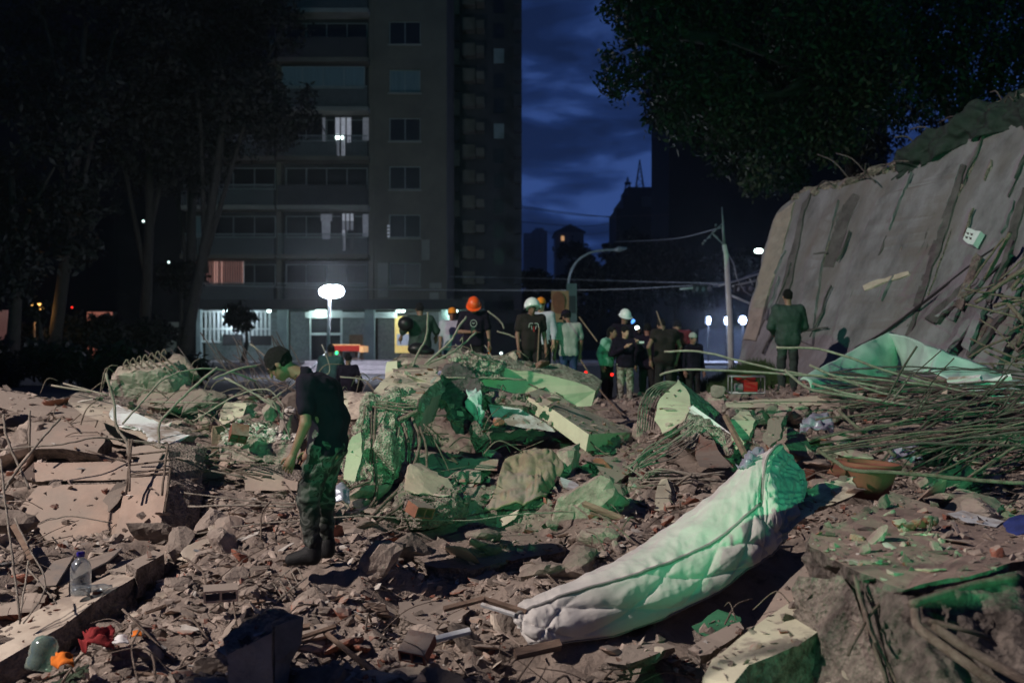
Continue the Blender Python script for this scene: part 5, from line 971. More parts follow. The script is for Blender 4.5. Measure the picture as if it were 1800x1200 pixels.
slab('slab_piece', [P(1215, 1100, 6.2), P(1262, 1070, 6.4), P(1302, 1084, 6.3), P(1290, 1110, 6.0), P(1240, 1118, 6.0)], Vector((0, .1, -.1)), ('paint_green', 'concrete_raw'), 'dark green scrap of wall beneath the mattress', seed=91)
slab('slab_piece', [P(1208, 1140, 5.75), P(1240, 1118, 5.95), P(1300, 1092, 6.1), P(1308, 1104, 6.0), P(1276, 1130, 5.8), P(1230, 1152, 5.6)], Vector((0, .1, -.08)), PK, 'pinkish slat-like piece below the green scrap', seed=92)
slab('slab_piece', [P(1060, 1162, 5.95), P(1110, 1132, 6.2), P(1160, 1122, 6.3), P(1190, 1136, 6.1), P(1150, 1150, 5.9), P(1100, 1168, 5.8)], Vector((0, .1, -.08)), CC, 'low curved-edge slab below the mattress bottom', seed=93)
# foreground block at the right with its pipes
fb = root('broken_floor_block', P(1600, 1100, 5.2), 'massive dusty broken floor block filling the lower right corner', 'concrete block')
m_ = prism([P(1420, 953, 5.9), P(1445, 930, 6.2), P(1500, 905, 6.6), P(1540, 886, 6.9), P(1563, 862, 7.3), P(1600, 875, 7.2), P(1655, 894, 6.9), P(1760, 912, 6.7), P(1860, 925, 6.6), P(1900, 980, 5.4), P(1800, 985, 5.2), P(1665, 1016, 4.9), P(1590, 1036, 4.8), P(1512, 1006, 5.1), P(1470, 985, 5.45)], Vector((.03, .06, -.24)), ('block_top', 'rough_break'), step=.10, amt=.03, seed=95, rings=4, rough=.035); link('top_slab', m_, fb)
m_.calc_loop_triangles(); SUPPORT.append(([v.co.copy() for v in m_.vertices], [tuple(t.vertices) for t in m_.loop_triangles]))
def drape(pts_top, pts_bot, name, m, par, seed, n=44, amp=.09):
    a = np.array([list(p) for p in catmull(pts_top, 14)]); b = np.array([list(p) for p in catmull(pts_bot, 14)]); t = np.linspace(0, 1, n)[:, None, None]
    V = a[None]*(1-t)+b[None]*t; v = V.reshape(-1, 3); R_, C__ = V.shape[:2]; nn = np.array([-.15, -.9, .35]); v = v+nn*(amp*ridge(v, 2.4, 4, seed)+amp*.5*fbm(v, 7, 3, seed+2)+amp*.3*fbm(v, 18, 2, seed+5))[:, None]
    i_ = np.arange(R_*C__).reshape(R_, C__); f = np.stack([i_[:-1, :-1], i_[1:, :-1], i_[1:, 1:], i_[:-1, 1:]], -1).reshape(-1, 4); return link(name, me_np(name, v, f, m, True), par)
drape([P(1462, 985, 5.7), P(1490, 1005, 5.4), P(1520, 1030, 5.1), P(1590, 1052, 4.85), P(1665, 1034, 4.95), P(1800, 1005, 5.2), P(1920, 1000, 5.4)],
      [P(1512, 1080, 5.5), P(1545, 1160, 5.0), P(1580, 1240, 4.55), P(1640, 1290, 4.3), P(1720, 1300, 4.2), P(1830, 1290, 4.2), P(1960, 1280, 4.2)], 'rough_side', 'rough_break', fb, 3)
slab('slab_piece', [P(1478, 1010, 5.3), P(1500, 1040, 5.2), P(1560, 1200, 4.8), P(1540, 1260, 4.7), P(1500, 1190, 5.0), P(1452, 1100, 5.35)], Vector((-.15, .25, -.05)), CC, 'dark green wall face wedged between the big slab and the floor block', amt=.02, seed=96)
for i, (a, l) in enumerate((([P(1608, 1068, 4.62), P(1614, 1100, 4.5), P(1650, 1130, 4.4), P(1720, 1180, 4.25), P(1790, 1230, 4.2)], 'grey pipe bending down the face of the floor block, left one'), ([P(1640, 1098, 4.4), P(1700, 1140, 4.3), P(1790, 1190, 4.2), P(1830, 1220, 4.2)], 'grey pipe on the face of the floor block, lower right one'), ([P(1602, 1062, 4.6), P(1660, 1044, 4.75), P(1720, 1026, 4.9), P(1790, 1014, 5.0)], 'straight grey pipe under the lip of the floor block'), ([P(1632, 1090, 4.4), P(1690, 1105, 4.35), P(1740, 1120, 4.4)], 'thin pipe crossing the two bent ones'))):
    v, f = tube(catmull(a, 6), .022 if i < 3 else .012, 10); tag(link('pipe', me('pipe', v, f, 'rebar', smooth=True)), l, 'pipe')
for i, (a, b) in enumerate((((1502, 1010), (1560, 1200)), ((1508, 1030), (1580, 1210)), ((1562, 1040), (1490, 1150)), ((1600, 1100), (1625, 1210)), ((1515, 1040), (1540, 1130)))):
    rod([P(*a, 5.0), P((a[0]+b[0])/2-5, (a[1]+b[1])/2, 4.75), P(*b, 4.6)], .008 if i else .011, 'rebar', 'rod on the side of the big floor block', 'rods on the floor block')
rock('concrete_lump', P(1718, 898, 6.85), (.22, .15, .07), 97, 'pale crumbled edge piece on the back of the floor block', mats='plaster' if False else 'concrete')
slab('white_slab', [P(1664, 902, 6.6), P(1690, 896, 6.8), P(1765, 915, 6.6), P(1750, 926, 6.4), P(1700, 918, 6.4)], Vector((0, .02, -.04)), ('paint_white', 'concrete_raw'), 'white chipped slab on the back of the floor block', seed=98)
for i in range(7): link('brick', rockmesh(P(1580+i*10, 922+random.uniform(-5, 5)-(i > 3)*6, 6.2), (.06, .05, .035), 400+i, 2, mats='terracotta'), fb)
cloth('blue_cloth', [[P(1762, 918, 6.5), P(1790, 905, 6.6), P(1830, 905, 6.6)], [P(1768, 928, 6.3), P(1792, 922, 6.3), P(1830, 920, 6.3)], [P(1775, 935, 6.2), P(1795, 934, 6.2), P(1830, 934, 6.2)]], 4, 'cloth_blue', 'dark blue cloth at the right edge on the floor block', 'cloth', seed=7)
# ------------------------------------------------------------------ mattress
ST = [((906, 1080), (905, 1085), (918, 1112), 6.35), ((912, 1072), (911, 1080), (932, 1126), 6.36), ((940, 1057), (950, 1064), (960, 1128), 6.42), ((975, 1040), (1001, 1046), (990, 1127), 6.5), ((1061, 997), (1099, 1016), (1087, 1110), 6.68), ((1125, 960), (1165, 994), (1162, 1084), 6.84), ((1177, 922), (1215, 974), (1237, 1050), 7.0),
      ((1249, 870), (1272, 942), (1294, 1012), 7.15), ((1309, 817), (1318, 902), (1330, 988), 7.3), ((1350, 792), (1338, 880), (1352, 974), 7.4), ((1369, 783), (1350, 850), (1366, 958), 7.5), ((1387, 799), (1374, 862), (1382, 938), 7.62), ((1406, 825), (1402, 862), (1391, 915), 7.78), ((1409, 845), (1408, 864), (1400, 890), 7.86)]
def mst(t):
    i = min(int(t), len(ST)-2); u = t-i; u = u
    def ip(k):
        pp = [ST[max(i-1, 0)], ST[i], ST[i+1], ST[min(i+2, len(ST)-1)]]
        q_ = [Vector((*s_[k], 0)) if k < 3 else Vector((s_[3], 0, 0)) for s_ in pp]; a, b, c, d = q_
        return .5*((2*b)+(c-a)*u+(2*a-5*b+4*c-d)*u*u+(d*1-a-3*c+3*b)*u**3)
    return ip(0), ip(1), ip(2), ip(3).x
NT = 300; rings_ = []
for a in range(NT):
    t = a/(NT-1)*(len(ST)-1); T, R_, B2, d = mst(t); e_ = min(1, (a/(NT-1))*8, (1-a/(NT-1))*8)
    w = .42*e_**.5+.06; Tp = P(T.x, T.y, d+w); Rp = P(R_.x, R_.y, d); Bp = P(B2.x, B2.y, d+.05-.17*e_); nrm_t = Vector((-.35, -.3, .9)).normalized(); row = []
    for k in range(46): u = k/46; row.append(Tp.lerp(Rp, u)+nrm_t*.055*math.sin(math.pi*u)*e_)
    for k in range(40): u = k/40; row.append(Rp.lerp(Bp, u)+Vector((.05, -.99, -.1))*(.055*math.sin(math.pi*u)**.7)*e_)
    Bk = Bp+Vector((.05, .30*e_+.02, .0)); Tk = Tp+Vector((.05, .05, -.16*e_-.01))
    for k in range(14): row.append(Bp.lerp(Bk, k/14))
    for k in range(14): row.append(Bk.lerp(Tk, k/14))
    for k in range(6): row.append(Tk.lerp(Tp, k/6))
    rings_.append([list(p) for p in row])
V = np.array(rings_); du = np.gradient(V, axis=0); dv = np.roll(V, -1, 1)-np.roll(V, 1, 1); n_ = np.cross(du, dv); n_ /= np.linalg.norm(n_, axis=2)[..., None]+1e-9
if n_[150, 65] @ np.array([0, -1, 0]) < 0: n_ = -n_
s_ = np.linspace(0, 1, NT)[:, None]*2.2; c_ = np.arange(V.shape[1])[None, :]; K = V.shape[1]
v0 = V.reshape(-1, 3); side = ((c_ >= 46) & (c_ < 86)); u_side = np.clip((c_-46)/40, 0, 1)
# quilting: curved stitch lines with puffed cells
sc_ = np.repeat(s_, K, 1); qa = np.sin((sc_*11+u_side*3.2+.6*np.sin(sc_*5)))*1.0; qb = np.sin((sc_*11-u_side*5.0+1.3+.8*np.sin(sc_*3+1)))
q = np.minimum(np.abs(qa), np.abs(qb))**.45; disp = np.where(side, .042*(q-.6)*np.sin(np.pi*np.clip(u_side, 0, 1))**.5, 0)
pr = np.stack([sc_.ravel()*2.2, (c_/K*4*np.ones_like(sc_)).ravel(), 0*sc_.ravel()], -1)
wr = (.008*ridge(np.stack([pr[:, 0]*2.6, pr[:, 1]*.9, pr[:, 2]], -1), 2.2, 3, 3)+.006*fbm(v0, 6, 3, 4)).reshape(NT, K)
# fan of wrinkles towards the folded corner and small puckers along the piping
T_ = np.linspace(0, 1, NT)[:, None]*np.ones((1, K)); top = (c_ < 46)
uu = np.clip(c_/46, 0, 1); disp = disp+np.where(top, .010*np.sin(sc_*70+3*np.sin(sc_*9)+uu*4)*np.clip((uu-.72)/.28, 0, 1)*np.clip(1-np.abs(T_-.42)/.35, 0, 1), 0)
fold_ = np.clip((T_-.72)/.06, 0, 1)*np.clip((1-T_)/.05, 0, 1); disp = disp+fold_*.008*np.sin(c_*.85+6*T_+2.5*np.sin(c_*.23))+fold_*.007*np.sin(T_*75+c_*.12)+fold_*.012*ridge(v0*np.array([1, 1, .35]), 14, 2, 8).reshape(NT, K)
disp = disp-.05*np.exp(-((T_-.69)/.018)**2)*np.exp(-((c_-44)/11.)**2)
v = (V+n_*(disp+wr)[..., None]).reshape(-1, 3); i_ = np.arange(NT*K).reshape(NT, K); j_ = np.roll(i_, -1, 1)
f = np.stack([i_[:-1], i_[1:], j_[1:], j_[:-1]], -1).reshape(-1, 4); F_ = [tuple(x) for x in f.tolist()]+[tuple(int(x) for x in i_[0]), tuple(int(x) for x in i_[-1][::-1])]
mi = (((np.arange(NT-1)[:, None] > NT*.775+np.where((c_ > 20) & (c_ < 60), 0, 4)) | ((c_ > 86) & (np.arange(NT-1)[:, None] < 0))).astype(int)*np.ones((1, K), int)).ravel().tolist()+[0, 1]
mt = root('mattress', P(1000, 1120, 6.5), 'white quilted mattress lying bent on the rubble, its lower side glowing green', 'mattress')
mmb = me('mattress', v.tolist(), F_, ('mattress', 'mattress_side'), mi, True); bm = bmesh.new(); bm.from_mesh(mmb); bmesh.ops.recalc_face_normals(bm, faces=bm.faces); bm.to_mesh(mmb); bm.free()
link('quilted_cover', mmb, mt)
VV = v.reshape(NT, K, 3)
def pipe_line(ts, c0, r_=.0115, off=.004):
    pts = [Vector(VV[int(a), int(c) % K])+Vector(n_[int(a), int(c) % K])*off for a, c in zip(ts, c0)]; v_, f_ = tube(pts, r_, 7); link('piping', me('piping', v_, f_, 'piping', smooth=True), mt)
ts = list(range(4, int(NT*.70), 3)); pipe_line(ts, [46]*len(ts)); ts = np.linspace(NT*.70, NT*.775, 16); pipe_line(ts, np.linspace(46, 0, 16)); ts = list(range(int(NT*.07), int(NT*.9), 3)); pipe_line(ts, [86]*len(ts), .007)
pl_ = cloth('plastic_bag', [[P(1302, 812, 7.9), P(1318, 790, 8.1), P(1340, 792, 8.1)], [P(1298, 822, 7.7), P(1318, 806, 7.7), P(1345, 806, 7.8)], [P(1300, 832, 7.8), P(1320, 826, 7.75), P(1340, 822, 7.9)]], 4, 'bag_plastic', 'crumpled clear plastic bag behind the mattress head', 'plastic bag', rip=.05, sc=9, thick=.01)

# ------------------------------------------------------------------ let the ground give way under everything that lies on it
SUPPORT_TOP = SUPPORT[:]
def carve(pts, front=1.3, back=.5, gap=.02):
    hp = np.array(pts); x0, x1 = hp[:, 0].min()-.8, hp[:, 0].max()+.8; y0, y1 = hp[:, 1].min()-front, hp[:, 1].max()+back
    s = np.where((TV[:, 0] > x0) & (TV[:, 0] < x1) & (TV[:, 1] > y0) & (TV[:, 1] < y1))[0]
    for k in range(0, len(s), 4000):
        q = s[k:k+4000]; dx = TV[q, 0][:, None]-hp[:, 0][None]*TV[q, 1][:, None]/hp[:, 1][None]; dy = hp[:, 1][None]-TV[q, 1][:, None]
        lim = hp[:, 2][None]-gap+np.maximum(np.abs(dx)-.04, 0)*.75+np.where(dy > 0, dy*.16+np.maximum(dy-front*.7, 0)*2, -dy*.8); TV[q, 2] = np.minimum(TV[q, 2], lim.min(1))
for a, b in SUPPORT: carve([p[:] for p in a[::max(1, len(a)//260)]])
carve(VV[::6, 46:100:6].reshape(-1, 3).tolist(), 1.0, .4, .0)
carve([P(560+i*6, 992, 7.5)[:] for i in range(-9, 6)], .8, .3, .0)
GROUND.data.vertices.foreach_set('co', TV.astype(np.float32).ravel()); GROUND.data.update()
sub = ii[::3, ::3]; sq = np.stack([sub[:-1, :-1], sub[:-1, 1:], sub[1:, 1:], sub[1:, :-1]], -1).reshape(-1, 4)
SUPPORT.append(([Vector(p) for p in TV.tolist()], [tuple(r) for r in sq.tolist()]))
# ------------------------------------------------------------------ people
R180 = math.pi
man_pose = dict(hipL=(.095, .050, .87), hipR=(-.095, .065, .87), waist=(0, .078, 1.08), chest=(0, .010, 1.27), neck=(0, -.115, 1.425), head=(0, -.300, 1.495), look=(0, -.70, -.71),
                shL=(.19, -.060, 1.355), shR=(-.19, -.045, 1.355), elL=(.255, -.055, 1.07), elR=(-.25, -.03, 1.07), wrL=(.24, -.150, .835), wrR=(-.22, -.12, .83),
                kneeL=(.11, -.065, .50), kneeR=(-.10, .005, .50), ankL=(.12, -.03, .11), ankR=(-.11, .035, .11), toeL=(.14, -.185, .05), toeR=(-.12, -.115, .05))
mr_, J, R = person(P(562, 989, 7.5), -R180/2, 'man in black T-shirt and camouflage trousers, head bowed, alone in the foreground rubble', man_pose, res=.0088, legs='camouflage', sleeve=.62, bulk=1.16, lw=1.2, curl=.45, fold=.0105)
# his glasses and the cord round his neck
h = Vector(J['head']); up = Vector(R[:, 2]); fw = Vector(R[:, 1]); sx = Vector(R[:, 0]); gl = MB()
for s in (-1, 1):
    c = h+fw*.098+up*.018+sx*s*.034; gl.tube([c+(sx*math.cos(a)*.026+up*math.sin(a)*.019) for a in [i*math.pi/8 for i in range(17)]], .0022, 5); gl.tube([c+sx*s*.026, h+sx*s*.080+up*.016, h+sx*s*.080-fw*.02+up*.006], .0022, 5)
gl.tube([h+fw*.10+up*.02-sx*.008, h+fw*.102+up*.022, h+fw*.10+up*.02+sx*.008], .002, 5); lpart('glasses', gl.mesh('glasses', 'black_plastic'), mr_)
q_ = MB(); c0 = Vector(J['neck']); q_.tube(catmull([c0+Vector((.05, -.03, .01)), c0+Vector((.055, -.09, -.05)), c0+Vector((0, -.13, -.12))], 5), .003, 5); lpart('cord', q_.mesh('cord', 'black_plastic'), mr_)
def pp(px, d, ztop, ht): z = CAMZ-(ztop-600)/FPX*d-ht; return Vector(((px-900)/FPX*d, d, z))
def emblem(r_, y, z, rx, rz, ring=True, red=False):
    q_ = MB(); n = 20
    for i in range(n if ring else 0):
        a, b = 2*math.pi*i/n, 2*math.pi*(i+1)/n
        q_.box(-.001, .001, -.003, 0, -.001, .001, M=Matrix.Translation((0, y, z))); q_.tube([(rx*math.cos(a), y, z+rz*math.sin(a)), (rx*math.cos(b), y, z+rz*math.sin(b))], .007, 4)
    if ring: q_.tube([(-rx*.4, y, z+rz*.2), (0, y-.004, z-rz*.1), (rx*.4, y, z+rz*.2)], .010, 4)
    else:
        for s in (-1, 1): q_.tube(catmull([(s*.015, y, z+.05), (s*.07, y, z+.045), (s*.085, y, z-.02)], 4), .009, 4); q_.tube([(s*.045, y, z+.015), (s*.03, y, z-.05)], .008, 4)
    lpart('shirt_print', q_.mesh('print', 'shirt_grey'), r_)
    if red: q_ = MB(); q_.tube([(0, y-.003, z), (.003, y-.003, z-.09)], .014, 4); lpart('shirt_print', q_.mesh('print', 'cloth_red'), r_)
r1, *_ = person(pp(833, 17.3, 521, 1.74), 0, 'person in orange hard hat and black T-shirt with a round emblem, looking down', dict(head=(0, -.05, 1.58), look=(0, -.72, -.65), elR=(-.26, .0, 1.13), wrR=(-.02, -.20, 1.12), elL=(.25, .02, 1.12), wrL=(.27, -.06, .90)), hat='hard_orange', sleeve=.7)
emblem(r1, -.150, 1.27, .055, .06)
q_ = MB(); q_.tube([(.27, -.10, .84), (.27, -.12, .62), (.275, -.14, .5)], [.022, .018, .012], 7); lpart('tool_handle', q_.mesh('t', 'cap_orange'), r1); q_ = MB(); q_.box(-.04, .03, -.245, -.23, 1.10, 1.20); lpart('phone', q_.mesh('p', 'black_plastic'), r1)
r2, *_ = person(pp(934, 16.9, 523, 1.76), .25, 'person in white motorcycle helmet and black T-shirt with a pale print, arms hanging', dict(head=(0, -.04, 1.59), look=(0, -.85, -.5), wrR=(-.25, -.10, .88)), hat='moto_white', top='shirt_brown', sleeve=.62)
emblem(r2, -.155, 1.27, .05, .05, False, True)
r3, *_ = person(pp(951, 18.1, 524, 1.72), -.3, 'person in orange cap and white face mask, behind the white motorcycle helmet', dict(look=(-.1, -1, -.1)), hat='cap_orange', top='shirt_pale', skin='skin_pale', sleeve=1.6)
lpart('face_mask', sdf_mesh('mask', [Ell((-.01, -.095, 1.575), (.052, .045, .05))], .01, 'paper_white'), r3)
person(pp(999, 18.3, 542, 1.74), R180+.25, 'person seen from behind in dark cap, pale grey shirt and blue jeans', dict(head=(.02, -.07, 1.58), look=(.3, -.8, -.4), neck=(0, -.01, 1.44)), hat='cap_black', top='shirt_grey', legs='jeans', sleeve=.7, bulk=1.08)
person(pp(1066, 18.3, 571, 1.52), .9, 'person with dark hair in a pale green hooded jacket turned to the right, reaching down', dict(chest=(0, -.05, 1.28), neck=(0, -.10, 1.42), head=(0, -.15, 1.56), shL=(.17, -.06, 1.38), shR=(-.17, -.06, 1.38), wrL=(.20, -.22, .86), elL=(.22, -.12, 1.12)), top='hoodie_green', hood=True, sleeve=1.9, scale=.88, longhair=True)
person(pp(1098, 19.4, 541, 1.78), .1, 'person in white hard hat with blue headlight, standing behind the one in camouflage trousers', dict(look=(.2, -.9, -.35), head=(0, -.03, 1.6), elL=(.24, -.15, 1.24), wrL=(.2, -.36, 1.32)), hat='hard_white', sleeve=1.8)
o7, *_ = person(pp(1099, 17.9, 576, 1.47), .1, 'person in dark top and pale camouflage trousers raising a lit camera', dict(look=(.35, -.9, -.1), elL=(.30, -.1, 1.26), wrL=(.20, -.30, 1.38), elR=(-.26, -.05, 1.15), wrR=(-.05, -.28, 1.3)), top='shirt_black', legs='camouflage_pale', sleeve=1.8, scale=.87, skin='skin_pale', bulk=1.1)
q_ = MB(); q_.box(.15, .29, -.40, -.32, 1.34, 1.42); lpart('camera', q_.mesh('c', 'black_plastic'), o7); q_ = MB(); q_.box(.20, .30, -.41, -.401, 1.37, 1.41); lpart('lamp', q_.mesh('c', 'helmet_white'), o7)
person(pp(1138, 19.0, 572, 1.60), R180-.3, 'person all in black with back turned, right of the one with the lit camera', dict(look=(0, -1, -.3)), top='shirt_black', sleeve=1.8, scale=.95, coat=True)
person(pp(1168, 18.0, 566, 1.60), R180+.2, 'broad-backed person in a dark vest with bare arms hanging', dict(head=(.02, -.12, 1.53), look=(0, -.8, -.6), neck=(0, -.06, 1.42), elL=(.30, 0, 1.15), elR=(-.30, 0, 1.15)), top='shirt_brown', sleeve=.3, bulk=1.2)
person(pp(1192, 18.6, 568, 1.60), R180-.2, 'person in a maroon T-shirt bending beside the one in the dark vest', dict(head=(.02, -.12, 1.53), look=(0, -.8, -.6), neck=(0, -.06, 1.42)), top='shirt_maroon', sleeve=.7)
person(pp(1218, 18.2, 586, 1.42), .4, 'crouching person in a grey knitted cap at the right end of the group', dict(), top='shirt_black', hat='cap_knit', sleeve=1.8, scale=.83)
person(pp(1385, 16.4, 507, 1.76), R180, 'person in a green jacket seen from behind, facing the leaning slab', dict(head=(0, -.02, 1.62), look=(0, -1, -.15), elL=(.27, -.02, 1.14), elR=(-.27, -.02, 1.14), wrL=(.17, -.20, 1.02), wrR=(-.17, -.20, 1.02)), top='jacket_green', legs='trouser_olive', sleeve=1.8, coat=True, bulk=1.15, fold=.008, res=.013)
o12, *_ = person(pp(738, 19, 533, 1.72), R180+.3, 'person in dark green, back turned, carrying a motorcycle helmet by the yellow panel', dict(look=(0, -1, -.2), elR=(-.32, 0, 1.2), wrR=(-.34, -.10, 1.08), elL=(.32, 0, 1.2), wrL=(.34, -.1, 1.08)), top='jacket_green', legs='trouser_dark', sleeve=1.3, bulk=1.25, coat=True)
tag(link('motorcycle_helmet', sdf_mesh('helmet', [Ell(P(713, 569, 18.7), (.15, .15, .145))], .02, 'black_plastic')), 'dark shiny motorcycle helmet carried by the person in dark green', 'helmet')
tag(link('motorcycle_helmet', sdf_mesh('helmet', [Ell(P(735, 613, 15.6), (.17, .14, .10)), Ell(P(748, 618, 15.6), (.15, .14, .07))], .02, 'black_plastic')), 'black shiny helmet lying on the slab below the person in dark green', 'helmet')
person(pp(795, 20, 545, 1.68), .1, 'person in an orange-brown knitted cap and bluish shirt, left of the orange hard hat', dict(), top='shirt_pale', hat='cap_orange', sleeve=.7, legs='jeans')
SIT = dict(hipL=(.09, 0, .36), hipR=(-.09, 0, .36), waist=(0, .0, .52), chest=(0, -.02, .74), neck=(0, -.03, .90), head=(0, -.05, 1.05), shL=(.18, -.02, .85), shR=(-.18, -.02, .85), elL=(.25, -.10, .6), elR=(-.25, -.10, .6), wrL=(.16, -.3, .5), wrR=(-.16, -.3, .5), kneeL=(.14, -.42, .46), kneeR=(-.14, -.42, .46), ankL=(.12, -.38, .09), ankR=(-.12, -.38, .09), toeL=(.13, -.54, .04), toeR=(-.13, -.54, .04))
o14, *_ = person(Vector((P(581, 0, 21).x, 21, .56)), R180, 'seated person in a teal jacket with a small green light on the head', SIT, top='jacket_teal', sleeve=1.8, coat=True)
tag(link('head_torch', rockmesh(P(592, 620, 20.8), (.035, .03, .035), 3, 2, 4, 0, fine=0, mats='light_green')), 'tiny green head torch glowing on the seated person', 'lamp')
person(Vector((P(611, 0, 20.2).x, 20.2, .50)), R180-.2, 'seated person in dark clothes beside the one in teal', dict(SIT), top='shirt_black', sleeve=1.7, scale=.9)
for px, py, d, s, m, l in ((1029, 655, 18.5, .035, 'light_red', 'small red light low among the group, left one'), (1076, 658, 18, .03, 'light_red', 'small red light held by the person in the green hooded jacket'), (1113, 565, 19, .045, 'light_blue', 'blue head torch under the white hard hat'), (1120, 576, 17.5, .035, 'lamp_glow_soft', 'bright camera light in the group'),
                           (881, 621, 22, .03, 'light_dot', 'white point of light between the two helmets')):
    tag(link('signal_light', rockmesh(P(px, py, d), (s, s, s), px, 2, 4, 0, fine=0, mats=m)), l, 'light')
for a, b, l in (((1018, 557), (1050, 600), 'thin pole slanting right behind the pale shirt'), ((948, 575), (944, 655), 'pole standing in front of the masked person'), ((1020, 632), (1058, 690), 'pole leaning on the rubble left of the camouflage trousers'), ((1154, 547), (1166, 580), 'tool handle sticking up behind the black-clad backs'), ((1058, 690), (1098, 735), 'pole end lying towards the tilted block')):
    q_ = MB(); q_.tube([P(*a, 16.4), P(*b, 16.2 if b[1] < 700 else 14.5)], .014, 6); tag(link('pole', q_.mesh('pole', 'wood')), l, 'pole')
# generator
g = P(1312, 690, 14.6); o = root('generator', g, 'small red generator in a tubular frame on the ledge near the green jacket', 'generator')
q_ = MB(); fx, fz = .24, .24
for y in (-.12, .12): q_.tube([g+Vector((-fx, y, 0)), g+Vector((-fx, y, fz)), g+Vector((fx, y, fz)), g+Vector((fx, y, 0)), g+Vector((-fx, y, 0))], .014, 6)
for x in (-fx, fx):
    for z in (0, fz): q_.tube([g+Vector((x, -.12, z)), g+Vector((x, .12, z))], .014, 6)
link('frame', q_.mesh('f', 'steel', True), o); q_ = MB(); q_.box(g.x-.05, g.x+.14, g.y-.1, g.y+.1, g.z+.02, g.z+.16); link('engine', q_.mesh('e', 'generator_red'), o); link('tank', rockmesh(g+Vector((-.02, 0, .20)), (.18, .09, .05), 3, 3, 4, 0, fine=0, rot=0, mats='generator_red', smooth=True), o)
q_ = MB(); q_.tube([g+Vector((-.17, 0, .08)), g+Vector((-.06, 0, .08))], .06, 12); link('alternator', q_.mesh('a', 'steel'), o)
# ------------------------------------------------------------------ pot, bottles, rags, bricks
def lathe(name, c, prof, m, n=28, tilt=None, par=None, **k):
    v = []; f = []
    for r_, z in prof:
        for i in range(n): a = 2*math.pi*i/n; v.append(Vector((r_*math.cos(a), r_*math.sin(a), z)))
    for j in range(len(prof)-1):
        for i in range(n): f.append((j*n+i, j*n+(i+1) % n, (j+1)*n+(i+1) % n, (j+1)*n+i))
    f.append(tuple(range(n-1, -1, -1)))
    M = Matrix.Translation(c) @ (tilt or Matrix.Identity(4)); return link(name, me(name, [M @ p for p in v], f, m, smooth=True), par, **k)
pt = root('flower_pot', P(1526, 850, 8.7), 'round terracotta flower pot half buried at the right, a rod lying across it', 'flower pot'); c = P(1526, 850, 8.7); c.z -= .12
lathe('bowl', c, [(.15, 0), (.19, .12), (.225, .24), (.228, .245), (.255, .25), (.26, .30), (.25, .31), (.235, .305), (.22, .26), (.18, .12), (.05, .05)], 'terracotta_pot', par=pt, tilt=Matrix.Rotation(.06, 4, 'Y'))
q_ = prism([P(1455, 828, 8.6), P(1470, 808, 8.8), P(1490, 806, 8.8), P(1484, 842, 8.5), P(1468, 836, 8.5)], Vector((0, .03, 0)), ('terracotta_pot', 'terracotta_pot'), amt=.005); tag(link('pot_shard', q_), 'reddish curved shard beside the flower pot', 'shard')
bo = root('water_bottle', P(142, 1044, 7.05), 'large clear plastic water bottle with a purple cap standing on the fallen wall', 'bottle'); c = P(142, 1044, 7.05)
lathe('bottle_body', c, [(.0, 0), (.062, .0), (.070, .012), (.070, .09), (.066, .1), (.070, .11), (.070, .19), (.060, .225), (.035, .25), (.022, .258), (.022, .275)], 'clear_plastic', par=bo)
lathe('cap', c+Vector((0, 0, .268)), [(0, 0), (.028, 0), (.028, .028), (.025, .032), (0, .033)], 'bottle_cap', par=bo)
lathe('water', c+Vector((0, 0, .004)), [(0, 0), (.060, .0), (.066, .012), (.066, .05), (0, .052)], 'clear_plastic', par=bo)
lathe('small_bottle', P(176, 1032, 7.1), [(.0, -.09), (.022, -.09), (.026, -.07), (.026, .03), (.012, .06), (.012, .085), (0, .086)], 'clear_plastic', tilt=Matrix.Rotation(1.45, 4, 'Y'), label='small clear bottle lying on the fallen wall right of the big bottle', cat='bottle')
jg = root('water_jug', P(68, 1176, 5.9), 'greenish clear water jug leaning at the lower left corner', 'bottle')
lathe('jug_body', P(66, 1178, 5.9), [(0, 0), (.070, 0), (.078, .015), (.078, .06), (.072, .075), (.078, .09), (.078, .15), (.060, .185), (.03, .20), (0, .201)], 'green_plastic', par=jg, tilt=Matrix.Rotation(.15, 4, 'Y') @ Matrix.Rotation(-.35, 4, 'X'))
def rag(name, px, py, d, w, h_, m, label, cat, seed, rip=.04):
    g_ = [[P(px-w/2, py+h_*(.5-.0), d-.1), P(px, py+h_*.4, d-.12), P(px+w/2, py+h_*.5, d-.1)], [P(px-w*.4, py, d), P(px, py-h_*.35, d), P(px+w*.45, py-h_*.1, d)], [P(px-w*.3, py-h_*.3, d+.15), P(px+w*.1, py-h_*.5, d+.15), P(px+w*.4, py-h_*.3, d+.15)]]
    cloth(name, g_, 4, m, label, cat, thick=.008, rip=rip, seed=seed, sc=9, sub=9)
rag('red_cloth', 172, 1130, 6.0, 56, 30, 'cloth_red', 'dark red rag in the lower left rubble', 'cloth', 1)
rag('orange_cloth', 110, 1160, 5.7, 38, 24, 'cloth_orange', 'bright orange rag next to the greenish jug', 'cloth', 2, .02)
rag('white_paper', 212, 1124, 6.0, 28, 16, 'paper_white', 'small white carton scrap right of the red rag', 'carton', 3, .008)
rag('orange_wrapper', 240, 1114, 6.1, 18, 8, 'cloth_orange', 'tiny orange wrapper right of the white carton scrap', 'wrapper', 4, .008)
rag('translucent_bag', 598, 868, 8.9, 34, 34, 'bag_plastic', 'cloudy plastic bag behind the knee of the man', 'plastic bag', 5, .02)
rag('plastic_sheet', 1435, 748, 11, 60, 24, 'bag_plastic', 'crumpled shiny plastic strip among the rods at the right', 'plastic sheet', 6, .05)
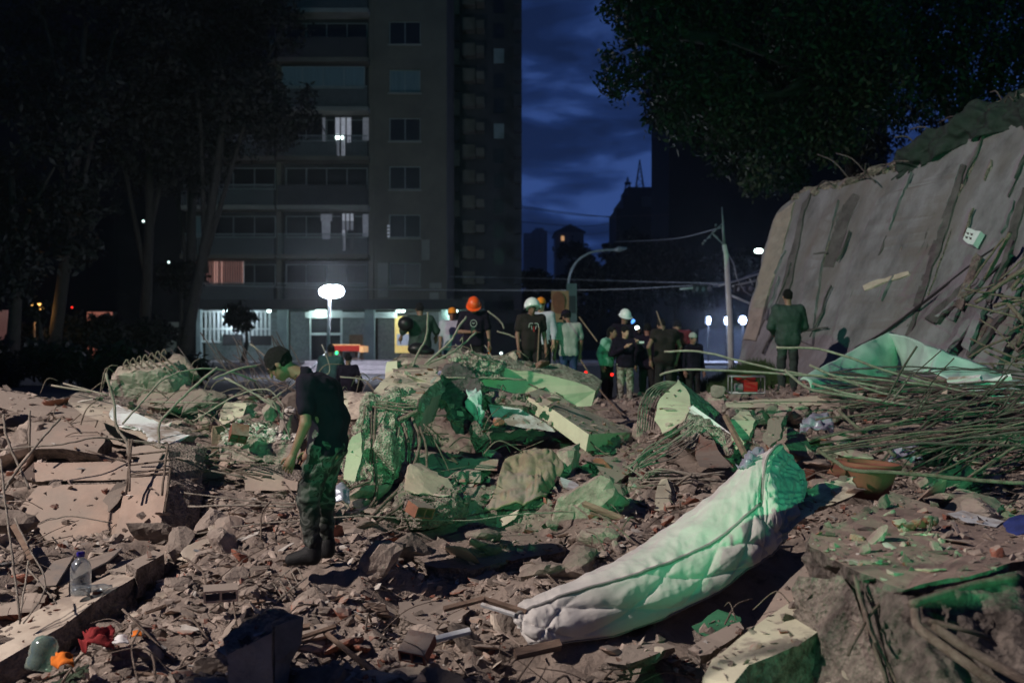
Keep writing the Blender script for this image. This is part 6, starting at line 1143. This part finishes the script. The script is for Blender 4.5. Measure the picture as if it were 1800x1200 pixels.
rag('grey_bag', 1590, 800, 9.8, 60, 30, 'bag_plastic', 'dusty clear plastic film behind the flower pot', 'plastic sheet', 7, .04)
rag('black_bag', 1640, 805, 9.8, 70, 44, 'black_plastic', 'black bin bag behind the flower pot, right one', 'plastic bag', 8, .06)
# hollow clay bricks
def hollow_brick(loc, rot, nx=3, nz=2, sx_=.30, sy_=.20, sz_=.20, m='terracotta', label='', broken=0):
    q_ = MB(); t = .014; M = Matrix.Translation(loc) @ rot
    for i in range(nx+1): x = -sx_/2+(sx_-t)*i/nx; q_.box(x, x+t, -sy_/2, sy_/2, 0, sz_, M=M)
    for k_ in range(nz+1):
        z = (sz_-t)*k_/nz
        for i in range(nx): x0 = -sx_/2+(sx_-t)*i/nx+t; x1 = -sx_/2+(sx_-t)*(i+1)/nx; q_.box(x0, x1, -sy_/2+.002, sy_/2-.002, z, z+t, M=M)
    return link('hollow_brick', q_.mesh('hollow_brick', m), label=label, cat='brick', group='hollow clay bricks')
E = lambda x, y, z: Matrix.Rotation(z, 4, 'Z') @ Matrix.Rotation(y, 4, 'Y') @ Matrix.Rotation(x, 4, 'X')
hollow_brick(P(735, 1146, 6.0), E(.5, .1, -.3), 2, 1, .17, .18, .085, label='hollow brick showing two square holes at the bottom centre')
hollow_brick(P(388, 1052, 6.6), E(.1, 0, .3), 2, 1, .22, .14, .08, 'plaster_pink', 'block with small holes in its end, left of the camouflage trousers')
hollow_brick(P(417, 768, 10.0), E(.9, .2, .4), 2, 2, .17, .14, .14, 'terracotta', 'pinkish brick with small holes among the white crumbs')
hollow_brick(P(735, 905, 8.6), E(.3, .2, .8), 2, 1, .2, .15, .1, 'terracotta', 'hollow brick at the foot of the big boulder')
hollow_brick(P(1668, 700, 11.0), E(.2, .1, .2), 2, 1, .15, .1, .1, 'plaster', 'small pale block with two holes under the teal sheet')
for i, (px, py, d) in enumerate(((760, 806, 10.4), (790, 818, 10.3), (735, 815, 10.3), (812, 836, 10.0), (770, 835, 10.0), (842, 815, 10.4), (708, 834, 9.9))):
    q_ = prism([P(px-34, py+9, d), P(px-30, py-10, d+.2), P(px+34, py-8, d+.2), P(px+32, py+12, d)], Vector((0, .2, -.02)), ('terracotta', 'terracotta'), amt=.006, step=.06, seed=i); tag(link('brick', q_), 'reddish brick in the fallen courses above the boulder', 'brick', 'fallen brick courses above the boulder')
for i in range(26):
    px = random.uniform(-25, 75); py = 1000+random.uniform(0, 1)*(104-px*.55); d = 7.6-(py-1000)*.009
    q_ = prism([P(px-20, py+6, d), P(px-14, py-7, d+.12), P(px+20, py-9, d+.12), P(px+15, py+5, d)], Vector((0, .08, -.05)), ('terracotta', 'terracotta'), amt=.004, step=.06, seed=i, rings=1); tag(link('brick', q_), 'red brick in the tumbled stack at the left edge', 'brick', 'tumbled bricks at the left edge')
# corrugated and flat sheets left
for i, (pts, l) in enumerate((([P(70, 1000, 7.9), P(140, 955, 8.3), P(215, 940, 8.5), P(198, 955, 8.2), P(120, 1015, 7.6)], 'bent grey metal sheet behind the water bottle, uppermost'), ([P(92, 1020, 7.4), P(130, 990, 7.7), P(215, 962, 8.0), P(190, 985, 7.7), P(105, 1030, 7.3)], 'grey sheet strip behind the water bottle, lower'), ([P(60, 1030, 7.2), P(95, 985, 7.6), P(130, 975, 7.7), P(98, 1028, 7.2)], 'grey sheet corner left of the water bottle'), ([P(195, 972, 8.2), P(262, 940, 8.6), P(280, 946, 8.6), P(215, 978, 8.1)], 'thin slat at the foot of the stirrup column'), ([P(0, 990, 7.6), P(16, 950, 7.9), P(38, 962, 7.8), P(20, 1000, 7.5)], 'dark bent sheet at the left edge'))):
    slab('metal_sheet', pts, Vector((0, .01, -.012)), ('metal_sheet', 'metal_sheet'), l, 'metal sheet', 'grey metal sheets behind the bottle', amt=.004, seed=i, rings=1, rough=.003, support=False)
for i, (a, b, w, l) in enumerate((((24, 925), (58, 985), .03, 'splintered board at the left edge'), ((570, 1110), (680, 1200), .018, 'long dark board slanting to the bottom edge'), ((450, 1116), (545, 1100), .02, 'flat slat near the bottom centre'), ((752, 1126), (826, 1108), .022, 'white-edged frame strip above the two-holed brick'), ((780, 1070), (850, 1052), .02, 'window frame bar, left arm of the corner'), ((850, 1052), (925, 1076), .02, 'window frame bar, right arm of the corner'), ((846, 1062), (905, 1080), .015, 'white inner bar of the window frame corner'), ((470, 1140), (590, 1100), .015, 'thin lath across the near rubble'), ((905, 1150), (985, 1132), .035, 'round-edged plank below the mattress corner'))):
    d = 6.5-(a[1]-1050)*.006 if a[1] > 1000 else 7.8; q_ = MB(); q_.tube([P(*a, d), P(*b, d+(a[1]-b[1])*.005)], w, 4); tag(link('board', q_.mesh('b', 'paint_white' if i in (3, 6) else 'wood')), l, 'board')
# ------------------------------------------------------------------ rebar placed by eye
def RP(pts, d0, d1=None, **k):
    d1 = d1 or d0; n = len(pts); return rod([P(a, b, d0+(d1-d0)*i/(n-1)) for i, (a, b) in enumerate(pts)], **k)
LR = dict(label='long bent rod arching over the rubble left of the man', group='rods left of the man', m='rebar_pale')
for pts, d0, d1, r_ in (([(186, 656), (200, 705), (205, 750), (222, 775), (226, 800)], 9.9, 9.6, .018), ([(52, 722), (52, 790)], 9.6, 9.6, .014), ([(6, 728), (12, 770), (30, 812), (52, 860)], 8.8, 8.6, .014), ([(105, 736), (70, 775), (20, 840), (8, 862)], 8.9, 8.4, .014), ([(215, 745), (255, 700), (290, 665), (345, 648), (400, 652), (450, 670)], 10.0, 11.4, .013),
                        ([(280, 785), (280, 745), (300, 720), (340, 680), (382, 646)], 9.6, 10.0, .018), ([(374, 666), (420, 648), (462, 640)], 9.5, 9.8, .015), ([(394, 664), (440, 688), (490, 722), (500, 735)], 10.0, 10.0, .013), ([(250, 706), (395, 708)], 11.4, 11.4, .012), ([(340, 740), (395, 706), (430, 690), (470, 684), (496, 710), (498, 728)], 10.4, 10.2, .011), ([(90, 677), (160, 688)], 11.6, 11.6, .016), ([(112, 674), (190, 694)], 11.7, 11.5, .014),
                        ([(0, 790), (110, 780), (160, 770), (210, 772), (330, 784)], 9.3, 9.8, .012), ([(200, 770), (320, 790), (375, 800)], 9.9, 10, .011), ([(325, 818), (430, 838)], 9.6, 9.6, .013), ([(350, 812), (385, 790)], 9.8, 9.8, .011), ([(318, 865), (420, 878), (500, 884), (560, 880)], 9.0, 8.8, .010), ([(330, 890), (430, 888), (520, 890)], 8.7, 8.6, .013), ([(325, 945), (380, 930), (440, 922), (520, 915), (640, 905)], 8.3, 8.3, .010),
                        ([(640, 905), (800, 915), (900, 905), (1000, 900), (1050, 905)], 8.6, 9.2, .008), ([(478, 700), (516, 676), (525, 660)], 9.8, 9.8, .012), ([(440, 604), (478, 635)], 12, 12, .014), ([(400, 665), (445, 690), (480, 710)], 10.4, 10.2, .01), ([(510, 770), (498, 740), (484, 712), (470, 700)], 9.9, 9.9, .012), ([(410, 730), (430, 755), (445, 762)], 10, 10, .010),
                        ([(25, 910), (50, 960), (80, 1030), (40, 1095)], 6.9, 6.5, .008), ([(0, 805), (12, 900), (22, 980), (36, 1092)], 6.9, 6.5, .010), ([(50, 985), (42, 1040), (34, 1095)], 6.8, 6.5, .008), ([(50, 1000), (100, 1060)], 6.9, 6.6, .008), ([(40, 930), (115, 908), (198, 918)], 8.4, 8.6, .007)):
    RP(pts, d0, d1, r=r_*.78, **LR)
for i in range(7):
    a = 215+i*11; RP([(a+3, 642-i*3), (a+18, 655-i*3), (a+34, 668-i*3)], 13.6, r=.014, m='rebar', label='hooked bar at the back of the rounded mound', group='hooked bars by the rounded mound'); RP([(a, 655-i*3), (a+3, 640-i*3), (a+8, 632-i*3), (a+12, 640-i*3)], 13.6, r=.010, m='rebar', label='hooked bar at the back of the rounded mound', group='hooked bars by the rounded mound')
for i, (a, b) in enumerate((((150, 790), (222, 812)), ((222, 800), (296, 792)), ((222, 818), (300, 808)), ((224, 834), (303, 822)), ((226, 838), (300, 830)))): RP([a, b], 9.15, 9.1, r=.009, m='rebar', label='stirrup bar wrapped round the broken column', group='stirrups of the broken column')
for a, b in (((226, 772), (228, 862)), ((295, 780), (284, 870)), ((284, 870), (277, 905)), ((232, 772), (222, 868)), ((300, 822), (290, 900)), ((268, 940), (270, 970)), ((278, 940), (280, 972))): RP([a, b], 9.1, 8.8, r=.011, m='rebar', label='upright bar of the broken column', group='main bars of the broken column')
for i in range(12): RP([(326+random.uniform(0, 20), 790+i*8+random.uniform(-6, 6)), (372+random.uniform(-10, 30), 785+i*8+random.uniform(-14, 14)), (420+random.uniform(-20, 60), 800+i*7+random.uniform(-16, 16))], 9.9, 9.6, r=.009, label='rusty rod in the tangle between column and shattered stub', group='rod tangle left of the man')
for i in range(26):
    px = 440+random.uniform(-130, 110); RP([(px-random.uniform(10, 60), 625+random.uniform(-45, 10)), (px, 665+random.uniform(-12, 12)), (px+random.uniform(0, 30), 690)], 16, 14.5, r=.009, m='rebar_dark', label='thin dark rod in the shadow behind the man', group='thin rods behind the man')
# central pillar: hanging bars
for pts, d0, d1, r_ in (([(725, 735), (738, 775), (726, 820), (700, 860), (660, 900), (640, 930)], 9.8, 8.6, .016), ([(708, 745), (720, 790), (714, 850)], 9.8, 9.3, .014), ([(738, 750), (750, 790), (746, 840), (715, 880), (650, 925)], 9.7, 8.6, .013), ([(735, 760), (736, 842)], 9.6, 9.5, .009), ([(702, 750), (692, 845)], 9.6, 9.4, .009), ([(660, 716), (658, 800), (662, 868), (640, 902)], 9.6, 8.9, .014), ([(654, 722), (652, 830)], 9.6, 9.4, .009), ([(643, 712), (630, 790), (628, 832)], 9.7, 9.4, .008), ([(645, 825), (652, 843), (622, 856), (604, 868)], 9.2, 8.9, .012),
                        ([(652, 708), (700, 715), (735, 716)], 9.9, 9.9, .012), ([(655, 714), (705, 722), (738, 726)], 9.85, 9.85, .012), ([(700, 738), (735, 722)], 9.7, 9.7, .022), ([(745, 745), (770, 785), (790, 830)], 9.9, 9.8, .006), ([(785, 795), (806, 816)], 10, 10, .013), ([(760, 758), (776, 800), (800, 812)], 10, 10, .008), ([(655, 704), (690, 708), (730, 712)], 9.95, 9.9, .009)):
    RP(pts, d0, d1, r=r_, m='rebar', label='bent bar hanging from the broken central pillar', group='bars of the central pillar')
for pts, d0, d1, r_ in (([(724, 645), (735, 620), (749, 592), (752, 548)], 12.2, 12.2, .017), ([(746, 640), (790, 602), (806, 575), (820, 557)], 12.2, 12.5, .020), ([(750, 640), (790, 622), (812, 606), (837, 584)], 12.3, 12.5, .017), ([(808, 600), (813, 593), (811, 613), (800, 605)], 12.6, 12.6, .008), ([(808, 612), (816, 630)], 12.6, 12.6, .012), ([(825, 617), (860, 632), (884, 645)], 12.7, 12.9, .020), ([(783, 664), (870, 664), (925, 668)], 12.2, 12.3, .014), ([(827, 605), (834, 628)], 13, 13, .008), ([(857, 546), (880, 565), (886, 578)], 17, 17, .02), ([(873, 582), (900, 590), (918, 600)], 17, 17, .02), ([(852, 606), (868, 632)], 16, 16, .012),
                        ([(597, 662), (640, 668), (664, 690), (690, 668), (700, 660)], 13.5, 13.5, .014), ([(566, 605), (580, 650), (560, 665)], 16, 16, .012), ([(655, 668), (662, 664), (690, 675)], 13.3, 13.3, .016)):
    RP(pts, d0, d1, r=r_*.8, m='rebar_pale', label='pale bent bar rising from the top of the central pile', group='bars on top of the central pile')
for i in range(30):   # bundle near the tilted block and mesh panel below it
    if i < 9: RP([(1218+random.uniform(-8, 8), 738+i*5), (1180, 762+i*5.2+random.uniform(-4, 4)), (1140+random.uniform(-8, 8), 786+i*4), (1100+i*3, 822+random.uniform(0, 8))], 10.8-i*.03, 10.2, r=.008, m='rebar_pale', label='rod in the bundle sweeping down from the tilted block', group='rod bundle below the tilted block')
    elif i < 17: a = (i-9)/8; RP([(1120+a*34, 762-a*10), (1124+a*38, 715), (1142+a*30, 682+a*14), (1172+a*8, 670+a*16), (1197, 674+a*10)], 11.6+a*.2, 11.7, r=.007, m='rebar_pale', label='curved bar looping over the left shoulder of the tilted block', group='loops on the tilted block')
    else: RP([(1095+random.uniform(0, 40), 815+random.uniform(0, 60)), (1160+random.uniform(-20, 20), 835+random.uniform(-10, 30)), (1230+random.uniform(-20, 60), 830+random.uniform(-10, 30))], 10.2, 9.6, r=.009, m='rebar_pale', label='rod in the flattened mesh above the mattress', group='flattened mesh above the mattress')
# the great fan of rods at the right
FR = dict(m='rebar', label='long rod in the dense fan of rods at the right', group='fan of rods at the right')
for pts, d0, d1, r_ in (([(1365, 611), (1430, 612), (1480, 624), (1570, 655), (1700, 690), (1820, 715)], 11.0, 10.4, .018), ([(1168, 618), (1230, 618), (1300, 634), (1378, 652), (1480, 668), (1600, 690)], 11.6, 11.0, .017), ([(1160, 659), (1195, 650), (1280, 651), (1400, 659), (1560, 668), (1700, 690), (1820, 735)], 11.2, 10.6, .017), ([(1379, 650), (1410, 675), (1440, 688), (1550, 706), (1700, 740), (1830, 760)], 10.6, 10.0, .021), ([(1423, 641), (1470, 662), (1550, 690), (1660, 712), (1810, 735)], 10.8, 10.4, .018), ([(1428, 674), (1500, 694), (1560, 706), (1680, 722), (1820, 745)], 10.4, 10.0, .018),
                        ([(1436, 790), (1470, 812), (1500, 826), (1600, 832), (1700, 842), (1820, 850)], 8.3, 7.9, .022), ([(1472, 720), (1500, 745), (1540, 775), (1575, 802)], 9.8, 9.4, .024), ([(1470, 762), (1530, 771), (1640, 766), (1820, 755)], 9.6, 9.4, .018), ([(1600, 660), (1572, 700), (1540, 742)], 10.6, 10.2, .012), ([(1700, 840), (1760, 800), (1830, 760)], 8.8, 8.8, .015), ([(1640, 836), (1740, 785), (1830, 730)], 8.9, 8.9, .013), ([(1610, 802), (1680, 778), (1760, 740)], 9.4, 9.4, .013), ([(1280, 708), (1420, 706), (1500, 716)], 12.5, 12.4, .012)):
    RP(pts, d0, d1, r=r_*.8, **dict(FR, m='rebar_pale' if d0 > 10 else 'rebar'))
for i in range(85):
    x0 = random.uniform(1420, 1640); y0 = random.uniform(652, 800); x1 = 1840; y1 = 700+(y0-700)*.45+random.uniform(-30, 45); d = 12.2-(y0-640)*.020; cv = random.uniform(-14, 14)
    RP([(x0, y0), ((x0*2+x1)/3, (y0*2+y1)/3+cv), ((x0+x1*2)/3, (y0+y1*2)/3+cv*.8), (x1, y1)], d, d-random.uniform(0, .6), r=random.choice((.007, .009, .012)), wob=.012, **dict(FR, m=random.choice(('rebar', 'rebar_dark', 'rebar_dark'))))
wm_ = MB()
for i in range(70):
    x0 = random.uniform(1540, 1800); y0 = random.uniform(700, 850); a = random.uniform(.2, 1.2); l_ = random.uniform(60, 170)
    wm_.tube(catmull([P(x0, y0, 9.6), P(x0+l_*.5*math.cos(a), y0-l_*.5*math.sin(a)*.7+random.uniform(-6, 6), 9.4), P(x0+l_*math.cos(a), y0-l_*math.sin(a)*.7, 9.2)], 4), random.choice((.006, .008, .011)), 5)
link('rod_tangle', wm_.mesh('rod_tangle', 'rebar_dark', True), kind='stuff')
for i in range(30):
    x0 = random.uniform(1690, 1800); y0 = random.uniform(480, 640); a = random.uniform(-.9, 1.1); l_ = random.uniform(60, 150)
    RP([(x0, y0), (x0+l_*.5*math.cos(a), y0-l_*.5*math.sin(a)+random.uniform(-6, 6)), (x0+l_*math.cos(a), y0-l_*math.sin(a))], 13, 12.6, r=random.choice((.012, .016, .03)), m='rebar', label='rod or lath in the green-lit debris against the leaning slab', group='debris laths against the leaning slab')
# ladder-like grille lying near the man's feet
gr = root('bent_grille', P(480, 1010, 7.3), 'bent light grille lying left of the feet of the man', 'grille')
def gp(u, w): a = P(456+u*72, 1040-u*50-abs(u-.4)*6, 7.1+u*.3); b = P(474+u*66, 1066-u*52, 6.9+u*.3); return a.lerp(b, w)
for w in (0, 1): v_, f_ = tube([gp(i/8, w) for i in range(9)], .006, 5); link('side_bar', me('bar', v_, f_, 'rebar_pale'), gr)
for i in range(7): v_, f_ = tube([gp((i+.3)/7, 0), gp((i+.3)/7, 1)], .005, 5); link('cross_bar', me('bar', v_, f_, 'rebar_pale'), gr)
# grassy hump under the far edge of the leaning slab
r_ = np.random.default_rng(4); n = 5000; gx = r_.uniform(3.6, 5.4, n); gy = r_.uniform(18, 19.6, n); gz = H(gx, gy)+bump_(gx, gy, 4.6, 19, .7, .35)
v = np.stack([np.stack([gx-.012, gy, gz-.05], 1), np.stack([gx+.012, gy, gz-.05], 1), np.stack([gx+r_.normal(0, .05, n), gy+r_.normal(0, .05, n), gz+r_.uniform(.08, .25, n)], 1)], 1).reshape(-1, 3)
link('grass_tuft', me_np('grass', v, np.arange(n*3).reshape(n, 3), 'grass'), kind='stuff')
# added tree, out of view at the left; its crown shades the near rubble
cl = [(-5.75+random.gauss(0, .22), 3.7+random.gauss(0, .2), 4.35+random.gauss(0, .22), .34) for k in range(7)]
tree(Vector((-5.2, 3.2, -.5)), Vector((-5.3, 3.5, 4.2)), [[(-5.25, 3.4, 3.4), (-5.7, 3.7, 4.4)], [(-5.25, 3.4, 3.6), (-4.4, 3.6, 4.7), (-3.8, 3.7, 5.0)]], cl, 2000, .055, 'thin young tree added out of view at the left to shade the near rubble', 'leaf', .07, 91)
# added blocks, out of view at the right, keeping green lamplight off near rubble
for i, (x, y, z, r_) in enumerate(((2.5, .9, .58, .68), (3.1, 1.0, .62, .80), (3.9, 1.3, .45, .95), (5.0, 1.6, .4, 1.1), (3.4, .2, -.1, .8))):
    rock('concrete_block', (x, y, z), (r_, r_*.8, r_*.95), 700+i, 'big broken concrete block added out of view at the right to block the green light', 'concrete block', 'added light-blocking heap right of the viewpoint', support=False, mats='concrete_raw')
# ------------------------------------------------------------------ loose rubble dropped on whatever lies below
vv = []; ff = []; o_ = 0
for a, b in SUPPORT: vv += a; ff += [tuple(i+o_ for i in t) for t in b]; o_ += len(a)
bvh = BVHTree.FromPolygons(vv, ff, all_triangles=False); del vv, ff
NG = sum(len(b) for a, b in SUPPORT[:-1])
def drop(x, y, keep=.15):
    h_ = bvh.ray_cast(Vector((x, y, 2.2)), Vector((0, 0, -1)))
    if h_[0] is None or abs(h_[1].z) < .45 or (h_[2] < NG and random.random() > keep): return None
    return h_[0]
def hull(seed, flat, n=13, el=1.4):
    r = random.Random(seed); bm = bmesh.new()
    for i in range(n):
        p = Vector((r.gauss(0, 1), r.gauss(0, 1), r.gauss(0, 1))).normalized(); p = Vector((max(-.72, min(.72, p.x)), max(-.72, min(.72, p.y)), max(-.72, min(.72, p.z)))); bm.verts.new((p.x*el, p.y, p.z*flat))
    res = bmesh.ops.convex_hull(bm, input=bm.verts); bmesh.ops.delete(bm, geom=[g for g in res['geom_interior'] if isinstance(g, bmesh.types.BMVert)], context='VERTS'); bmesh.ops.triangulate(bm, faces=bm.faces)
    bm.verts.index_update(); v = np.array([q.co[:] for q in bm.verts]); f = np.array([[q.index for q in k.verts] for k in bm.faces]); bm.free(); return v, f
HF = [hull(i, .26, 8) for i in range(12)]; HB = [hull(20+i, .75, 9, 1.2) for i in range(12)]; HS = [hull(40+i, .2, 8, 2.4) for i in range(8)]
def chunkmesh(sd, flat, m):
    """rugged fragment for the larger pieces"""
    r = np.random.default_rng(sd); d, f = ico(3); pn = r.normal(size=(9, 3)); pn /= np.linalg.norm(pn, axis=1)[:, None]; ph = r.uniform(.38, .8, 9)
    dt = d @ pn.T; rr = np.minimum(np.where(dt > .05, ph/np.maximum(dt, .05), 9).min(1), 1.35); v = d*rr[:, None]*(1+.07*fbm(d*2.5+sd, 1.7, 4, sd)+.03*ridge(d*4+sd, 2, 2, sd))[:, None]*np.array([1.25, 1, flat]); return me_np('fragment', v, f, m)
def near(x, y):   # keep the mattress, people and bottles clear
    for cx, cy, r in ((-1.42, 7.5, .22), (.3, 6.45, .3), (.9, 6.8, .35), (1.5, 7.1, .4), (2.0, 7.5, .35), (-3.05, 7.05, .12)):
        if (x-cx)**2+(y-cy)**2 < r*r: return True
    return False
def spots(n, ymin, ymax, pw=1.0):
    out = []
    while len(out) < n:
        t = random.random()**pw; y = ymin*(ymax/ymin)**t; x = random.uniform(-.56, .56)*y
        if near(x, y): continue
        if y > 13.5 and abs(x) < 3 and random.random() < .5: continue
        h_ = drop(x, y)
        if h_ is not None and h_.z < 1.6: out.append((x, y, h_.z))
    return out
kinds = (('concrete_chunk', 'concrete_chunk', .72, 'broken grey-brown concrete chunk lying loose in the rubble', 'loose concrete chunks', 300, (.045, .26)),
         ('brick_fragment', 'terracotta', .5, 'reddish broken brick fragment lying in the rubble', 'brick fragments in the rubble', 300, (.03, .12)),
         ('plaster_shard', 'plaster_pink', .26, 'flat dusty plaster shard lying in the rubble', 'plaster shards in the rubble', 300, (.04, .24)),
         ('floor_tile_piece', 'plaster', .16, 'flat pale tile piece lying in the rubble', 'tile pieces in the rubble', 200, (.04, .20)))
for name, m, flat, lab, grp, n, (s0, s1) in kinds:
    ms = [chunkmesh(i*7+len(name), flat, m) for i in range(14)]
    for (x, y, z) in spots(n, 5.0, 15.5, .9):
        o = bpy.data.objects.new(name, random.choice(ms)); COL.objects.link(o); s = s0+(s1-s0)*random.random()**2.2; s *= .50+.055*y; s = min(s, .08) if (x > 1.2 and y < 8.2) or (x < -1.8 and y < 7.6) else s
        o.location = (x, y, z+s*flat*.4); o.rotation_euler = (random.gauss(0, .35), random.gauss(0, .35), random.uniform(0, 6.3)); o.scale = (s, s*random.uniform(.7, 1.1), s); tag(o, lab, 'rubble', grp)
def scatter(n, shapes, m, name, s0, s1, seed, ymin=4.4, ymax=19, z_=0., pw=.8, tilt=.4):
    sp = spots(n, ymin, ymax, pw); r = np.random.default_rng(seed); V = []; F_ = []; o_ = 0
    for (x, y, z) in sp:
        v, f = shapes[r.integers(len(shapes))]; s = (s0+(s1-s0)*r.random()**3)*(.55+.06*y); a, b, c = r.uniform(0, 6.3), r.normal(0, tilt), r.normal(0, tilt)
        M = np.array((Matrix.Rotation(a, 3, 'Z') @ Matrix.Rotation(b, 3, 'X') @ Matrix.Rotation(c, 3, 'Y'))); V.append((v*s) @ M.T+np.array([x, y, z+s*.15+z_])); F_.append(f+o_); o_ += len(v)
    link(name, me_np(name, np.concatenate(V), np.concatenate(F_), m), kind='stuff')
wm_ = MB()
for i, (x, y, z) in enumerate(spots(340, 5.2, 15, .9)):
    a = random.uniform(0, math.pi); l_ = random.uniform(.15, .7); d_ = Vector((math.cos(a), math.sin(a)*.8, random.uniform(-.1, .5))); p0 = Vector((x, y, z+.02))
    wm_.tube(catmull([p0, p0+d_*l_*.5+Vector((0, 0, random.uniform(0, .08))), p0+d_*l_+Vector((random.uniform(-.1, .1), 0, random.uniform(-.12, .05)))], 4), random.choice((.003, .004, .006, .008)), 5)
for i in range(150):
    px = random.uniform(60, 900); py = random.uniform(660, 800); d = 14.2-(py-660)*.028; l_ = random.uniform(20, 90); a = random.uniform(-.9, 1.4)
    wm_.tube(catmull([P(px, py, d), P(px+l_*.4*math.cos(a), py-l_*.5*math.sin(a)-random.uniform(0, 14), d), P(px+l_*math.cos(a), py-l_*.8*math.sin(a)+random.uniform(-10, 20), d+.1)], 5), random.choice((.004, .006, .008)), 5)
link('wire_scraps', wm_.mesh('wire_scraps', 'rebar', True), kind='stuff')
for i, (x, y, z) in enumerate(spots(90, 5.0, 13, .9)):
    q_ = MB(); a = random.uniform(0, math.pi); l_ = random.uniform(.08, .35); d_ = Vector((math.cos(a), math.sin(a), random.uniform(-.1, .25)))*l_; p0 = Vector((x, y, z+.02)); q_.tube([p0-d_*.5, p0+d_*.1, p0+d_*.5], [.012, .015, .006], 4)
    tag(link('wood_splinter', q_.mesh('w', random.choice(('wood', 'wood', 'plaster', 'metal_sheet')))), 'splintered piece of lath lying in the rubble', 'splinter', 'lath splinters in the rubble')
scatter(23000, HF+HB, 'rubble_shards', 'fine_rubble', .012, .06, 1)
scatter(9000, HS, 'rubble_shards', 'fine_splinters', .015, .06, 2)
scatter(6500, HF+HB, 'brick_shards', 'brick_crumbs', .010, .05, 3)
hm = bpy.data.materials.new('haze'); hm.use_nodes = True; hm.node_tree.nodes.clear(); ho = hm.node_tree.nodes.new('ShaderNodeOutputMaterial'); hv = hm.node_tree.nodes.new('ShaderNodeVolumePrincipled')
hv.inputs['Color'].default_value = (.8, .84, .9, 1); hv.inputs['Density'].default_value = .0007; hv.inputs['Anisotropy'].default_value = .86; hm.node_tree.links.new(hv.outputs[0], ho.inputs['Volume']); MAT['haze'] = hm
q_ = MB(); q_.box(-240, 240, -25, 380, -2, 75); link('haze', q_.mesh('haze', 'haze'), kind='stuff')
scatter(1500, HF+HS, 'pale_shards', 'pale_crumbs', .012, .06, 4)
V = []; F_ = []; o_ = 0; r = np.random.default_rng(5)
for i in range(420):
    px, py = r.uniform(388, 522), r.uniform(752, 772); dd = 10.15+(772-py)*.022; c = P(px, py+(px-388)*.05, dd); h_ = bvh.ray_cast(Vector((c.x, c.y, 2)), Vector((0, 0, -1)))
    if h_[0] is None: continue
    v, f = HB[r.integers(len(HB))]; s = .012+.035*r.random()**2; M = np.array(Matrix.Rotation(r.uniform(0, 6), 3, 'Z') @ Matrix.Rotation(r.normal(0, .6), 3, 'X')); V.append((v*s) @ M.T+np.array([c.x, c.y, h_[0].z+s*.3])); F_.append(f+o_); o_ += len(v)
link('white_crumbs', me_np('white_crumbs', np.concatenate(V), np.concatenate(F_), 'pale_shards'), kind='stuff')
print('objects', len(bpy.data.objects))
